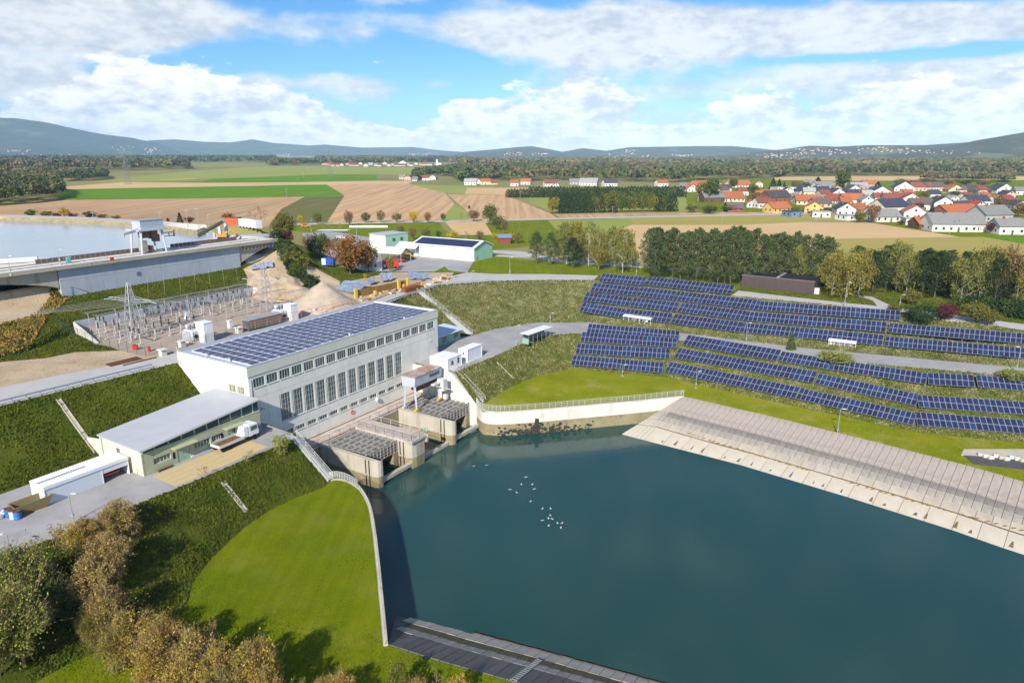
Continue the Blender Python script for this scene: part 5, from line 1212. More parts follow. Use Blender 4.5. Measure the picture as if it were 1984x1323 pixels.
# deck platform left: pale concrete apron
o = MB().prism([(-60, 79.5), (10, 79.5), (7, 86), (-6, 92), (-60, 98)], 10.9, 11.7).build('concrete_apron', M_CONCW); o.location = (OX, OY, 0); o.rotation_euler = (0, 0, TH); tag(o, 'pale concrete apron jutting into the reservoir at the left edge', 'apron')
railing('thin railing round the concrete apron in the reservoir', [fw(-30, 93.5, 11.7), fw(-6, 91.8, 11.7), fw(7, 85.8, 11.7), fw(10, 79.6, 11.7)], rails=2, step=2.5)
# machines on the platform right of the dam
cv = thing('conveyor', 'dark belt conveyor tilted up at the corner of the reservoir', 'conveyor', at(384, 462, 10.9), radians(25))
MB().bar((0, 0, .8), (7.5, 0, 4.8), .55, .5, 6).build('belt', mat('dark_green_steel', (.03, .045, .035), .7), cv)
for x in (2, 5): MB().bar((x, .3, 0), (x, 0, 1.6 + x * .5), .12).build('support', M_STEEL, cv)
MB().box(2.4, 4.2, -1.2, .4, 0, 1.7).build('hopper', M_STEEL, cv)
ex = thing('excavator', 'orange excavator standing on the pale platform beside the reservoir', 'excavator', at(432, 463, 10.9), radians(15))
M_OR = mat('orange_paint', (.70, .26, .02), .5)
MB().box(-1.4, 1.4, -1.1, -.6, 0, .6).build('track', M_DARK, ex); MB().box(-1.4, 1.4, .6, 1.1, 0, .6).build('track', M_DARK, ex); MB().box(-1.5, 1.2, -.9, .9, .65, 1.4).build('body', M_OR, ex); MB().box(.1, 1.1, -.9, -.1, 1.4, 2.3).build('cab', M_OR, ex)
MB().bar((.9, .3, 1.2), (2.6, .3, 3.0), .18).bar((2.6, .3, 3.0), (4.0, .3, 1.4), .14).build('boom', M_OR, ex); MB().box(3.7, 4.4, -.1, .7, .4, 1.3).build('bucket', M_RUST, ex)
for k, (x, y, h_) in enumerate(((424, 461, 3.2), (436, 458, 3.8))): o = MB().box(0, .8, 0, .8, 0, h_).box(.1, .7, .1, .7, h_, h_ + .15).build('steel_panel_stack', M_CRANE, loc=at(x, y, 10.9)); tag(o, ('grey blue upright steel frame beside the excavator', 'tall grey steel panel behind the excavator')[k], 'steel frame')
c_ = thing('container', 'row of white site containers with dark wheels at the end of the dam', 'container', at(463, 441, 10.8), radians(-42)); MB().box(0, 6.2, 0, 2.4, .5, 3.1).build('body', M_WHITE, c_); MB().box(6.25, 12, .1, 2.4, .5, 3.0).build('body', M_WHITE, c_)
for k in range(5): MB().bar((1 + k * 2.4, -.15, .35), (1 + k * 2.4, .1, .35), .35, n=8).build('wheel', M_TIRE, c_)
c_ = thing('container', 'orange red site hut by the white containers on the dam end', 'hut', at(438, 436, 10.6), radians(-10)); MB().box(0, 5, 0, 2.4, 0, 2.6).build('body', mat('orange_red', (.55, .10, .03), .7), c_); MB().box(-.1, 5.1, -.1, 2.5, 2.6, 2.75).build('roof', M_RUST, c_)

# ---------------------------------------------------------------- switchyard
sw = fthing('retaining_wall', 'white retaining wall behind the switchyard below the grass slope', 'retaining wall', 0, 0, 0)
for k in range(12): MB().box(2 + k * 3.7 + .02, 2 + (k + 1) * 3.7 - .02, 57.3, 57.6, -.2, 2.3).build('wall_panel', M_DAMW, sw)
m_ = MB(); m_.ext([(2.0, 57.3, 2.3), (-.2, 44.5, .25), (-.2, 44.5, -.3), (2.0, 57.3, -.3)], (-.3, 0, 0)); m_.build('wing_wall', M_CONCW, sw)
m_ = MB(); m_.ext([(46.4, 57.3, 2.3), (49.4, 46, .25), (49.4, 46, -.3), (46.4, 57.3, -.3)][::-1], (.3, 0, 0)); m_.build('wing_wall', M_CONCW, sw)
M_TR = mat('transformer_grey', (.58, .60, .62), .5, scale=1, col2=(.48, .5, .52)); M_INS = mat('brown_insulator', (.075, .03, .02), .35)
def corrugated(h, r, n=6):
    mb = MB()
    prof = []
    for k in range(n): z = h * k / n; prof += [(r * .6, z), (r, z + h / n * .35), (r, z + h / n * .5), (r * .6, z + h / n * .6)]
    return mb.lathe(prof + [(r * .6, h)], 8)
def transformer(label, px, py, k):
    p = at(px, py, 0); t = thing('transformer', label, 'transformer', p, TH, 'power transformers')
    m_ = MB(); m_.box(-1.5, 1.5, -1.3, 1.3, .4, 2.5); o = m_.build('tank', M_TR, t); b = o.modifiers.new('b', 'BEVEL'); b.width = .25; b.segments = 3
    for i in range(9): MB().box(-1.5 + i * .36, -1.32 + i * .36, -1.75, -1.32, .6, 2.3).build('radiator_fin', M_TR, t)
    for i in range(6): MB().box(-1.85, -1.52, -1.1 + i * .4, -.9 + i * .4, .6, 2.3).build('radiator_fin', M_TR, t)
    MB().bar((-1.2, .5, 3.1), (1.2, .5, 3.1), .4, n=10).build('conservator', M_TR, t)
    for i in range(3): o = corrugated(1.1, .13).build('bushing', M_INS, t); o.location = (-.9 + i * .9, -.4, 2.5)
    for q in ((-1.2, -1.77), (.2, -1.77)): MB().bar((q[0] + .4, q[1], 1.3), (q[0] + .4, q[1] - .12, 1.3), .42, n=12).build('fan', M_DARK, t)
    m_ = MB()
    for x in (-1.6, 0, 1.6):
        for y in (-1.7, 1.5): m_.bar((x, y, 2.5), (x, y, 3.4), .03)
    for y in (-1.7, 1.5): m_.bar((-1.6, y, 3.4), (1.6, y, 3.4), .03); m_.bar((-1.6, y, 2.95), (1.6, y, 2.95), .03)
    m_.build('handrail', M_TR, t); MB().box(-1.9, 1.9, -1.8, 1.6, 0, .38).build('plinth', M_CONC, t)
transformer('silver power transformer with cooling fans at the left of the switchyard', 378, 660, 0); transformer('silver power transformer at the right end of the switchyard', 547, 619, 1)
for k, (x, y, dx, dy, h_, lb) in enumerate(((407, 663, 2.0, 2.6, 3.9, 'tall white fire wall box beside the left transformer'), (572, 620, 2.0, 2.6, 3.5, 'tall white fire wall box beside the right transformer'), (448, 636, .7, .7, 1.6, 'narrow white booth in the middle of the switchyard'), (364, 619, .8, .8, 2.0, 'narrow white booth at the retaining wall'))):
    boxthing('fire_wall_box', lb, 'enclosure', at(x, y, 0) - FA * dx * .5, TH, (dx, dy, h_), M_WHITE, [('roof', -.08, dx + .08, -.08, dy + .08, h_, h_ + .1, M_WHITE), ('side_panel', dx + .002, dx + .03, .1, dy - .1, .1, h_ - .1, M_WHITED)])
gs = fthing('glass_shelter', 'long glazed steel shelter with a red edge behind the powerhouse roof', 'shelter', 18.4, 28.4, 0)
gs.location = at(484, 642, 0)
for k in range(9): MB().box(k * .95, k * .95 + .88, 0, .05, .2, 2.1).build('pane', mat('dirty_glass', (.12, .13, .10), .2, scale=1.5, col2=(.22, .22, .17)), gs)
MB().box(-.1, 8.6, 2.0, 2.1, 0, 2.2).build('back_wall', M_STEEL, gs); MB().box(-.1, 8.7, -.1, 2.2, 2.2, 2.3).build('roof', M_STEEL, gs); MB().box(-.1, -.02, 0, 2.0, 0, 2.2).build('side_wall', M_GLASS, gs)
railing('red railing along the road edge behind the powerhouse roof', [fw(19.5, 26.5, 0.6), fw(49, 24.8, 0.6)], m=M_RAILR, rails=2, step=3, h=1.5, r=.045)
def vent(label, px, py, z=0):
    t = thing('vent_hood', label, 'vent', at(px, py, z), TH, 'concrete ventilation hoods'); MB().box(-.5, .5, -.5, .5, 0, 1.0).build('shaft', M_CONCW, t); MB().box(-.7, .7, -.7, .7, 1.12, 1.28).build('hood', M_CONCW, t); MB().box(-.4, .4, -.4, .4, 1.0, 1.12).build('louvre', M_DARK, t)
vent('white ventilation hood on the back road left of the powerhouse', 316, 689); vent('white ventilation hood right behind the roof corner ladder', 353, 672); vent('white ventilation hood by the glass shelter', 463, 645); vent('white ventilation hood below the gravel cone', 611, 607)
for k, (x, y, lb) in enumerate(((260, 677, 'red barrel at the left of a pair by the switchyard gate'), (265, 678, 'red barrel at the right of a pair by the switchyard gate'), (289, 681, 'single red barrel by the switchyard fence'))):
    t = thing('barrel', lb, 'barrel', at(x, y, 0), 0, 'red barrels by the fence'); MB().lathe([(.3, 0), (.3, .9)], 10).build('body', mat('red_barrel', (.62, .03, .02), .5), t); MB().lathe([(.31, .9), (.31, .95)], 10).build('lid', mat('red_lid', (.4, .03, .02), .5), t)
fe = fthing('mesh_fence', 'dark green mesh fence in front of the switchyard', 'fence', 0, 0, 0)
fpts = [fw(-1.2, 57.5, 1.5), fw(-1.5, 44, 0), fw(-1.0, 36, 0), fw(-.5, 28, 0), fw(8, 26.5, 0), fw(18, 26.5, 0)]; fe.location = (0, 0, 0); fe.rotation_euler = (0, 0, 0)
FD = dense(fpts, 2.5); pm = MB().bar((0, 0, 0), (0, 0, 2.0), .045).mesh('post', mat('fence_green', (.03, .09, .06), .6))
for p in FD: inst('post', pm, fe, p)
mb = MB()
for a, b in zip(FD[:-1], FD[1:]):
    for q in range(5): mb.bar(a + Vector((0, 0, .15 + q * .45)), b + Vector((0, 0, .15 + q * .45)), .012, n=3)
    for q in range(1, 8): c = a.lerp(b, q / 8); mb.bar(c + Vector((0, 0, .1)), c + Vector((0, 0, 2.0)), .008, n=3)
o = mb.build('mesh_wires', mat('fence_green', (.03, .09, .06)), fe); o['kind'] = 'stuff'
bay = {}
def apparatus(label, s, w, kind, rz=0):
    t = fthing('disconnector', label, 'switchgear', s, w, 0, rz, 'switchgear frames of the switchyard')
    if kind not in bay:
        H = 2.3; bay[kind] = (MB().bar((0, 0, 0), (0, 0, H), .07, n=6).mesh('post', M_FRAMEL), corrugated(1.3 if kind else 1.0, .16).mesh('insulator', M_INS), MB().box(-2.0, 2.0, -.1, .1, H - .12, H).mesh('beam', M_STEEL),
            MB().bar((-1.9, 0, 0), (1.9, 0, 0), .05).mesh('busbar', M_STEEL), MB().box(-.3, .3, -.3, .3, 0, .25).mesh('foot', M_CONC))
    po, ins, be, bu, ft = bay[kind]
    for x in (-1.6, 1.6): inst('post', po, t, (x, 0, 0)); inst('foot', ft, t, (x, 0, 0))
    inst('beam', be, t)
    for x in (-1.6, 0, 1.6): inst('insulator', ins, t, (x, 0, 2.3))
    if kind == 0: inst('busbar', bu, t, (0, 0, 3.45))
rows_ = [(38, 'front'), (43, 'second'), (48, 'third'), (53, 'rear')]
for j, (w_, rn) in enumerate(rows_):
    for i in range(7):
        s_ = 3.5 + i * 5.6 + (j % 2) * 1.4
        if s_ > 44 or (w_ < 44 and s_ > 16 and not s_ > 40): continue
        apparatus('%s switchgear frame from the left in the %s row' % (('first', 'second', 'third', 'fourth', 'fifth', 'sixth', 'seventh', 'eighth')[i], rn), s_, w_, (i + j) % 2, radians(90) if (i + j) % 3 == 0 else 0)
for i in range(6):
    s_ = 15 + i * 4.6; t = fthing('portal_frame', 'tall steel portal frame with hanging busbars, number %s from the left along the retaining wall' % ('one', 'two', 'three', 'four', 'five', 'six')[i], 'portal frame', s_, 56.2, 0, 0, 'steel portal frames by the wall')
    t['label'] = '%s steel portal frame from the left along the white retaining wall' % ('first', 'second', 'third', 'fourth', 'fifth', 'sixth')[i]
    for x in (-1.4, 1.4): MB().bar((x, 0, 0), (x, 0, 4.3), .08).build('post', mat('dark_steel', (.10, .09, .085), .7), t)
    MB().bar((-1.5, 0, 3.2), (1.5, 0, 3.2), .07).build('beam', mat('dark_steel', (.1, .09, .085)), t)
    for x in (-1.4, 0, 1.4): o = corrugated(.7, .12, 4).build('insulator', M_INS, t); o.location = (x, 0, 3.2 if x == 0 else 4.2)
for j, w_ in enumerate((36.5, 40.5, 45.5, 50.5, 54.5)):
    tb = fthing('bus_tube', '%s overhead steel bus tube running along the switchyard' % ('front', 'second', 'middle', 'fourth', 'rear')[j], 'bus tube', 3 if j != 0 else 40, w_, 4.1)
    Lb2 = 40 if j else 7; MB().bar((0, 0, 0), (Lb2, 0, 0), .06).build('tube', M_STEEL, tb); MB().bar((0, 1.0, 0), (Lb2, 1.0, 0), .06).build('tube', M_STEEL, tb)
    for x in np.arange(.5, Lb2, 5.6): MB().bar((x, 0, -4.1), (x, 0, 0), .07).bar((x, 0, -.1), (x, 1.0, -.1), .05).build('support', M_STEEL, tb)
for j, w_ in enumerate((34.5, 41, 46, 51.5)):
    o = MB().box(2 if j else 30, 45, w_, w_ + .5, .01, .28).build('cable_trough', M_CONC); o.location = (OX, OY, 0); o.rotation_euler = (0, 0, TH); tag(o, '%s low concrete cable trough across the switchyard floor' % ('front', 'second', 'third', 'rear')[j], 'trough')
tb_ = fthing('timber_stack', 'stack of dark steel rails lying on the back road', 'rails', -7.5, 27, 0, -.05)
for k in range(6): MB().box(0, 5.5, k * .35, k * .35 + .22, 0.02, .22).build('rail', M_RUST, tb_)
MB().box(1.5, 7.5, -1.3, -1.1, .02, .2).build('rail', M_RUST, tb_)

# ---------------------------------------------------------------- building site
def heap(name, label, cat, p, rx, ry, h, m, seed=0, sharp=1.0, rz=0, n=40):
    rg = np.random.default_rng(seed); X = []; F = []; k = 0
    for i in range(n + 1):
        for j in range(n + 1):
            u, v = (i / n - .5) * 2, (j / n - .5) * 2; d = sqrt(u * u + v * v)
            z = h * max(0, 1 - d) ** sharp
            nz_ = mnoise.noise(Vector((u * 2.2 + seed, v * 2.2, 0))) * .25 + mnoise.noise(Vector((u * 7, v * 7 + seed, 1))) * .06
            X.append((u * rx, v * ry, z * (1 + nz_ * (1.5 if sharp < 1 else .5)) - .25 * max(0, d - .85)))
    F = [(i * (n + 1) + j, (i + 1) * (n + 1) + j, (i + 1) * (n + 1) + j + 1, i * (n + 1) + j + 1) for i in range(n) for j in range(n)]
    F = [f for f in F if any(X[q][2] > -.05 for q in f)]
    me = bpy.data.meshes.new(name); me.from_pydata(X, [], F); me.update(); me.materials.append(m); o = link(bpy.data.objects.new(name, me)); o.location = p; o.rotation_euler = (0, 0, rz)
    tag(o, label, cat); return o
M_PILE = mat('pale_gravel', (.52, .43, .33), .95, scale=.6, col2=(.42, .345, .26), bump=.8, bscale=5)
heap('gravel_heap', 'pale cone shaped gravel heap right behind the powerhouse roof', 'heap', at(622, 598, 0) + Vector((0, 2, 0)), 9.2, 8.5, 6.4, M_PILE, 3, 1.0)
pz = atT(556, 560); heap('sand_heap', 'large rutted sand heap below the end of the dam', 'heap', Vector((pz.x, pz.y, pz.z - 1.0)), 9, 12, 4.0, M_SAND, 5, .8, .5)
pz = atT(510, 545); heap('sand_heap', 'brown sand slope against the dam haunch', 'heap', Vector((pz.x, pz.y, pz.z - .8)), 7, 6, 3.0, M_SAND, 9, .8, .2)
M_WOODF = mat('formwork_board', (.30, .19, .05), .9, scale=2, col2=(.24, .15, .045), obj_rand=.15); M_YELF = mat('yellow_formwork', (.68, .47, .08), .8); M_REB = mat('rebar_rust', (.22, .08, .03), .9)
fwk = thing('formwork', 'brown and yellow formwork wall in the building pit', 'formwork', at(692, 577, 0), 0)
q = at(788, 556, 0) - at(692, 577, 0); fwk.rotation_euler = (0, 0, atan2(q.y, q.x)); FL = q.length
for k in range(26): MB().box(k * FL / 26 + .02, (k + 1) * FL / 26 - .02, 0, .12, 0, 2.0).build('board', M_WOODF, fwk)
for x in (-.6, FL * .82, FL + .3): 
    for j in range(6): MB().box(x - .4, x + .5, -.5, -.02, .02 + j * .42, .4 + j * .42).build('yellow_panel', M_YELF, fwk)
for x in (FL * .28, FL * .87): MB().box(x - .3, x + .3, -1.6, -1.0, 0, 1.2).build('yellow_prop', M_YELF, fwk)
rb_ = thing('rebar_cage', 'rusty red rebar cage beside the yellow formwork', 'rebar', at(787, 568, 0), fwk.rotation_euler.z)
for k in range(14):
    MB().bar((k * .5, 0, 0), (k * .5, 0, 1.5), .05).bar((k * .5, 2.0, 0), (k * .5, 2.0, 1.6), .05).bar((k * .5, 0, 1.5), (k * .5, 2, 1.6), .04).build('stirrup', M_REB, rb_)
for z in (.3, .7, 1.1, 1.5): MB().bar((0, 0, z), (6.5, 0, z), .05).bar((0, 2, z), (6.5, 2, z), .05).build('bar', M_REB, rb_)
MB().box(0, 6.5, .3, 1.8, 0, 1.1).build('block', mat('rusty_boards', (.24, .09, .04), .9, scale=1), rb_)
M_TARP = mat('blue_tarp', (.16, .21, .30), .45, scale=1.5, col2=(.30, .34, .40), bump=.6, bscale=1.2)
def tarp(label, pts, seed):
    n = 12; a, b, c, d = [Vector(p) for p in pts]; V = []; o_ = a.copy()
    for i in range(n + 1):
        for j in range(n + 1):
            u, v = i / n, j / n; p = a.lerp(b, u).lerp(d.lerp(c, u), v); p = p - o_ + Vector((0, 0, .35 * mnoise.noise(Vector((u * 6, v * 3, seed))))); V.append(p)
    me = bpy.data.meshes.new('tarpaulin'); me.from_pydata(V, [], [(i * (n + 1) + j, (i + 1) * (n + 1) + j, (i + 1) * (n + 1) + j + 1, i * (n + 1) + j + 1) for i in range(n) for j in range(n)]); me.update(); me.materials.append(M_TARP)
    o = link(bpy.data.objects.new('tarpaulin', me)); o.location = o_; sol = o.modifiers.new('s', 'SOLIDIFY'); sol.thickness = .04; tag(o, label, 'tarpaulin', 'blue tarpaulins of the pit')
tarp('wrinkled blue tarpaulin along the left rim of the pit', [at(650, 560, .3), at(688, 569, .3), at(716, 546, 2.0), at(668, 543, 2.0)], 1)
tarp('small blue tarpaulin next to the pale sand at the pit rim', [at(712, 549, .8), at(724, 548, .8), at(728, 537, 1.7), at(712, 538, 1.7)], 2)
tarp('shiny blue tarpaulin in front of the red box trailer', [at(738, 545, .5), at(762, 541, .5), at(760, 528, 2.2), at(735, 529, 2.2)], 3)
tarp('blue tarpaulin at the right rim of the pit', [at(792, 541, .3), at(840, 539, .3), at(828, 529, 1.2), at(790, 526, 1.4)], 4)
tarp('blue tarpaulin lying below the dam haunch', [atT(487, 527) + Vector((0, 0, .6)), atT(530, 520) + Vector((0, 0, .6)), atT(528, 512) + Vector((0, 0, 1)), atT(486, 520) + Vector((0, 0, .8))], 5)
for k in range(64):
    x = RND.uniform(700, 885); y = 590 - (x - 700) * .24 + RND.uniform(-16, -3); 
    p = atT(x, y); o = (MB().box(0, RND.uniform(.6, 2.2), 0, RND.uniform(.2, .7), 0, RND.uniform(.12, .5)) if k % 3 else MB().blob((0, 0, .15), (.6, .4, .3), 7, 5, .3)).build('material_stack', (M_WOODF, M_STEEL, M_YELF, M_REB, M_FRAMEL)[k % 5], loc=p); o.rotation_euler = (0, 0, RND.uniform(0, 3))
    tag(o, ('low pile of brown boards', 'grey steel scrap pile', 'yellow formwork pile', 'rusty steel pile', 'pale board pile')[k % 5] + ' scattered along the front of the building pit', 'material', 'building material beside the pit')
c1 = atT(703, 525); container('white site container tilted beside the red trailer', *fr(c1)[:2], 6.0, 2.4, 2.5, -TH + radians(8), [(1.6, 2.1, 1.2, 1.7, 'f', M_DARK), (3.8, 4.3, 1.2, 1.9, 'f', M_DARK)], z=0)
c1 = atT(741, 521); t = thing('box_trailer', 'red box trailer with a round sign between bushes at the pit', 'trailer', c1, radians(6))
MB().box(0, 5.2, 0, 2.2, .4, 2.6).build('body', mat('red_paint', (.55, .02, .015), .5), t)
for x in (1, 4.2): MB().bar((x, -.05, .4), (x, .25, .4), .4, n=10).build('wheel', M_TIRE, t)
MB().bar((.8, -.1, .9), (.8, -.02, .9), .42, n=14).build('round_sign', M_WHITE, t)
c1 = atT(624, 514); t = thing('container', 'blue container with a white end under the trees', 'container', c1, radians(-8)); MB().box(0, 3.8, 0, 2.2, 0, 2.4).build('body', mat('blue_paint', (.02, .09, .38), .5), t); MB().box(-.05, 1.3, -.06, -.003, .2, 2.2).build('end_panel', M_WHITE, t); MB().bar((2.6, -.3, 1.2), (2.6, -.01, 1.2), .8, n=12).build('drum', mat('blue_paint', (.02, .09, .38)), t)
c1 = atT(684, 512); t = thing('container', 'dark blue container behind the orange tree', 'container', c1, 0); MB().box(-4, 2, 2, 4.4, 0, 2.2).build('body', mat('dark_blue_paint', (.015, .04, .16), .5), t); MB().box(-4.05, 2.05, 1.95, 4.45, 2.2, 2.3).build('roof', mat('dark_blue_paint', (.015, .04, .16)), t)

# ---------------------------------------------------------------- depot buildings
def base3(A, B, C, z=0):
    a, b, c = at(*A, z), at(*B, z), at(*C, z); d = b - a; return a, atan2(d.y, d.x), d.length, abs((c - b).dot(Vector((-d.y, d.x, 0)).normalized()))
p, rz, Lh, Wh = base3((801.5, 496.5), (918.5, 507), (953.8, 498.5)); hh = height_at(918.5, 482, at(918.5, 507, 0).y)
hl_ = thing('depot_hall', 'white depot hall with mint gable and solar modules on its low roof', 'hall', p, rz); rd = hh + 1.9
for k in range(7):
    x0, x1 = Lh * k / 7 + .04, Lh * (k + 1) / 7 - .04; MB().box(x0, x1, -.02, .1, .05, hh - .5).build('sliding_door' if k > 2 else 'wall_panel', M_WHITE, hl_)
MB().box(0.05, Lh - .05, .11, Wh, 0, hh).build('wall', M_MINTW, hl_); MB().box(0, Lh, -.05, .1, hh - .48, hh).build('fascia', M_WHITE, hl_)
m_ = MB(); m_.ext([(Lh, 0, 0), (Lh, Wh, 0), (Lh, Wh, hh), (Lh, Wh / 2, rd), (Lh, 0, hh)], (.1, 0, 0)); m_.build('gable_wall', M_MINTW, hl_)
m_ = MB(); m_.ext([(0, 0, 0), (0, Wh, 0), (0, Wh, hh), (0, Wh / 2, rd), (0, 0, hh)][::-1], (-.0 + .04, 0, 0)); m_.build('gable_wall', M_MINTW, hl_)
for s_ in (0, 1):
    y0, y1 = (-.5, Wh / 2) if s_ == 0 else (Wh + .5, Wh / 2); z0 = hh - .0; pts = [(-.5, y0, z0), (-.5, y1, rd + .1), (-.5, y1, rd + .3), (-.5, y0, z0 + .22)]
    m_ = MB(); m_.ext(pts if s_ else pts[::-1], (Lh + 1.0, 0, 0)); m_.build('roof_slope', M_WHITE, hl_)
ang = atan2(rd + .3 - hh - .22, Wh / 2 + .5); nl = 14
for i in range(nl):
    for j in range(3):
        o = MB().box(.05, (Lh - 1.2) / nl - .03, .05, 1.72, 0, .05).build('solar_module', PVM[1 if (i * 3 + j) % 4 else 0], hl_); o.location = (.6 + i * (Lh - 1.2) / nl, -.2 + j * 1.78 * cos(ang), hh + .26 + (.3 + j * 1.78) * sin(ang) + .12); o.rotation_euler = (ang, 0, 0)
MB().box(Lh + .1, Lh + .16, 1.6, 2.2, .3, 1.5).build('hydrant_cabinet', mat('red_paint', (.55, .02, .015)), hl_)
p, rz, Lg, Wg = base3((717, 484), (748, 488), (775, 480)); hg = height_at(748, 457, at(748, 488, 0).y)
gb = thing('green_office', 'pale green flat roofed office block behind the pitched canopies', 'office', p, rz)
MB().box(0, Lg, 0, Wg, 0, hg).build('wall', M_MINTP, gb); MB().box(Lg + .002, Lg + .08, 0, Wg, 0, hg).build('side_wall', M_MINTW, gb); MB().box(-.2, Lg + .2, -.2, Wg + .2, hg, hg + .3).build('roof', M_GREYR, gb)
for y in (Wg * .3, Wg * .65): MB().box(Lg + .085, Lg + .14, y, y + 1.4, hg - 2.4, hg - 1.2).build('window', M_GLASS, gb)
MB().box(Lg * .4, Lg * .9, -.9, -.1, 0, 2.2).build('porch', M_MINTP, gb)
def canopy(label, A, B, h_, L_, rz):
    t = thing('open_canopy', label, 'canopy', at(*A, 0), rz); Wc = 6.5
    for s_ in (0, 1):
        y0, y1 = (-.4, Wc / 2) if s_ == 0 else (Wc + .4, Wc / 2); pts = [(-.3, y0, h_), (-.3, y1, h_ + 1.7), (-.3, y1, h_ + 1.85), (-.3, y0, h_ + .15)]; m_ = MB(); m_.ext(pts if s_ else pts[::-1], (L_ + .6, 0, 0)); m_.build('roof_slope', M_WHITE, t)
    for x in (0, L_ / 2, L_):
        for y in (0, Wc): MB().bar((x, y, 0), (x, y, h_), .12).build('post', M_STEEL, t)
        MB().bar((x, 0, h_), (x, Wc, h_), .1).bar((x, 0, h_), (x, Wc / 2, h_ + 1.6), .08).bar((x, Wc, h_), (x, Wc / 2, h_ + 1.6), .08).build('truss', M_DARK, t)
    return t
canopy('near open gabled canopy with a white roof sheltering parked vehicles', (733, 508), None, 3.2, 9, radians(-22)); canopy('far open gabled canopy with a white roof beside the hall', (768, 497), None, 3.2, 8, radians(-22))
def car(label, p, rz, col, van=False, cat='car', name=None):
    t = thing(name or ('delivery_van' if van else 'parked_car'), label, cat, p, rz, 'vehicles in the depot and village'); m = mat('car_paint_%02d%02d%02d' % tuple(int(c * 99) for c in col), col, .35)
    h2 = 2.0 if van else 1.45
    b_ = MB(); b_.ext([(0, 0, .35), (4.3, 0, .35), (4.3, 0, .85), (3.5, 0, .95), (2.9, 0, h2), (.5 if not van else .05, 0, h2), (0, 0, .95)], (0, 1.7, 0)); o = b_.build('body', m, t)
    bm = bmesh.new(); bm.from_mesh(o.data); bmesh.ops.recalc_face_normals(bm, faces=bm.faces); bm.to_mesh(o.data); bm.free()
    MB().box(.7, 2.8, -.02, 1.72, .98, h2 - .15).build('side_window', M_GLASS, t); MB().ext([(3.45, .15, 1.0), (3.45, 1.55, 1.0), (2.95, 1.55, h2 - .08), (2.95, .15, h2 - .08)], (.04, 0, .02)).build('windscreen', M_GLASS, t)
    for x in (.8, 3.4):
        for y in (-.03, 1.53): MB().bar((x, y, .32), (x, y + .2, .32), .32, n=10).build('wheel', M_TIRE, t)
    return t
car('orange yellow van parked under the far canopy', at(781, 503, 0), .3, (.70, .35, .02), True, 'van'); car('dark red van under the near canopy', at(762, 509, 0), .2, (.28, .03, .03), True, 'van'); car('dark car under the near canopy', at(747, 508, 0), .3, (.03, .03, .04)); 
car('white car parked at the upper end of the depot yard', at(651, 463, 0), -.2, (.6, .6, .6)); car('orange tractor on the path behind the depot', at(584, 441, 0), .2, (.65, .2, .03), True, 'tractor', 'tractor')
p, rz, Lb_, Wb_ = base3((1436, 556), (1576, 570.5), (1590, 560)); hb = height_at(1436, 533.5, at(1436, 556, 0).y)
bb_ = thing('brown_building', 'long windowless dark brown building with black solar film on its roof', 'building', p, rz); Wb_ = max(Wb_, 7)
for k in range(24): MB().box(k * Lb_ / 24 + .01, (k + 1) * Lb_ / 24 - .01, -.04, .1, 0, hb).build('cladding_panel', mat('brown_cladding', (.075, .05, .048), .6, obj_rand=.05), bb_)
MB().box(0.05, Lb_ - .05, .11, Wb_, 0, hb - .1).build('wall', mat('brown_cladding', (.075, .05, .048)), bb_); MB().box(-.1, Lb_ + .1, -.1, .25, hb + .003, hb + .25).build('parapet', mat('brown_edge', (.16, .12, .12), .5), bb_)
MB().box(-.1, .1, .26, Wb_ + .1, hb + .003, hb + .25).build('parapet', mat('brown_edge', (.16, .12, .12)), bb_)
MB().box(.12, Lb_, .26, Wb_, hb - .09, hb + .05).build('roof', mat('dark_roof', (.04, .038, .045), .4), bb_)
for k in range(2): MB().box(.8 + k * Lb_ / 2, Lb_ / 2 - .8 + k * Lb_ / 2, 1.2, Wb_ - .6, hb + .12, hb + .2).build('solar_film', mat('black_film', (.012, .014, .022), .35), bb_)
MB().box(Lb_ / 2 - .35, Lb_ / 2 + .35, .3, Wb_ - .3, hb + .21, hb + .4).build('roof_grating', M_STEEL, bb_)
boxthing('switch_cabinet', 'pale grey cabinet at the right end of the brown building', 'cabinet', at(1577, 570, 0), rz, (1.2, .8, 1.7), M_FRAMEL, [('lid', -.04, 1.24, -.04, .84, 1.7, 1.76, M_STEEL)])
p = at(966, 473, 0); hu = thing('garden_hut', 'reddish brown hut with a blue grey roof at the end of the avenue', 'hut', p, radians(4)); MB().box(0, 5.0, 0, 3.5, 0, 2.6).build('wall', mat('red_brown_wood', (.20, .05, .03), .8), hu)
m_ = MB(); m_.ext([(-.4, -.5, 2.5), (-.4, 1.75, 3.9), (-.4, 4.0, 2.5), (-.4, 1.75, 3.7)][::-1], (5.8, 0, 0)); m_.build('roof', mat('blue_grey_roof', (.16, .20, .28), .6), hu)
t = thing('long_barrier', 'long low white barrier on the lawn behind the avenue', 'barrier', at(677, 441, 0), 0)
q = at(753, 440, 0) - at(677, 441, 0); 
for k in range(12): MB().box(k * q.x / 12 + .04, (k + 1) * q.x / 12 - .04, 0, .2, 0, 1.0).build('panel', M_WHITE, t)
t = thing('playground_frame', 'playground swing frame standing on a pale sand patch', 'playground', at(622, 446, 0), 0); MB().prism([(-2, -2), (13, -2.5), (14, 3), (0, 3.4)], -.05, .06).build('sand_patch', M_WHITE, t)
for x in (1, 5, 9): MB().bar((x, 0, 0), (x, 0, 3.2), .12).bar((x, 2.4, 0), (x, 2.4, 3.2), .12).bar((x, 0, 3.2), (x, 2.4, 3.2), .1).build('frame', M_WOODF, t)
MB().bar((1, 1.2, 3.2), (9, 1.2, 3.2), .12).build('beam', M_WOODF, t)
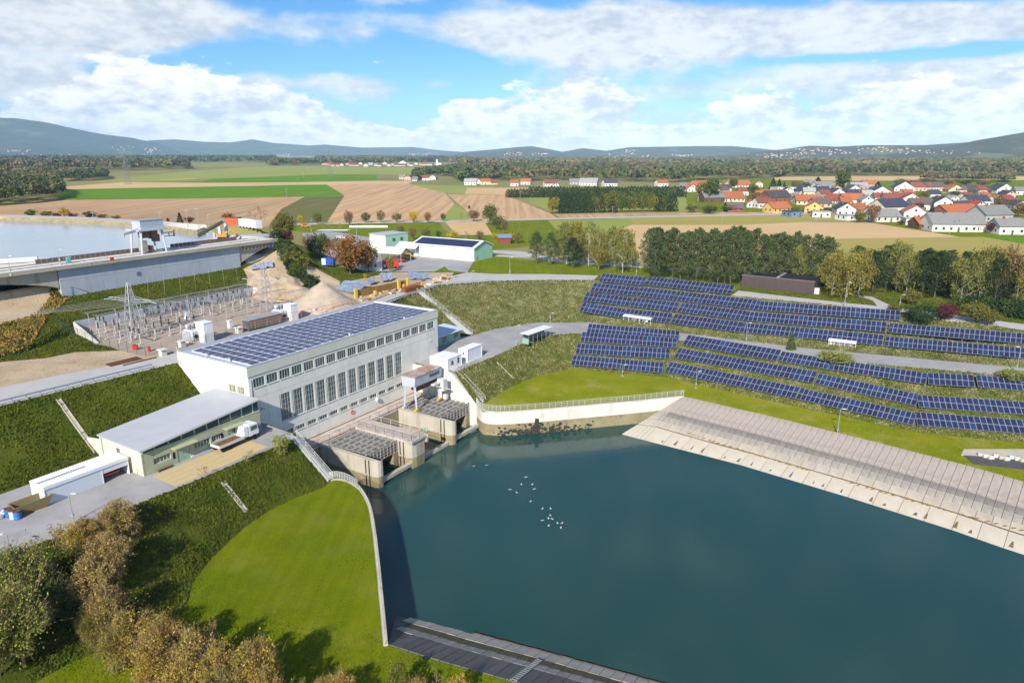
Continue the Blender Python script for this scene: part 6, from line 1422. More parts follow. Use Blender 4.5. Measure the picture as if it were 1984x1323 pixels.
# stone blocks and black sheet at the right edge
pk = at(1888, 900, -14); o = MB().prism([(0, 0), (14, -4.2), (16, 1.5), (0.5, 4.0)], -.3, .12).build('black_sheet', mat('black_membrane', (.06, .058, .065), .8, scale=1, col2=(.10, .09, .09)), loc=pk); tag(o, 'black membrane sheet beside the stone blocks at the right edge', 'membrane')
o = MB().prism([(0, 3.6), (16, 1.0), (17, 6), (2, 6.0)], -.2, .14).build('pale_gravel_patch', M_SLABP, loc=pk); tag(o, 'pale gravel patch under the stone blocks', 'gravel', kind='stuff')
for k in range(9):
    x, y = (1899 + k * 10.2, 884 + (k % 3) * 2 + k * .9); p = at(x, y, -14); o = MB().box(-.45, .45, -.3, .3, .1, .62).build('stone_block', M_CONCW if k % 4 else M_SLABP, loc=p); o.rotation_euler = (0, 0, -.3 + .2 * (k % 3)); b = o.modifiers.new('b', 'BEVEL'); b.width = .06; tag(o, '%s pale stone block from the left in the row by the black sheet' % ('first', 'second', 'third', 'fourth', 'fifth', 'sixth', 'seventh', 'eighth', 'ninth')[k], 'block', 'stone blocks at the right edge')
ld = thing('bank_ladder', 'small ladder lying on the dark paved bank at the bottom edge', 'ladder', BB_T[0] + cdir * 14.2, 0)
m_ = MB(); e0 = Vector((0, 0, .25)); u_ = (cper * 8 + Vector((0, 0, -8 * slb)));
for sd in (-.3, .3): MB().bar(e0 + cdir * sd, e0 + u_ + cdir * sd, .05).build('side_rail', M_STEEL, ld)
for k in range(14): MB().bar(e0 + u_ * (k + .5) / 14 - cdir * .3, e0 + u_ * (k + .5) / 14 + cdir * .3, .05).build('rung', M_STEEL, ld)
# ---------------------------------------------------------------- gulls
M_GULL = mat('gull_white', (.82, .82, .80), .7)
for k, (x, y) in enumerate(((918, 903), (943, 901), (1010, 938), (988, 948), (1019, 924), (1028, 971), (1010, 938), (1035, 947), (1031, 938), (1001, 954), (1051, 985), (1067, 985), (1066, 998), (1063, 1004), (1070, 1005), (1051, 1008), (1080, 1013), (1089, 1013), (1063, 1018), (1087, 1022))):
    if k == 6: continue
    z = -19 + (k % 4) * .5 + .3; p = at(x, y, z); t = thing('gull', 'white gull flying low over the green water, ' + ('one of the pair near the piers' if k < 2 else 'one of the upper loose flock' if y < 980 else 'one of the lower tight flock'), 'gull', p, RND.uniform(0, 6), 'gulls over the tailwater')
    MB().blob((0, 0, 0), (.34, .10, .09), 8, 5).build('body', M_GULL, t)
    t.scale = (.42, .42, .42)
    for s_ in (-1, 1): MB().ext([(.10, 0, .03), (-.10, 0, .03), (-.14, s_ * .42, .16), (.04, s_ * .42, .18)] if s_ > 0 else [(.04, s_ * .42, .18), (-.14, s_ * .42, .16), (-.10, 0, .03), (.10, 0, .03)], (0, 0, .025)).ext([(.04, s_ * .42, .18), (-.14, s_ * .42, .16), (-.2, s_ * .85, .08)], (0, 0, .02)).build('wing', M_GULL, t)
# ---------------------------------------------------------------- vegetation
def leafmat(name, c, c2, dark=.45, tr=0.0):
    return mat(name, c, .75, scale=3.5, col2=c2, island=dark, coord='Generated', spec=.15, obj_rand=.10)
ML = dict(
 green=leafmat('leaf_green', (.058, .092, .016), (.090, .118, .022)), dark=leafmat('leaf_dark', (.022, .042, .014), (.036, .060, .018)),
 yellow=leafmat('leaf_yellow', (.52, .34, .015), (.34, .27, .02)), olive=leafmat('leaf_olive', (.12, .125, .025), (.17, .15, .028)),
 brown=leafmat('leaf_brown', (.17, .105, .05), (.22, .145, .06)), orange=leafmat('leaf_orange', (.30, .125, .025), (.20, .11, .03)),
 maroon=leafmat('leaf_maroon', (.12, .03, .03), (.08, .03, .025)), pine=leafmat('needle_pine', (.052, .082, .028), (.085, .112, .036)),
 birch=leafmat('leaf_birch', (.20, .19, .04), (.13, .145, .035)), gold=leafmat('leaf_gold', (.24, .19, .03), (.15, .14, .03)), willow=leafmat('leaf_willow', (.19, .225, .04), (.26, .26, .05)),
 fore=leafmat('leaf_autumn', (.34, .20, .05), (.32, .27, .025)), forebr=leafmat('leaf_autumn_brown', (.36, .235, .09), (.32, .27, .045)), wgreen=leafmat('wood_green', (.075, .100, .035), (.105, .120, .040), .3), wdark=leafmat('wood_dark', (.040, .060, .026), (.062, .080, .032), .3), wolive=leafmat('wood_olive', (.14, .135, .05), (.165, .15, .06), .3), wbrown=leafmat('wood_brown', (.16, .125, .075), (.19, .135, .07), .3), hedge=leafmat('leaf_hedge', (.022, .05, .018), (.035, .065, .02)))
M_BARK = mat('bark', (.12, .09, .07), .95, scale=6, col2=(.17, .14, .11)); M_BIRCHB = mat('birch_bark', (.55, .53, .48), .9, scale=8, col2=(.3, .28, .25)); M_TWIG = mat('twig', (.28, .20, .12), .95)
def quads(C, size, rg, flat=0.0, droop=0.0, aspect=.6, jit=.4):
    n = len(C); a = rg.normal(size=(n, 3)); a[:, 2] *= (1 - flat); 
    if droop: a[:, 2] -= droop
    a /= np.linalg.norm(a, axis=1)[:, None] + 1e-9
    b = rg.normal(size=(n, 3)); b[:, 2] *= (1 - flat); b -= a * (a * b).sum(1)[:, None]; b /= np.linalg.norm(b, axis=1)[:, None] + 1e-9
    s = size * (1 + jit * rg.uniform(-1, 1, n))[:, None]; a *= s; b *= s * aspect
    V = np.stack([C - a, C + b * .9, C + a, C - b * .9], axis=1).reshape(-1, 3); F = np.arange(n * 4).reshape(-1, 4); return V, F
def branch_mb(mb, p, d, ln, r, depth, rg, spread=.6, up=.15, n=3):
    q = p + d * ln; mb.bar(p, q, r, r * .6, 5 if depth > 1 else 3)
    if depth == 0: return [q]
    out = []
    for i in range(n):
        e = (d + Vector(rg.normal(size=3)) * spread + Vector((0, 0, up))).normalized(); out += branch_mb(mb, p.lerp(q, .55 + .45 * (i + 1) / n), e, ln * rg.uniform(.55, .8), r * .55, depth - 1, rg, spread, up, n)
    return out
def crown_pts(kind, N, rg):
    """points of the leaves of a tree of height 1 and crown radius about .5"""
    if kind in ('oval', 'round', 'shrub', 'dome'):
        zc, rz_, zmin = dict(oval=(.58, .42, .18), round=(.60, .40, .22), shrub=(.48, .50, .02), dome=(.42, .58, .0))[kind]
        k = dict(oval=26, round=34, shrub=22, dome=40)[kind]
        u = rg.normal(size=(k, 3)); u /= np.linalg.norm(u, axis=1)[:, None]; rr = rg.uniform(.55, .86, k)[:, None] if kind != 'dome' else rg.uniform(.78, .86, k)[:, None]
        cc = u * rr * np.array([.5, .5, rz_]) + np.array([0, 0, zc]); cr = rg.uniform(.11, .20, k)
        if kind == 'dome': cr[:] = .17
        idx = rg.integers(0, k, N); v = rg.normal(size=(N, 3)); v /= np.linalg.norm(v, axis=1)[:, None]
        P = cc[idx] + v * (cr[idx] * rg.uniform(.55, 1.08, N) ** .6)[:, None]
        core = rg.normal(size=(N // 5, 3)) * np.array([.2, .2, rz_ * .42]) + np.array([0, 0, zc]); P = np.vstack([P, core])
        P[:, 2] = np.maximum(P[:, 2], zmin * .6 + .01); return P
    if kind == 'cone':
        z = rg.uniform(.04, 1, N) ** 1.15; t = rg.uniform(0, 2 * pi, N); lay = .82 + .18 * np.cos(z * 46 + 2 * np.cos(t * 3)); r = (1 - z) ** .85 * .5 * lay * rg.uniform(.72, 1.05, N) * (1 + .12 * np.cos(t * 5 + z * 9))
        return np.column_stack([r * np.cos(t), r * np.sin(t), z - .12 * r])
    if kind == 'poplar':
        z = rg.uniform(.02, 1, N); t = rg.uniform(0, 2 * pi, N); r = np.minimum(1, (1 - z) * 2.4) ** .7 * .5 * (.85 + .2 * np.cos(t * 4 + z * 17)) * rg.uniform(.75, 1.05, N); return np.column_stack([r * np.cos(t), r * np.sin(t), z])
    if kind == 'pine':
        k = 44; out = []
        for i in range(k):
            z = .20 + .78 * (i / k) ** .8; t = i * 2.4 + rg.uniform(-.4, .4); R = (.46 * min(1, (1.06 - z) / .45) ** .8 * min(1, .55 + z)) * rg.uniform(.35, 1.0); c = np.array([R * cos(t), R * sin(t), z - .02])
            m = N // k; v = rg.normal(size=(m, 3)); v /= np.linalg.norm(v, axis=1)[:, None]; out.append(c + v * np.array([.18, .18, .046]) * rg.uniform(.3, 1.05, (m, 1)) * (1.1 if z < .9 else .6))
        return np.vstack(out)
    if kind == 'birch':
        k = 44; out = []
        for i in range(k):
            z = rg.uniform(.30, .97); t = rg.uniform(0, 2 * pi); R = .46 * min(1, (1.04 - z) / .4) ** .6 * rg.uniform(.3, 1); m = N // k
            s = rg.uniform(0, 1, m); rad = .06 + .05 * rg.uniform(size=m); a = rg.uniform(0, 2 * pi, m)
            out.append(np.column_stack([R * cos(t) * (1 + .12 * s) + rad * np.cos(a), R * sin(t) * (1 + .12 * s) + rad * np.sin(a), z - s * rg.uniform(.10, .30) + .02]))
        return np.vstack(out)
TREES = {}
def proto(kind, N, size, seed, twig=0, bark=None):
    key = (kind, N, size, seed, twig)
    if key in TREES: return TREES[key]
    rg = np.random.default_rng(seed * 17 + 3)
    P = crown_pts(kind, N, rg) if kind != 'bare' else None
    mb = MB(); bk = bark or (M_BIRCHB if kind == 'birch' else M_TWIG if twig >= 300 or kind == 'bare' else M_BARK)
    if kind == 'bare':
        tips = branch_mb(mb, Vector((0, 0, 0)), Vector((0, 0, 1)), .34, .022, 4, rg, .55, .12, 3); T = np.array([tuple(t) for t in tips]); T *= np.array([1, 1, 1]); P = T[rg.integers(0, len(T), N)] + rg.normal(size=(N, 3)) * .02
    else:
        top = .92 if kind in ('pine', 'cone', 'birch', 'poplar') else .55
        r0 = dict(shrub=.03, pine=.022, birch=.016, cone=.02).get(kind, .03)
        mb.bar((0, 0, -.03), (rg.uniform(-.02, .02), rg.uniform(-.02, .02), top * .5), r0, r0 * .7, 6); mb.bar((0, 0, top * .45), (rg.uniform(-.03, .03), 0, top), r0 * .75, r0 * .2, 5)
        for i in range(14 if kind != 'cone' else 4):
            q = P[rg.integers(0, len(P))]; z0 = min(q[2] * .7, top * .9); mb.bar((0, 0, max(.08, z0 - .1)), (q[0] * .9, q[1] * .9, q[2]), r0 * .35, r0 * .1, 3)
        if twig:
            for i in range(twig):
                q = P[rg.integers(0, len(P))]; d = np.array([q[0], q[1], q[2] - .35]); d /= np.linalg.norm(d) + 1e-6; e = q + d * rg.uniform(.05, .12) + rg.normal(size=3) * .02; mb.bar(tuple(q - d * .08), tuple(e), .0035, .0015, 3)
    V, F = quads(P, size, rg, flat=.5 if kind == 'pine' else 0, droop=.8 if kind == 'birch' else 0, aspect=.45 if kind in ('pine', 'birch') else .65)
    TREES[key] = (mb.mesh('trunk', bk), np_mesh('crown', V, F, ML['green'])); return TREES[key]
def put(name, label, cat, p, h, w, kind, leaf, N=1500, size=.03, seed=0, twig=0, group=None, rz=None, crown='crown', trunk='trunk'):
    tr, cr = proto(kind, N, size, seed, twig); t = thing(name, label, cat, p, RND.uniform(0, 6.28) if rz is None else rz, group)
    inst(trunk, tr, t, sc=(w, w, h)); o = inst(crown, cr, t, sc=(w, w, h)); o.material_slots[0].link = 'OBJECT'; o.material_slots[0].material = ML[leaf]; return t
def tree_px(name, label, x, yb, yt, wpx, kind, leaf, cat='tree', N=1500, size=.03, twig=0, group=None, seed=None, z=None):
    p = atT(x, yb) if z is None else at(x, yb, z); h = max(.5, height_at(x, yt, p.y) - p.z); dist = p.y * cos(PITCH) + (CAM_Z - p.z) * sin(PITCH); w = wpx / CAM_F * dist
    p = p - Vector((0, 0, .05)); return put(name, label, cat, p, h, w, kind, leaf, N, size, RND.randrange(3) if seed is None else seed, twig, group)
z2 = lambda x, y: (480 + x / 3.968, 260 + y / 3.968)
ORDN = 'first second third fourth fifth sixth seventh eighth ninth tenth eleventh twelfth thirteenth fourteenth fifteenth sixteenth seventeenth eighteenth nineteenth twentieth twenty-first twenty-second twenty-third last'.split()
# avenue
for k, (x, yt, yb, w, leaf, kd, lb) in enumerate(((407, 622, 695, 45, 'yellow', 'oval', 'small yellow avenue tree nearest the dam end'), (540, 600, 695, 70, 'olive', 'oval', 'olive green avenue tree left of the ploughed field track'), (783, 585, 705, 78, 'brown', 'oval', 'grey brown half bare avenue tree behind the white barrier'),
      (908, 598, 682, 80, 'green', 'oval', 'round green avenue tree right of the half bare one'), (1023, 585, 678, 66, 'olive', 'oval', 'narrow olive avenue tree in the middle of the row'), (1147, 603, 678, 80, 'olive', 'oval', 'low olive avenue tree left of the bright yellow one'),
      (1278, 588, 678, 82, 'yellow', 'oval', 'bright yellow avenue tree behind the green office'), (1385, 597, 680, 62, 'orange', 'oval', 'orange brown avenue tree right of the bright yellow one'), (1503, 605, 668, 48, 'green', 'oval', 'small green avenue tree before the gap'),
      (1635, 590, 672, 50, 'brown', 'bare', 'bare thin avenue tree in the gap of the row'), (1738, 582, 670, 98, 'brown', 'round', 'wide brown avenue tree at the right end of the row'),
      (1175, 698, 775, 72, 'olive', 'oval', 'olive tree right behind the green office block'), (1270, 715, 812, 70, 'brown', 'oval', 'brown tree between office and hall'), (1370, 718, 798, 90, 'olive', 'oval', 'wide olive tree above the left roof end of the hall'),
      (1468, 740, 802, 52, 'green', 'oval', 'small green tree behind the hall roof'), (1580, 735, 808, 100, 'yellow', 'shrub', 'yellow green shrub trees behind the hall'), (1680, 738, 810, 80, 'brown', 'bare', 'bare grey tree behind the hall'), (1785, 740, 822, 70, 'brown', 'oval', 'brown pointed tree at the right end behind the hall'),
      (1865, 530, 700, 120, 'green', 'round', 'tall round green tree at the end of the avenue'), (1925, 620, 735, 110, 'green', 'round', 'second green tree right of the tall round one'), (1975, 650, 770, 60, 'brown', 'round', 'brown tree beside the green pair at the avenue end'), (1897, 752, 800, 50, 'yellow', 'shrub', 'small bright yellow bush left of the hut'),
      (2015, 750, 830, 80, 'yellow', 'oval', 'bright yellow tree behind the hut'), (2075, 745, 840, 80, 'gold', 'oval', 'golden tree right of the hut'), (1700, 545, 575, 28, 'maroon', 'shrub', 'small dark bush in the tan field'))):
    X, YB = z2(x, yb); tree_px('avenue_tree' if k < 11 else 'park_tree', lb, X, YB, z2(x, yt)[1], w / 3.968, kd, leaf, N=1300 if kd != 'bare' else 260, size=.034 if kd != 'bare' else .02, group='trees of the avenue and depot')
# around the building site and dam end
for (x, yt, yb, w, leaf, kd, lb, N, sz) in ((790, 780, 1075, 330, 'orange', 'round', 'large rusty orange tree over the building site', 6000, .022), (930, 850, 1060, 160, 'brown', 'round', 'brown tree leaning right of the large orange one', 2500, .03), (560, 755, 960, 180, 'green', 'round', 'green and yellow tree left of the large orange one', 3500, .026),
      (480, 765, 930, 110, 'maroon', 'round', 'purple brown half bare tree by the depot yard', 1500, .024), (285, 598, 850, 170, 'olive', 'round', 'tall olive tree at the end of the dam', 3500, .028), (300, 730, 870, 130, 'maroon', 'round', 'dark reddish tree below the tall olive one', 2000, .03),
      (100, 530, 690, 170, 'brown', 'bare', 'bare spreading tree above the white containers', 400, .012), (20, 560, 690, 90, 'brown', 'bare', 'small bare tree left of the spreading one', 300, .012), (1100, 940, 1060, 60, 'gold', 'oval', 'small golden bush in front of the red trailer', 1200, .04), (905, 1065, 1110, 30, 'yellow', 'shrub', 'tiny yellow bush on the pit rim', 500, .05)):
    X, YB = z2(x, yb); tree_px('site_tree', lb, X, YB, z2(x, yt)[1], w / 3.968, kd, leaf, N=N, size=sz, twig=60 if kd == 'round' else 0, group='trees round the building site')
for k in range(34):      # thicket down the end of the embankment
    f = k / 33; x = 545 + 78 * f + RND.uniform(-13, 13); yb = 475 + 112 * f + RND.uniform(-9, 13); 
    tree_px('embankment_bush', '%s bush in the %s part of the thicket down the embankment end' % (('shaggy', 'rounded')[k % 2], 'top' if k < 11 else 'middle' if k < 23 else 'bottom'), x, yb, yb - RND.uniform(20, 32), RND.uniform(24, 36), 'shrub', RND.choice(['green', 'dark', 'green', 'olive']), 'bush', N=900, size=.05, group='bushes on the embankment end')
for (x, yt, yb, w, leaf, kd, lb) in ((63, 405, 419, 26, 'green', 'shrub', 'green bush on the far reservoir bank'), (93, 408, 420, 26, 'olive', 'shrub', 'olive bush on the far reservoir bank'), (125, 400, 421, 20, 'yellow', 'shrub', 'tall yellow green bush on the far reservoir bank'), (110, 411, 421, 20, 'maroon', 'shrub', 'reddish bush on the far reservoir bank'), (142, 412, 422, 20, 'maroon', 'shrub', 'low red brown bush on the far reservoir bank'),
      (175, 408, 422, 26, 'dark', 'shrub', 'dark bush on the far reservoir bank'), (200, 414, 423, 24, 'brown', 'shrub', 'low brown bush on the far reservoir bank'), (349, 411, 432, 17, 'dark', 'cone', 'dark conical fir on the reservoir bank'), (367, 420, 433, 20, 'maroon', 'round', 'dark purple tree beside the conical fir'), (442, 412, 428, 24, 'orange', 'round', 'orange tree behind the orange hut'), (326, 421, 431, 7, 'maroon', 'shrub', 'tiny red bush on the reservoir bank'), (225, 417, 424, 20, 'olive', 'shrub', 'flat olive bush on the far reservoir bank')):
    tree_px('bank_bush', lb, x, yb, yt, w, kd, leaf, 'bush', N=700, size=.05, z=9.5)
# birches and pines left of the big pine row
for (x, yt, yb, w, kd, leaf, lb) in ((1039, 447, 511, 30, 'pine', 'pine', 'leftmost dark pine of the park group'), (1067, 447, 514, 28, 'pine', 'pine', 'second dark pine of the park group'), (1109, 458, 519, 38, 'pine', 'dark', 'dark low pine in front of the birches'),
      (1098, 425, 512, 40, 'birch', 'birch', 'weeping birch behind the dark low pine'), (1117, 424, 512, 34, 'birch', 'gold', 'golden weeping birch left of centre'), (1140, 425, 515, 36, 'birch', 'birch', 'tall weeping birch in the middle of the group'), (1160, 440, 522, 32, 'birch', 'gold', 'thin pale birch in front of the group'),
      (1185, 434, 516, 34, 'birch', 'birch', 'weeping birch right of the thin one'), (1206, 435, 529, 36, 'birch', 'birch', 'front birch with a long white trunk'), (1217, 440, 515, 26, 'birch', 'gold', 'rightmost golden birch of the group')):
    tree_px('birch_tree' if kd == 'birch' else 'pine_tree', lb, x, yb, yt, w * (1.45 if kd == 'birch' else 1.15), kd, leaf, N=3600, size=.024 if kd == 'birch' else .026, group='birches and pines of the park')
PX_ = [(1257, 438, 533), (1273, 436, 538), (1268, 450, 545), (1290, 442, 537), (1303, 437, 541), (1318, 447, 545), (1333, 444, 541), (1348, 437, 549), (1362, 446, 546), (1376, 438, 549), (1390, 446, 552), (1403, 440, 551), (1414, 434, 556), (1428, 433, 549), (1440, 441, 555), (1457, 438, 548), (1474, 449, 553), (1490, 449, 548), (1505, 446, 546), (1520, 452, 549), (1536, 444, 548), (1553, 452, 552), (1577, 450, 553), (1598, 455, 556)]
for k, (x, yt, yb) in enumerate(PX_): tree_px('pine_tree', '%s pine from the left in the long dense row behind the upper road' % ORDN[k], x, yb, yt, 42 + (k * 7) % 14, 'pine', 'pine', N=3600, size=.026, group='pines of the long row')
BX = [(1640, 488, 577, 62, 'birch', 'gold', 'wide golden weeping birch in front of the right pines'), (1612, 482, 572, 46, 'birch', 'gold', 'golden birch beside the brown building'), (1663, 478, 574, 48, 'birch', 'gold', 'golden birch with orange crown side'), (1545, 466, 553, 26, 'birch', 'birch', 'thin birch left of the brown building roof'),
      (1655, 472, 556, 44, 'pine', 'pine', ''), (1690, 482, 568, 50, 'pine', 'dark', ''), (1715, 470, 560, 46, 'pine', 'pine', ''), (1735, 462, 562, 54, 'birch', 'birch', 'tall olive birch among the right pines'), (1755, 488, 573, 40, 'birch', 'olive' if 0 else 'birch', 'low olive birch among the right pines'), (1785, 478, 576, 52, 'pine', 'dark', ''), (1810, 482, 578, 52, 'pine', 'dark', ''), (1830, 480, 576, 46, 'pine', 'pine', ''),
      (1865, 484, 582, 48, 'pine', 'dark', ''), (1860, 492, 590, 52, 'birch', 'birch', 'leaning pale birch near the hedge'), (1895, 492, 585, 44, 'birch', 'birch', 'olive birch beside the hedge'), (1925, 496, 590, 46, 'pine', 'dark', ''), (1905, 476, 578, 56, 'round', 'olive', 'brown crowned tree behind the hedge'), (1945, 476, 578, 60, 'round', 'brown', 'wide brown tree near the right edge'), (1965, 492, 600, 30, 'bare', 'gold', 'bare white birch at the right edge'), (1990, 500, 600, 50, 'round', 'olive', 'olive tree cut by the right edge')]
for k in range(11): BX.append((1680 + k * 31 + RND.uniform(-8, 8), 484 + RND.uniform(-8, 8), 556 + k * 1.5, 44, 'pine', 'pine', ''))
_px = sorted(b[0] for b in BX if not b[6])
for i_, (x, yt, yb, w, kd, leaf, lb) in enumerate(BX): tree_px('birch_tree' if kd == 'birch' else 'park_tree' if kd in ('round', 'bare') else 'pine_tree', lb or '%s dark pine from the left in the mixed stand right of the brown building' % ORDN[_px.index(x)], x, yb, yt, w * 1.25, kd, leaf, N=2800 if kd != 'bare' else 200, size=.025 if kd != 'bare' else .012, group='pines of the right stand' if not lb else 'birches of the right stand', twig=0)
# hedges and garden plants at the right
for (x, yt, yb, w, kd, leaf, lb, nm) in ((1784, 587, 622, 60, 'dome', 'hedge', 'large clipped round dark green hedge beside the maple', 'round_hedge'), (1832, 587, 621, 44, 'round', 'maroon', 'small dark red maple beside the round hedge', 'maple_tree'), (1890, 585, 626, 52, 'round', 'olive', 'flat topped pale magnolia right of the red maple', 'garden_tree'), (1913, 598, 630, 40, 'round', 'olive', 'smaller pale magnolia at the path', 'garden_tree'),
      (1766, 562, 590, 34, 'round', 'olive', 'low pale shrub left of the round hedge', 'garden_shrub'), (1735, 588, 602, 30, 'shrub', 'olive', 'feathery low shrub at the path junction', 'garden_shrub'), (1532, 641, 677, 21, 'cone', 'pine', 'small fir tree beside the lower road between the solar blocks', 'fir_tree'), (1617, 680, 699, 66, 'shrub', 'willow', 'spreading low juniper beside the lower road', 'juniper_bush'), (1965, 717, 734, 60, 'shrub', 'willow', 'spreading juniper at the right edge under the solar table', 'juniper_bush')):
    tree_px(nm, lb, x, yb, yt, w, kd, leaf, 'bush' if 'tree' not in nm else 'tree', N=3000, size=.03 if kd != 'cone' else .045)
for k in range(9): tree_px('hedge', '%s section from the left of the dark clipped hedge behind the pale magnolias' % ORDN[k], 1862 + k * 15, 600 + k * 2.2, 570 + k * 1.6, 32, 'dome', 'hedge' if k % 3 else 'green', 'hedge', N=1400, size=.05, group='dark hedge behind the magnolias')
# windbreak rows
for k in range(58): x = 985 + k * 5.95 + RND.uniform(-1, 1); 
WB = [(985 + k * 5.95, 383 - .02 * k, 361 + RND.uniform(-1.5, 2), 13) for k in range(58) if not 12 < k < 13]
for k, (x, yb, yt, w) in enumerate(WB): tree_px('windbreak_tree', 'dark narrow conifer in the %s of the long windbreak before the village' % ('left third' if k < 19 else 'middle' if k < 39 else 'right third'), x, yb, yt + (4 if k < 7 else 0), w, 'poplar', 'dark', N=500, size=.06, group='windbreak conifers')
for k in range(70):
    f = (k % 35) / 34; x = 1070 + 232 * f + RND.uniform(-3, 3); yb = 414 - 4 * f - (k // 35) * 9; l_ = 'dark' if f < .32 else RND.choice(['green', 'olive', 'dark', 'green']); 
    if k // 35 == 0 and f < .05: l_ = 'gold'
    tree_px('plantation_tree', ('dark' if l_ == 'dark' else l_ + ' leaved') + ' tree in the %s of the dense plantation before the windbreak' % ('front row' if k < 35 else 'back row'), x, yb, yb - 32 + RND.uniform(-3, 3), RND.uniform(14, 20), 'round' if l_ != 'dark' else 'poplar', l_, N=600, size=.06, group='trees of the small plantation')
# foreground trees
FT = [(240, 1040, 952, 92, 'shrub', 'forebr', 'brown leaved tree by the yard corner nearest the yellow paving'), (205, 1060, 975, 66, 'shrub', 'forebr', 'small brown tree left of the yard corner tree'), (163, 1062, 988, 78, 'shrub', 'fore', 'rusty green tree by the dark lamp post'), (215, 1120, 1015, 110, 'shrub', 'forebr', 'wide brown tree on the slope above the dark grass'), (185, 1170, 1060, 100, 'shrub', 'forebr', 'brown twiggy tree behind the yellow bush'),
      (112, 1130, 990, 130, 'bare', 'forebr', 'bare tree standing in front of the yard'), (60, 1190, 1050, 130, 'round', 'willow', 'green willow like tree at the left edge'), (20, 1200, 1060, 120, 'round', 'willow', 'second green tree cut by the left edge'), (105, 1200, 1085, 110, 'shrub', 'green', 'dark green tree between willow and brown trees'), (48, 1290, 1130, 150, 'round', 'willow', 'green tree with a thin trunk at the lower left edge'), (0, 1310, 1150, 130, 'round', 'olive', 'olive tree at the lower left corner'),
      (215, 1230, 1110, 100, 'shrub', 'forebr', 'grey brown tree at the end of the shrub belt'), (185, 1245, 1160, 70, 'shrub', 'yellow' if 0 else 'gold', 'golden bush in the shrub belt'), (262, 1275, 1160, 110, 'shrub', 'fore', 'rusty golden tree in the belt left of centre'), (235, 1290, 1190, 100, 'shrub', 'gold', 'golden bush at the left front of the belt'), (325, 1300, 1175, 120, 'shrub', 'fore', 'large rusty tree in the middle of the belt'), (300, 1335, 1215, 110, 'shrub', 'fore', 'front rusty tree of the belt'),
      (385, 1330, 1190, 110, 'shrub', 'forebr', 'brown tree behind the right end of the belt'), (370, 1375, 1240, 130, 'shrub', 'fore', 'golden brown tree at the bottom edge'), (440, 1370, 1215, 120, 'shrub', 'fore', 'rusty tree left of the belt end'), (505, 1375, 1212, 130, 'shrub', 'fore', 'large rusty orange tree at the right end of the belt'), (440, 1410, 1270, 120, 'shrub', 'gold', 'golden tree at the bottom picture edge'), (530, 1420, 1265, 90, 'shrub', 'fore', 'low rusty tree at the bottom edge'),
      (415, 1290, 1180, 60, 'bare', 'forebr', 'bare twiggy tree behind the belt'), (590, 1385, 1285, 50, 'bare', 'willow', 'pale bare bush at the bottom edge'), (665, 1375, 1288, 90, 'shrub', 'fore', 'rusty bush crown at the bottom edge'), (630, 1380, 1298, 60, 'shrub', 'fore', 'small rusty bush left of the crown at the bottom edge'), (772, 1360, 1272, 50, 'shrub', 'olive', 'olive brown bush beside the bottom bank'), (808, 1370, 1300, 60, 'shrub', 'fore', 'low rusty bush right of the olive brown one'), (845, 1350, 1290, 50, 'bare', 'willow', 'pale bare bush near the bank edge'), (888, 1365, 1300, 50, 'shrub', 'fore', 'rightmost rusty bush at the bottom edge'),
      (543, 878, 840, 42, 'shrub', 'willow', 'small green shrub at the top of the steel stairs'), (398, 925, 896, 42, 'bare', 'maroon', 'small reddish shrub at the edge of the yellow paving'), (478, 893, 868, 60, 'bare', 'brown', 'thin brown shrub in front of the truck')]
for (x, yb, yt, w, kd, leaf, lb) in FT:
    big = w > 55
    if big and kd in ('shrub', 'round'): w *= .84; yt += (yb - yt) * (.14 if kd == 'shrub' else .06)
    tree_px('foreground_tree' if big else 'shrub', lb, x, yb, yt, w, kd, leaf, 'tree' if big else 'shrub', N=(7500 if kd != 'bare' else 500) if big else (1600 if kd != 'bare' else 260), size=.0155 if big and kd != 'bare' else .03 if kd != 'bare' else .012, twig=800 if kd in ('shrub', 'round') and big else 0)
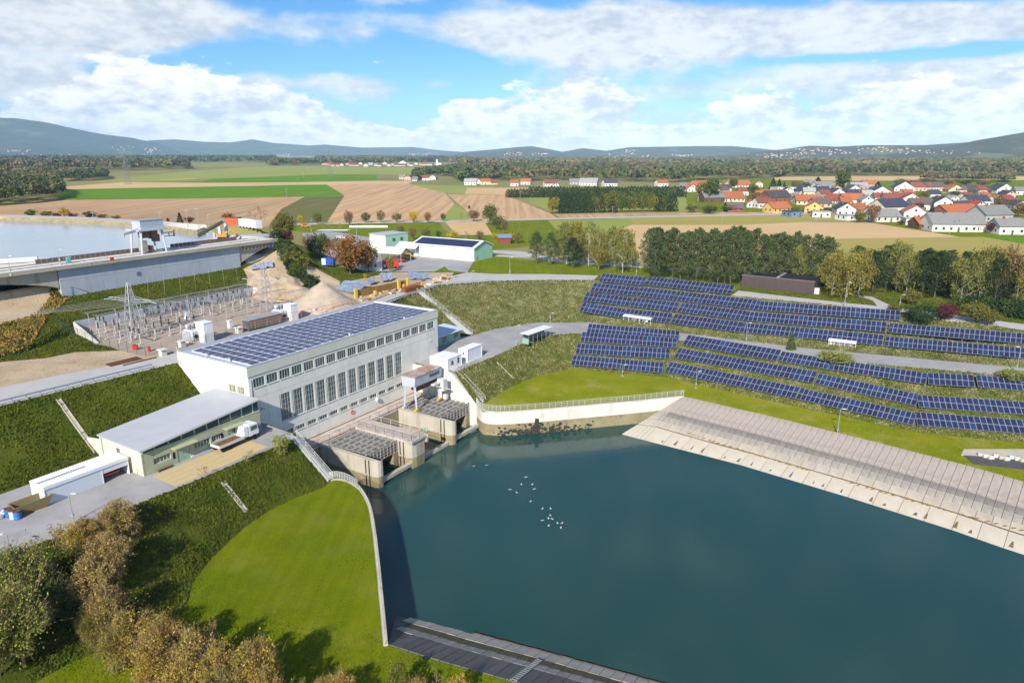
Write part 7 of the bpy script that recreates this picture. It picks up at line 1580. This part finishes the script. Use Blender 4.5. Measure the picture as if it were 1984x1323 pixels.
# woods far off (each reads as one mass)
def wood(label, poly, h, step, leaves=44, ls=1.3, zz=0, wmats=None, name='distant_wood', edge_step=None, seedk=0):
    rg = np.random.default_rng(100 + seedk); P = [at(*q, zz) for q in poly]; pl = [(p.x, p.y) for p in P]; xs = [p[0] for p in pl]; ys = [p[1] for p in pl]
    n = int((max(xs) - min(xs)) * (max(ys) - min(ys)) / step ** 2); n = min(n, 90000); X = rg.uniform(min(xs), max(xs), n); Y = rg.uniform(min(ys), max(ys), n); k = inpoly(X, Y, pl); X, Y = X[k], Y[k]
    ex, ey = [], []
    for a, b in zip(pl, pl[1:] + pl[:1]):
        d = hypot(a[0] - b[0], a[1] - b[1]); m = int(d / (edge_step or step * .6)); t = np.arange(m) / max(m, 1); ex.append(a[0] + (b[0] - a[0]) * t); ey.append(a[1] + (b[1] - a[1]) * t)
    X = np.concatenate([X] + ex); Y = np.concatenate([Y] + ey); n = len(X); X += rg.normal(size=n) * 1.5; Y += rg.normal(size=n) * 1.5
    H = h * rg.uniform(.72, 1.12, n); R = step * .5 * rg.uniform(.7, 1.15, n)
    ci = rg.integers(0, 100, n); out = []
    mats_ = wmats or ['wgreen', 'wdark', 'wolive', 'wbrown']
    res = []
    for j, mt in enumerate(mats_):
        s = np.nonzero(ci % len(mats_) == j)[0]
        if not len(s): continue
        u = rg.normal(size=(len(s), leaves, 3)); u /= np.linalg.norm(u, axis=2)[:, :, None]; u[:, :, 2] = np.abs(u[:, :, 2]) * 1.0 - .25
        C = np.stack([X[s], Y[s], H[s] * .55 + zz], 1)[:, None, :] + u * np.stack([R[s], R[s], H[s] * .45], 1)[:, None, :] * rg.uniform(.75, 1.05, (len(s), leaves, 1)); C = C.reshape(-1, 3); C[:, 2] = np.maximum(C[:, 2], zz + .3)
        V, F = quads(C, ls, rg, aspect=.8); res.append((V, F, mt))
    o = [thing(name, label, 'woodland', (0, 0, 0))][0]; o['kind'] = 'stuff'
    for V, F, mt in res: q = link(bpy.data.objects.new('tree_mass', np_mesh('tree_mass', V, F, ML[mt]))); q.parent = o; q['kind'] = 'stuff'
    return o
wood('near dark green wood at the left picture edge above the reservoir', [(-260, 402), (0, 398), (60, 393), (112, 384), (116, 372), (60, 360), (-260, 356)], 15, 8.5, 90, 1.0, wmats=['wgreen', 'wolive', 'wgreen', 'wdark'], seedk=1)
wood('second clump of dark trees right of the left edge wood', [(120, 352), (160, 351), (200, 348), (204, 342), (170, 340)], 13, 10, 70, 1.2, wmats=['wdark', 'wgreen'], seedk=2)
wood('row of trees between the left edge wood and the forest', [(-200, 345), (0, 342), (100, 345), (130, 346), (125, 339), (60, 336), (-200, 333)], 15, 14, 50, 1.6, wmats=['wgreen', 'wolive', 'wbrown'], seedk=3)
wood('broad dark forest along the left horizon', [(-400, 334), (0, 332), (200, 331), (358, 328), (358, 322), (250, 318), (0, 316), (-400, 316)], 22, 24, 40, 3.2, wmats=['wdark', 'wgreen', 'wbrown'], seedk=4)
wood('thin forest line at the far left horizon', [(-400, 313), (200, 314), (520, 314), (525, 309), (0, 307), (-400, 307)], 24, 75, 30, 9, wmats=['wdark', 'wgreen'], seedk=5)
wood('dark wood strip left of the far village strip', [(525, 321), (620, 320), (760, 318), (760, 313), (525, 315)], 20, 26, 36, 3.6, wmats=['wdark', 'wgreen', 'wbrown'], seedk=6)
wood('far woods behind the village strip', [(620, 313), (900, 315), (900, 306), (620, 306)], 18, 70, 26, 9, wmats=['wdark', 'wgreen', 'wbrown'], seedk=7)
wood('dark trees round the small hamlet above the tan fields', [(806, 349), (830, 342), (880, 342), (895, 352), (905, 350), (960, 345), (960, 330), (880, 328), (810, 338)], 13, 11, 50, 1.7, wmats=['wdark', 'wgreen', 'wgreen'], seedk=8)
wood('broad mixed forest behind the village and the windbreak', [(895, 345), (965, 348), (1000, 351), (1100, 350), (1300, 354), (1345, 349), (1500, 344), (1515, 341), (1515, 330), (1300, 326), (900, 328)], 17, 17, 46, 2.1, wmats=['wgreen', 'wolive', 'wbrown', 'wgreen', 'wdark'], seedk=9)
wood('grey green forest belt in front of the hills at the right', [(900, 327), (1300, 325), (1515, 330), (1700, 332), (2200, 332), (2200, 317), (1300, 314), (900, 314)], 20, 42, 30, 5.2, wmats=['wbrown', 'wolive', 'wgreen'], seedk=10)
wood('dark forest edge behind the tan field right of the village', [(1515, 341.5), (1650, 340.5), (1800, 340), (2200, 340), (2200, 333), (1800, 333), (1515, 331)], 17, 16, 44, 2.2, wmats=['wdark', 'wgreen', 'wbrown'], seedk=11)
wood('tree belt between the village and the right forest', [(1790, 351), (1900, 352), (1955, 354), (1950, 347), (1860, 345), (1795, 347)], 12, 10, 50, 1.6, wmats=['wolive', 'wgreen', 'wbrown'], seedk=12)

# ---------------------------------------------------------------- village
ROOF = {k: mat('roof_' + k, c, .8, scale=1.5, col2=tuple(x * .75 for x in c), obj_rand=.08) for k, c in dict(orange=(.43, .135, .05), red=(.32, .07, .045), brick=(.26, .08, .05), navy=(.045, .055, .09), grey=(.24, .235, .225), brown=(.15, .11, .09), pale=(.40, .39, .37), dark=(.07, .065, .07)).items()}
WALLM = {k: mat('wall_' + k, c, .9, obj_rand=.05) for k, c in dict(white=(.66, .64, .60), cream=(.68, .58, .42), yellow=(.62, .45, .15), pink=(.58, .42, .36), brick=(.24, .10, .07), wood=(.13, .08, .05), blue=(.14, .22, .32), grey=(.4, .4, .38)).items()}
M_HWIN = mat('house_window', (.03, .035, .04), .2); hw_mesh = MB().box(0, 1.1, -.04, .0 - .003, 0, 1.25).mesh('window', M_HWIN); hs_mesh = MB().box(-.1, 1.2, -.12, -.041, -.08, 0).mesh('sill', M_FRAMEL); door_m = MB().box(0, 1.0, -.05, -.003, 0, 2.1).mesh('door', mat('house_door', (.12, .07, .04), .7))
ch_mesh = MB().box(-.35, .35, -.35, .35, 0, 1.5).mesh('chimney', WALLM['brick'])
def house(label, x, yb, wpx, roof, wall, gable=False, depth=None, rz=None, flat=False, low=False, name='house'):
    p = atT(x, yb); W_ = wpx / CAM_F * p.y / cos(PITCH); W_ = max(W_, 4); D_ = depth or min(max(9.5, W_ * .8), 14); H_ = 3.0 if (low or W_ > 24) else (3.9 if not flat else 5.5)
    if W_ < 8: H_ = 2.6
    rz = RND.uniform(-.35, .35) if rz is None else rz
    t = thing(name, label, 'house', p - Vector((W_ / 2 * cos(rz), W_ / 2 * sin(rz), 0)), rz); wm = WALLM[wall]; rm = ROOF[roof]
    MB().box(0, W_, 0, D_, -.3, H_).build('wall', wm, t)
    if flat: MB().box(-.2, W_ + .2, -.2, D_ + .2, H_ + .003, H_ + .35).build('roof', rm, t)
    else:
        if gable:
            rh = W_ * .5 * .62; m_ = MB(); m_.ext([(0, 0, H_), (W_, 0, H_), (W_ / 2, 0, H_ + rh)], (0, .15, 0)); m_.build('gable', wm, t); m_ = MB(); m_.ext([(0, D_ - .15, H_), (W_, D_ - .15, H_), (W_ / 2, D_ - .15, H_ + rh)], (0, .15, 0)); m_.build('gable', wm, t)
            for s_ in (0, 1):
                x0 = -.6 if s_ == 0 else W_ + .6; pts = [(x0, -.5, H_ - .35), (W_ / 2, -.5, H_ + rh + .02), (W_ / 2, -.5, H_ + rh + .3), (x0, -.5, H_ - .07)]; m_ = MB(); m_.ext(pts if s_ else pts[::-1], (0, D_ + 1.0, 0)); rf = m_.build('roof', rm, t)
            inst('chimney', ch_mesh, rf, (W_ * .38, D_ * .5, H_ + rh * .75)); inst('window', hw_mesh, t, (W_ / 2 - .5, 0, H_ + .3))
        else:
            rh = D_ * .5 * .62; m_ = MB(); m_.ext([(0, 0, H_), (0, D_, H_), (0, D_ / 2, H_ + rh)], (.15, 0, 0)); m_.build('gable', wm, t); m_ = MB(); m_.ext([(W_ - .15, 0, H_), (W_ - .15, D_, H_), (W_ - .15, D_ / 2, H_ + rh)], (.15, 0, 0)); m_.build('gable', wm, t)
            for s_ in (0, 1):
                y0 = -.6 if s_ == 0 else D_ + .6; pts = [(-.5, y0, H_ - .35), (-.5, D_ / 2, H_ + rh + .02), (-.5, D_ / 2, H_ + rh + .3), (-.5, y0, H_ - .07)]; m_ = MB(); m_.ext(pts if s_ else pts[::-1], (W_ + 1.0, 0, 0)); rf = m_.build('roof', rm, t)
            inst('chimney', ch_mesh, rf, (W_ * .3, D_ * .45, H_ + rh * .85))
    nw = max(1, int(W_ / 3.2))
    for fl in range(2 if H_ > 5 else 1):
        for i in range(nw):
            xx = W_ * (i + .5) / nw - .55
            if fl == 0 and i == nw // 2 and W_ > 7: inst('door', door_m, t, (xx, 0, 0)); continue
            w_ = inst('window', hw_mesh, t, (xx, 0, .95 + fl * 2.7))
            if p.y < 520: inst('sill', hs_mesh, w_)
    for y in (D_ * .25, D_ * .65): inst('window', hw_mesh, t, (-.0, y + 1.0, 1.0), (0, 0, -pi / 2)); inst('window', hw_mesh, t, (W_, y, 1.0), (0, 0, pi / 2))
    return t
z5 = lambda x, y: (1250 + x / 2.703, 300 + y / 2.703)
VH = [(210, 188, 60, 'grey', 'white', 0, 'at the left end of the village'), (290, 180, 84, 'orange', 'white', 0, 'behind the windbreak end'), (345, 192, 60, 'navy', 'white', 1, 'left of centre behind the barn'), (425, 196, 60, 'dark', 'white', 0, 'right behind the long orange farm'), (500, 172, 120, 'orange', 'white', 0, 'long, at the rear left of the village'),
 (415, 248, 225, 'orange', 'cream', 0, 'the long farm behind the grey barn'), (362, 250, 110, 'grey', 'wood', 0, 'the wooden barn in front of the long farm'), (610, 236, 56, 'orange', 'yellow', 0, 'beside the tall dark tree'), (562, 276, 60, 'orange', 'white', 1, 'at the left front row'), (630, 280, 84, 'brick', 'white', 0, 'in the front row left of the orange barn'), (708, 248, 130, 'dark', 'brick', 0, 'wide, behind the orange barn'), (716, 304, 112, 'orange', 'yellow', 0, 'low, in the front row behind the blue shed'),
 (740, 203, 105, 'pale', 'white', 2, 'large modern block at the rear'), (860, 168, 62, 'grey', 'white', 0, 'small, at the very rear'), (850, 212, 84, 'navy', 'white', 1, 'right of the modern block'), (952, 185, 110, 'grey', 'white', 0, 'wide, behind the navy gables'), (932, 208, 70, 'navy', 'grey', 0, 'between the two white gables'), (1012, 228, 84, 'navy', 'white', 1, 'right of the navy pair'), (848, 262, 110, 'orange', 'cream', 0, 'middle, behind the yellow gable house'),
 (930, 276, 94, 'brown', 'pink', 0, 'beside the yellow gable house'), (1000, 256, 70, 'red', 'white', 0, 'right of the pink walled one'), (884, 302, 96, 'orange', 'yellow', 1, 'front row left of the white flat shed'), (1095, 262, 112, 'orange', 'white', 0, 'behind the solar roofed one'), (1052, 318, 96, 'navy', 'white', 1, 'steep solar roof in the front row'), (1128, 312, 110, 'orange', 'white', 0, 'low, right beside the steep solar roof'), (1165, 266, 66, 'grey', 'white', 1, 'small, behind the brown trees'), (1096, 208, 84, 'dark', 'white', 1, 'rear, left of the tall green tree'),
 (1152, 226, 62, 'brown', 'white', 0, 'small rear one beside the navy roofs'), (1236, 224, 110, 'navy', 'white', 1, 'rear centre with broad gable'), (1180, 172, 74, 'orange', 'grey', 0, 'far rear next to the grey hall'), (1356, 192, 96, 'navy', 'white', 1, 'rear right of the white wall'), (1442, 190, 92, 'brick', 'pink', 0, 'rear, right of the navy gable'), (1530, 190, 120, 'brown', 'cream', 0, 'long rear one beside the road'), (1626, 205, 76, 'orange', 'cream', 1, 'rear, before the dark farm'),
 (1742, 205, 140, 'dark', 'wood', 0, 'long dark farm at the rear right'), (1884, 203, 92, 'dark', 'white', 1, 'big white gable at the rear right'), (1236, 250, 66, 'red', 'white', 0, 'small, centre of the village'), (1304, 256, 100, 'brick', 'white', 0, 'centre, left of the red white one'), (1392, 264, 106, 'red', 'white', 1, 'centre with a broad white gable'), (1452, 290, 110, 'brown', 'white', 0, 'behind the young fir'), (1562, 292, 128, 'navy', 'white', 1, 'large broad gable right of the fir'),
 (1672, 294, 100, 'dark', 'white', 0, 'long low beside the hedge wall'), (1752, 270, 108, 'navy', 'white', 0, 'standing free in the meadow'), (1914, 264, 62, 'red', 'wood', 0, 'small one in the right meadow'), (1968, 294, 66, 'dark', 'white', 1, 'cut by the right picture edge'), (1318, 304, 160, 'navy', 'cream', 0, 'very long solar roof in the centre'), (1272, 352, 136, 'grey', 'white', 0, 'low front one left of the bright orange gable'),
 (1412, 338, 112, 'orange', 'white', 1, 'bright orange roof with white gable in front'), (1420, 368, 106, 'pale', 'white', 2, 'flat white garage in front'), (1462, 390, 60, 'orange', 'wood', 0, 'small shed in front'), (1676, 332, 240, 'orange', 'brick', 0, 'very long barn at the right front'), (1640, 404, 270, 'grey', 'white', 0, 'longest front building at the right'), (1852, 350, 170, 'grey', 'grey', 0, 'behind the maroon tree'), (1922, 418, 140, 'grey', 'white', 0, 'two storey one at the right front corner'),
 (796, 326, 74, 'navy', 'blue', 2, 'flat blue shed at the front edge'), (922, 328, 90, 'pale', 'white', 2, 'flat white shed at the front edge'), (474, 302, 84, 'brown', 'brick', 0, 'low shed left of the front row'), (1080, 345, 60, 'pale', 'white', 2, 'tiny flat one left of the grey front roof'), (1740, 405, 70, 'pale', 'white', 2, 'lean to at the long front building'), (1120, 190, 90, 'pale', 'grey', 0, 'grey hall at the rear')]
for (x, y, w, rf, wl_, g, lb) in VH:
    X, Y = z5(x, y); house(f'{"flat" if g == 2 else rf} roofed {wl_} house, {lb}', X, Y, w / 2.703 * .93, rf, wl_, g == 1, flat=g == 2, low='low' in lb or 'shed' in lb or 'garage' in lb)
for (x, y, w, rf, wl_, g, lb) in ((779, 348, 12, 'grey', 'pink', 0, 'leftmost house of the small hamlet'), (790, 350, 13, 'brown', 'pink', 1, 'pinkish house of the small hamlet'), (803, 351, 9, 'grey', 'white', 0, 'tiny house at the hamlet end'), (825, 350, 13, 'red', 'white', 0, 'red roofed white house among dark trees'), (838, 349, 12, 'grey', 'white', 1, 'white gable house among dark trees'), (911, 359, 22, 'pale', 'white', 0, 'white farmhouse right of the dark trees'), (925, 357, 14, 'red', 'white', 1, 'red roofed house next to the farmhouse'),
      (941, 358, 18, 'orange', 'cream', 0, 'orange house right of the farmhouse'), (958, 358, 12, 'brick', 'cream', 0, 'small brick roofed house right of the orange one'), (997, 361, 14, 'orange', 'white', 0, 'bright red roofed cottage above the windbreak start'), (1018, 358, 18, 'orange', 'white', 0, 'orange roofed cottage above the windbreak'), (1067, 362, 22, 'brick', 'white', 0, 'red brown roofed cottage above the windbreak'), (1078, 362, 10, 'grey', 'white', 1, 'small white gable above the windbreak'), (1114, 358, 18, 'grey', 'grey', 0, 'grey barn above the windbreak'), (1139, 360, 32, 'pale', 'white', 0, 'long white farmhouse above the windbreak'), (1184, 361, 24, 'dark', 'white', 0, 'hipped dark roofed house above the windbreak'), (1285, 361, 20, 'orange', 'white', 0, 'orange roofed house behind the right windbreak end')):
    house(lb, x, y, w, rf, wl_, g == 1)
for k in range(26):
    x = 628 + k * 9.0 + RND.uniform(-2, 2); y = 321.5 + RND.uniform(-2.5, 1.5); rf = RND.choice(['orange', 'grey', 'red', 'brown', 'pale']); house('small %s roofed house in the far village strip' % rf, x, y, RND.uniform(6, 10) * (2.4 if k in (16, 17, 22, 26) else 1), rf, RND.choice(['white', 'white', 'cream', 'pink']), RND.random() < .4)['group'] = 'houses of the far village strip'
t = thing('church', 'white church tower with a dark spire in the far village strip', 'church', at(847, 322, 0), 0); k = at(847, 322, 0).y / CAM_F
MB().box(-1.6 * k, 1.6 * k, 0, 3 * k, 0, 12 * k).build('tower', WALLM['white'], t); MB().add([(-1.8 * k, 0, 12 * k), (1.8 * k, 0, 12 * k), (1.8 * k, 3.2 * k, 12 * k), (-1.8 * k, 3.2 * k, 12 * k), (0, 1.6 * k, 18 * k)], [(0, 1, 4), (1, 2, 4), (2, 3, 4), (3, 0, 4), (3, 2, 1, 0)]).build('spire', ROOF['dark'], t); MB().box(1.7 * k, 8 * k, 0, 4 * k, 0, 5 * k).build('nave', WALLM['white'], t)
FILL = [(1342, 372, 20), (1350, 362, 16), (1372, 365, 18), (1392, 366, 16), (1404, 377, 18), (1440, 379, 18), (1470, 363, 14), (1486, 381, 16), (1506, 384, 18), (1527, 378, 18), (1545, 391, 18), (1568, 380, 20), (1586, 371, 16), (1601, 385, 18), (1612, 395, 18), (1622, 374, 16), (1640, 398, 18), (1652, 384, 18), (1668, 374, 18), (1682, 386, 18), (1700, 377, 18), (1716, 392, 18), (1728, 381, 16), (1762, 384, 18), (1790, 396, 18), (1812, 385, 18), (1822, 398, 20), (1850, 392, 18), (1862, 376, 18), (1880, 388, 18), (1900, 404, 20), (1915, 388, 16), (1940, 395, 18), (1958, 385, 18), (1978, 378, 18), (1725, 411, 20), (1775, 424, 22), (1700, 420, 18), (1905, 376, 16), (1640, 362, 16)]
for k, (x, y, w) in enumerate(FILL):
    rf = ('orange', 'brick', 'grey', 'orange', 'brown', 'navy', 'red', 'pale')[(k * 5) % 8]; wl_ = ('white', 'cream', 'white', 'pink', 'white')[k % 5]
    house('small %s roofed %s outbuilding in the %s of the village, %s' % (rf, wl_, ('left end', 'left middle', 'centre', 'right middle', 'right end')[min(4, int((x - 1330) / 131))], 'rear' if y < 376 else 'front' if y > 394 else 'inner'), x, y, w, rf, wl_, k % 3 == 0)['group'] = 'small houses filling the village'
# village and field trees
VT = [(1362, 352, 388, 34, 'olive'), (1378, 345, 392, 34, 'green'), (1462, 372, 396, 26, 'brown'), (1458, 356, 383, 24, 'green'), (1497, 345, 368, 22, 'dark'), (1508, 347, 372, 20, 'dark'), (1630, 330, 372, 30, 'green'), (1584, 343, 358, 26, 'dark'), (1690, 396, 432, 26, 'brown'), (1664, 408, 431, 26, 'olive'), (1744, 346, 362, 24, 'olive'), (1789, 370, 388, 22, 'olive'), (1834, 385, 392, 18, 'olive'), (1918, 430, 452, 18, 'maroon'), (1846, 424, 448, 22, 'brown'), (1776, 392, 420, 24, 'maroon'), (1935, 380, 400, 22, 'brown'), (1745, 427, 436, 14, 'green'),
      (1492, 396, 408, 10, 'yellow'), (1483, 402, 410, 8, 'yellow'), (1540, 400, 412, 20, 'olive'), (1375, 398, 414, 34, 'green'), (1410, 396, 411, 30, 'green'), (1340, 395, 412, 26, 'olive'), (1410, 347, 362, 16, 'yellow'), (1420, 345, 366, 18, 'green'), (1518, 352, 375, 14, 'dark'), (1560, 352, 368, 20, 'green'), (1600, 402, 412, 24, 'green'), (1850, 370, 380, 26, 'green'), (1975, 392, 420, 26, 'brown'), (1960, 404, 416, 24, 'olive'), (1540, 350, 366, 18, 'olive'), (1650, 352, 362, 22, 'dark'), (1700, 352, 366, 24, 'dark'), (1800, 350, 358, 30, 'green'), (1830, 350, 358, 30, 'olive'), (1770, 349, 357, 24, 'olive'), (1870, 348, 358, 30, 'green'), (1905, 350, 360, 26, 'brown')]
for k, (x, yt, yb, w, l) in enumerate(VT): tree_px('village_tree', '%s crowned tree between the village houses' % {'olive': 'olive', 'green': 'green', 'brown': 'brown', 'dark': 'dark', 'maroon': 'dark red', 'yellow': 'yellow'}[l] + (' at the far side' if yb < 370 else ' near the front' if yb > 400 else ' in the centre') + (' left' if x < 1560 else ' right'), x, yb, yt, w, 'round' if l != 'dark' else 'cone', l, N=900, size=.05, group='trees between the village houses')
tree_px('fir_tree', 'tall narrow fir between the white village houses', 1803, 425, 391, 17, 'cone', 'dark', N=900, size=.05)
for k, (x, y) in enumerate(((1402, 388), (1566, 414), (1575, 415), (1948, 369), (1930, 372), (1800, 371))): car(('dark car on the village street', 'red car by the blue shed', 'white car by the blue shed', 'red machine at the dark farm', 'white car near the right farm', 'white car on the village road')[k], at(x, y, 0), .1 * k, ((.03, .04, .1), (.4, .02, .02), (.7, .7, .7), (.6, .03, .02), (.7, .7, .72), (.6, .6, .62))[k])

# ---------------------------------------------------------------- hills
def hill(name, label, dist, prof, depth, m, zbase=0, nx=160, ny=26, rough=.10, front=None):
    xs = np.linspace(prof[0][0], prof[-1][0], nx); yt = np.interp(xs, [p[0] for p in prof], [p[1] for p in prof]); V = []
    for j in range(ny + 1):
        v = j / ny * 2 - 1; yy = dist + v * depth
        for i in range(nx):
            ridge = max(0, height_at(xs[i], yt[i], dist)); wx = (xs[i] - CAM_CX) / CAM_F * dist / (cos(PITCH) + .285 * sin(PITCH))
            f = max(0, 1 - abs(v) ** 1.3); nz_ = mnoise.fractal(Vector((wx / 700, yy / 700, dist / 999)), 1.0, 2.0, 6)
            sp = 1 - exp(-((v * 3.0) ** 2)); z = ridge * f * (1 + nz_ * rough * 4 * sp - (.1 * sp))
            V.append((wx * (1 + v * depth / dist * .0), yy, z * (1 if abs(v) < .999 else 0) - 2))
    F = [(j * nx + i, j * nx + i + 1, (j + 1) * nx + i + 1, (j + 1) * nx + i) for j in range(ny) for i in range(nx - 1)]
    o = link(bpy.data.objects.new(name, np_mesh(name, V, F, m, True))); tag(o, kind='structure'); return o
M_HILLF = mat('forest_hill', (.040, .058, .032), .95, scale=.004, col2=(.075, .068, .045), bump=1, bscale=.02, stain=((.11, .13, .05), .0015, .58, .64, .8))
M_HILLM = mat('mixed_hill', (.050, .062, .030), .95, scale=.008, col2=(.095, .082, .050), bump=1, bscale=.03, stain=((.16, .17, .07), .003, .56, .61, .8))
hill('mountain', '', 9500, [(-420, 222), (-200, 218), (0, 228), (40, 229), (90, 236), (150, 251), (200, 260), (250, 266), (290, 277), (340, 290), (390, 302), (420, 309)], 2600, M_HILLF, nx=220, ny=40)
hill('mountain', '', 11000, [(240, 290), (290, 272), (340, 270), (400, 275), (450, 276), (490, 270), (530, 277), (600, 282), (630, 280), (700, 286), (800, 285), (850, 291), (930, 297), (1100, 298)], 1300, M_HILLF, nx=220)
hill('hills', '', 7500, [(850, 306), (900, 294), (950, 290), (1000, 285), (1030, 283), (1060, 288), (1090, 294), (1130, 287), (1175, 292), (1220, 285), (1290, 284), (1350, 283), (1420, 283), (1500, 291), (1600, 293)], 1800, M_HILLM, nx=240, ny=34)
hill('hills', '', 4800, [(1380, 308), (1440, 298), (1520, 289), (1570, 282), (1620, 284), (1680, 281), (1740, 281), (1790, 281), (1850, 277), (1920, 272), (2000, 270), (2300, 262)], 1200, M_HILLM, nx=220, ny=34)
hr = hill('hills', '', 3600, [(1660, 308), (1760, 296), (1840, 284), (1900, 270), (1950, 261), (1984, 255), (2100, 240), (2400, 225)], 700, M_HILLM, nx=160, ny=34)
# clearings and the specks of hillside settlements
def ridge_ground(objs, x, y):
    return 0
from mathutils.bvhtree import BVHTree
bv = [BVHTree.FromPolygons([v.co for v in o.data.vertices], [p.vertices[:] for p in o.data.polygons]) for o in SC.objects if o.type == 'MESH' and o.name.split('.')[0] in ('hills', 'mountain')]
def ray_hill(px, py):
    q = at(px, py, -50) if py > 298 else None; a = (px - CAM_CX) / CAM_F; b = (CAM_CY - py) / CAM_F; d = Vector((a, cos(PITCH) + b * sin(PITCH), -sin(PITCH) + b * cos(PITCH))).normalized(); best = None
    for t_ in bv:
        h = t_.ray_cast(Vector((0, 0, CAM_Z)), d, 30000)
        if h[0] and (best is None or h[3] < best[1]): best = (h[0], h[3])
    return best[0] if best else None
def specks(label, boxes, n, seed):
    rg = np.random.default_rng(seed); mb = MB(); mr = MB()
    for k in range(n):
        bx = boxes[rg.integers(0, len(boxes))]; p = ray_hill(rg.uniform(bx[0], bx[2]), rg.uniform(bx[1], bx[3]))
        if p is None: continue
        w = rg.uniform(6, 11) * (p.y / 4500) ** .4; d = w * .8; h = w * .55; mb.box(p.x, p.x + w, p.y, p.y + d, p.z - 3, p.z + h)
        mr.ext([(p.x - 1, p.y - 1, p.z + h + .1), (p.x - 1, p.y + d + 1, p.z + h + .1), (p.x - 1, p.y + d / 2, p.z + h + w * .3)], (w + 2, 0, 0))
    t = thing('hillside_settlement', label, 'settlement', (0, 0, 0)); t['kind'] = 'stuff'; o = mb.build('house_walls', WALLM['cream'], t); o['kind'] = 'stuff'; o = mr.build('house_roofs', ROOF['brick'], t); o['kind'] = 'stuff'
specks('tiny pale houses scattered over the right hillside', [(1440, 296, 1640, 308), (1540, 288, 1620, 300), (1660, 286, 1760, 293), (1480, 300, 1560, 310), (1620, 292, 1900, 300)], 130, 1)
specks('tiny white houses below the middle hills', [(975, 296, 1010, 302), (1030, 297, 1060, 302), (1170, 300, 1260, 308), (1210, 291, 1235, 300), (1300, 300, 1340, 303)], 80, 2)
specks('pale towns at the foot of the left mountain', [(10, 290, 60, 300), (60, 300, 140, 306), (215, 284, 260, 292), (280, 287, 310, 297), (220, 300, 330, 305), (530, 299, 560, 303), (790, 297, 850, 303)], 130, 3)

# ---------------------------------------------------------------- tufts on the weedy slopes
def tufts(name, label, src, n, size, m, seed, cond=None, zsq=.8):
    rg = np.random.default_rng(seed); Cs = []
    for o in src:
        me = o.data; V = np.array([v.co[:] for v in me.vertices]); T = np.array([p.vertices[:] for p in me.polygons]); a = V[T[:, 1]] - V[T[:, 0]]; b = V[T[:, 2]] - V[T[:, 0]]; A_ = np.linalg.norm(np.cross(a, b), axis=1) / 2
        c = V[T].mean(1); dd = np.hypot(c[:, 0], c[:, 1]); ok = (dd < 230) & (c[:, 1] > 48) & (np.abs(c[:, 0] / np.maximum(c[:, 1], 1)) < .85); A_ = A_ * ok / (dd ** 1.0)
        if A_.sum() <= 0: continue
        Cs.append((V, T, A_))
    tot_ = sum(c[2].sum() for c in Cs); P = []
    for V, T, A_ in Cs:
        k = int(n * A_.sum() / tot_); f = rg.choice(len(T), k, p=A_ / A_.sum()); u = rg.uniform(size=k); v = rg.uniform(size=k); s = u + v > 1; u[s] = 1 - u[s]; v[s] = 1 - v[s]; t = V[T[f]]; P.append(t[:, 0] + (t[:, 1] - t[:, 0]) * u[:, None] + (t[:, 2] - t[:, 0]) * v[:, None])
    P = np.vstack(P)
    nv = np.array([mnoise.noise(Vector((p[0] * .22, p[1] * .22, seed))) for p in P]); P = P[nv > -.25 + rg.uniform(-.4, .4, len(P))]
    n = len(P); S = size * rg.uniform(.5, 1.5, n); th = rg.uniform(0, 2 * pi, (n, 3)); VV = []
    for j in range(3):
        d = np.stack([np.cos(th[:, j]), np.sin(th[:, j]), np.zeros(n)], 1); lean = rg.normal(size=(n, 3)) * .35; lean[:, 2] = 1
        VV.append(np.stack([P - d * S[:, None] * .55 - [0, 0, .04], P + d * S[:, None] * .55 - [0, 0, .04], P + lean * (S * zsq)[:, None]], 1))
    V = np.stack(VV, 1).reshape(-1, 3); F = np.arange(len(V)).reshape(-1, 3)
    o = link(bpy.data.objects.new(name, np_mesh(name, V, F, m))); tag(o, label, 'grass', kind='stuff'); return o
def srcs(nm): return [o for o in SC.objects if o.get('kind') == 'structure' and o.name.split('.')[0] == nm]
M_T1 = mat('tuft_green', (.072, .105, .008), .9, scale=.3, col2=(.14, .145, .018), island=.35, spec=.1); M_T2 = mat('tuft_dry', (.34, .30, .15), .9, scale=.5, col2=(.11, .12, .035), island=.45, spec=.1); M_T3 = mat('tuft_lawn', (.14, .20, .001), .9, scale=.3, col2=(.22, .25, .003), island=.3, spec=.1)
tufts('grass_tufts', 'rough green grass tufts on the dark slopes', srcs('grass_slope'), 120000, .24, M_T1, 1)
tufts('dry_weeds', 'pale dry weeds on the slopes around the lower road', srcs('dry_weed_slope') + srcs('solar_slope'), 80000, .26, M_T2, 2)
tufts('green_weeds', 'green weeds on the slopes around the lower road', srcs('dry_weed_slope') + srcs('solar_slope'), 60000, .26, M_T1, 5)

tufts('lawn_grass', 'short uneven grass of the mown lawn', srcs('lawn'), 90000, .11, M_T3, 7)
tufts('rusty_weed_tufts', 'rust coloured weeds under the bridge at the left edge', srcs('rusty_weeds'), 6000, .5, mat('tuft_rust', (.40, .25, .06), .9, scale=.5, col2=(.16, .14, .04), island=.4), 8)
# ---------------------------------------------------------------- haze
hz_m = bpy.data.materials.new('haze_air'); hz_m.use_nodes = True; nt = hz_m.node_tree; nt.nodes.remove(nt.nodes['Principled BSDF']); pv = nt.nodes.new('ShaderNodeVolumePrincipled')
pv.inputs['Color'].default_value = (.46, .72, 1.0, 1); pv.inputs['Density'].default_value = 4.8e-5; pv.inputs['Anisotropy'].default_value = -0.35
nt.links.new(pv.outputs[0], nt.nodes['Material Output'].inputs['Volume'])
o = MB().box(-12000, 12000, -400, 12900, -27, 620).build('haze', hz_m); tag(o, 'thin pale blue haze over the whole valley', 'haze', kind='stuff')
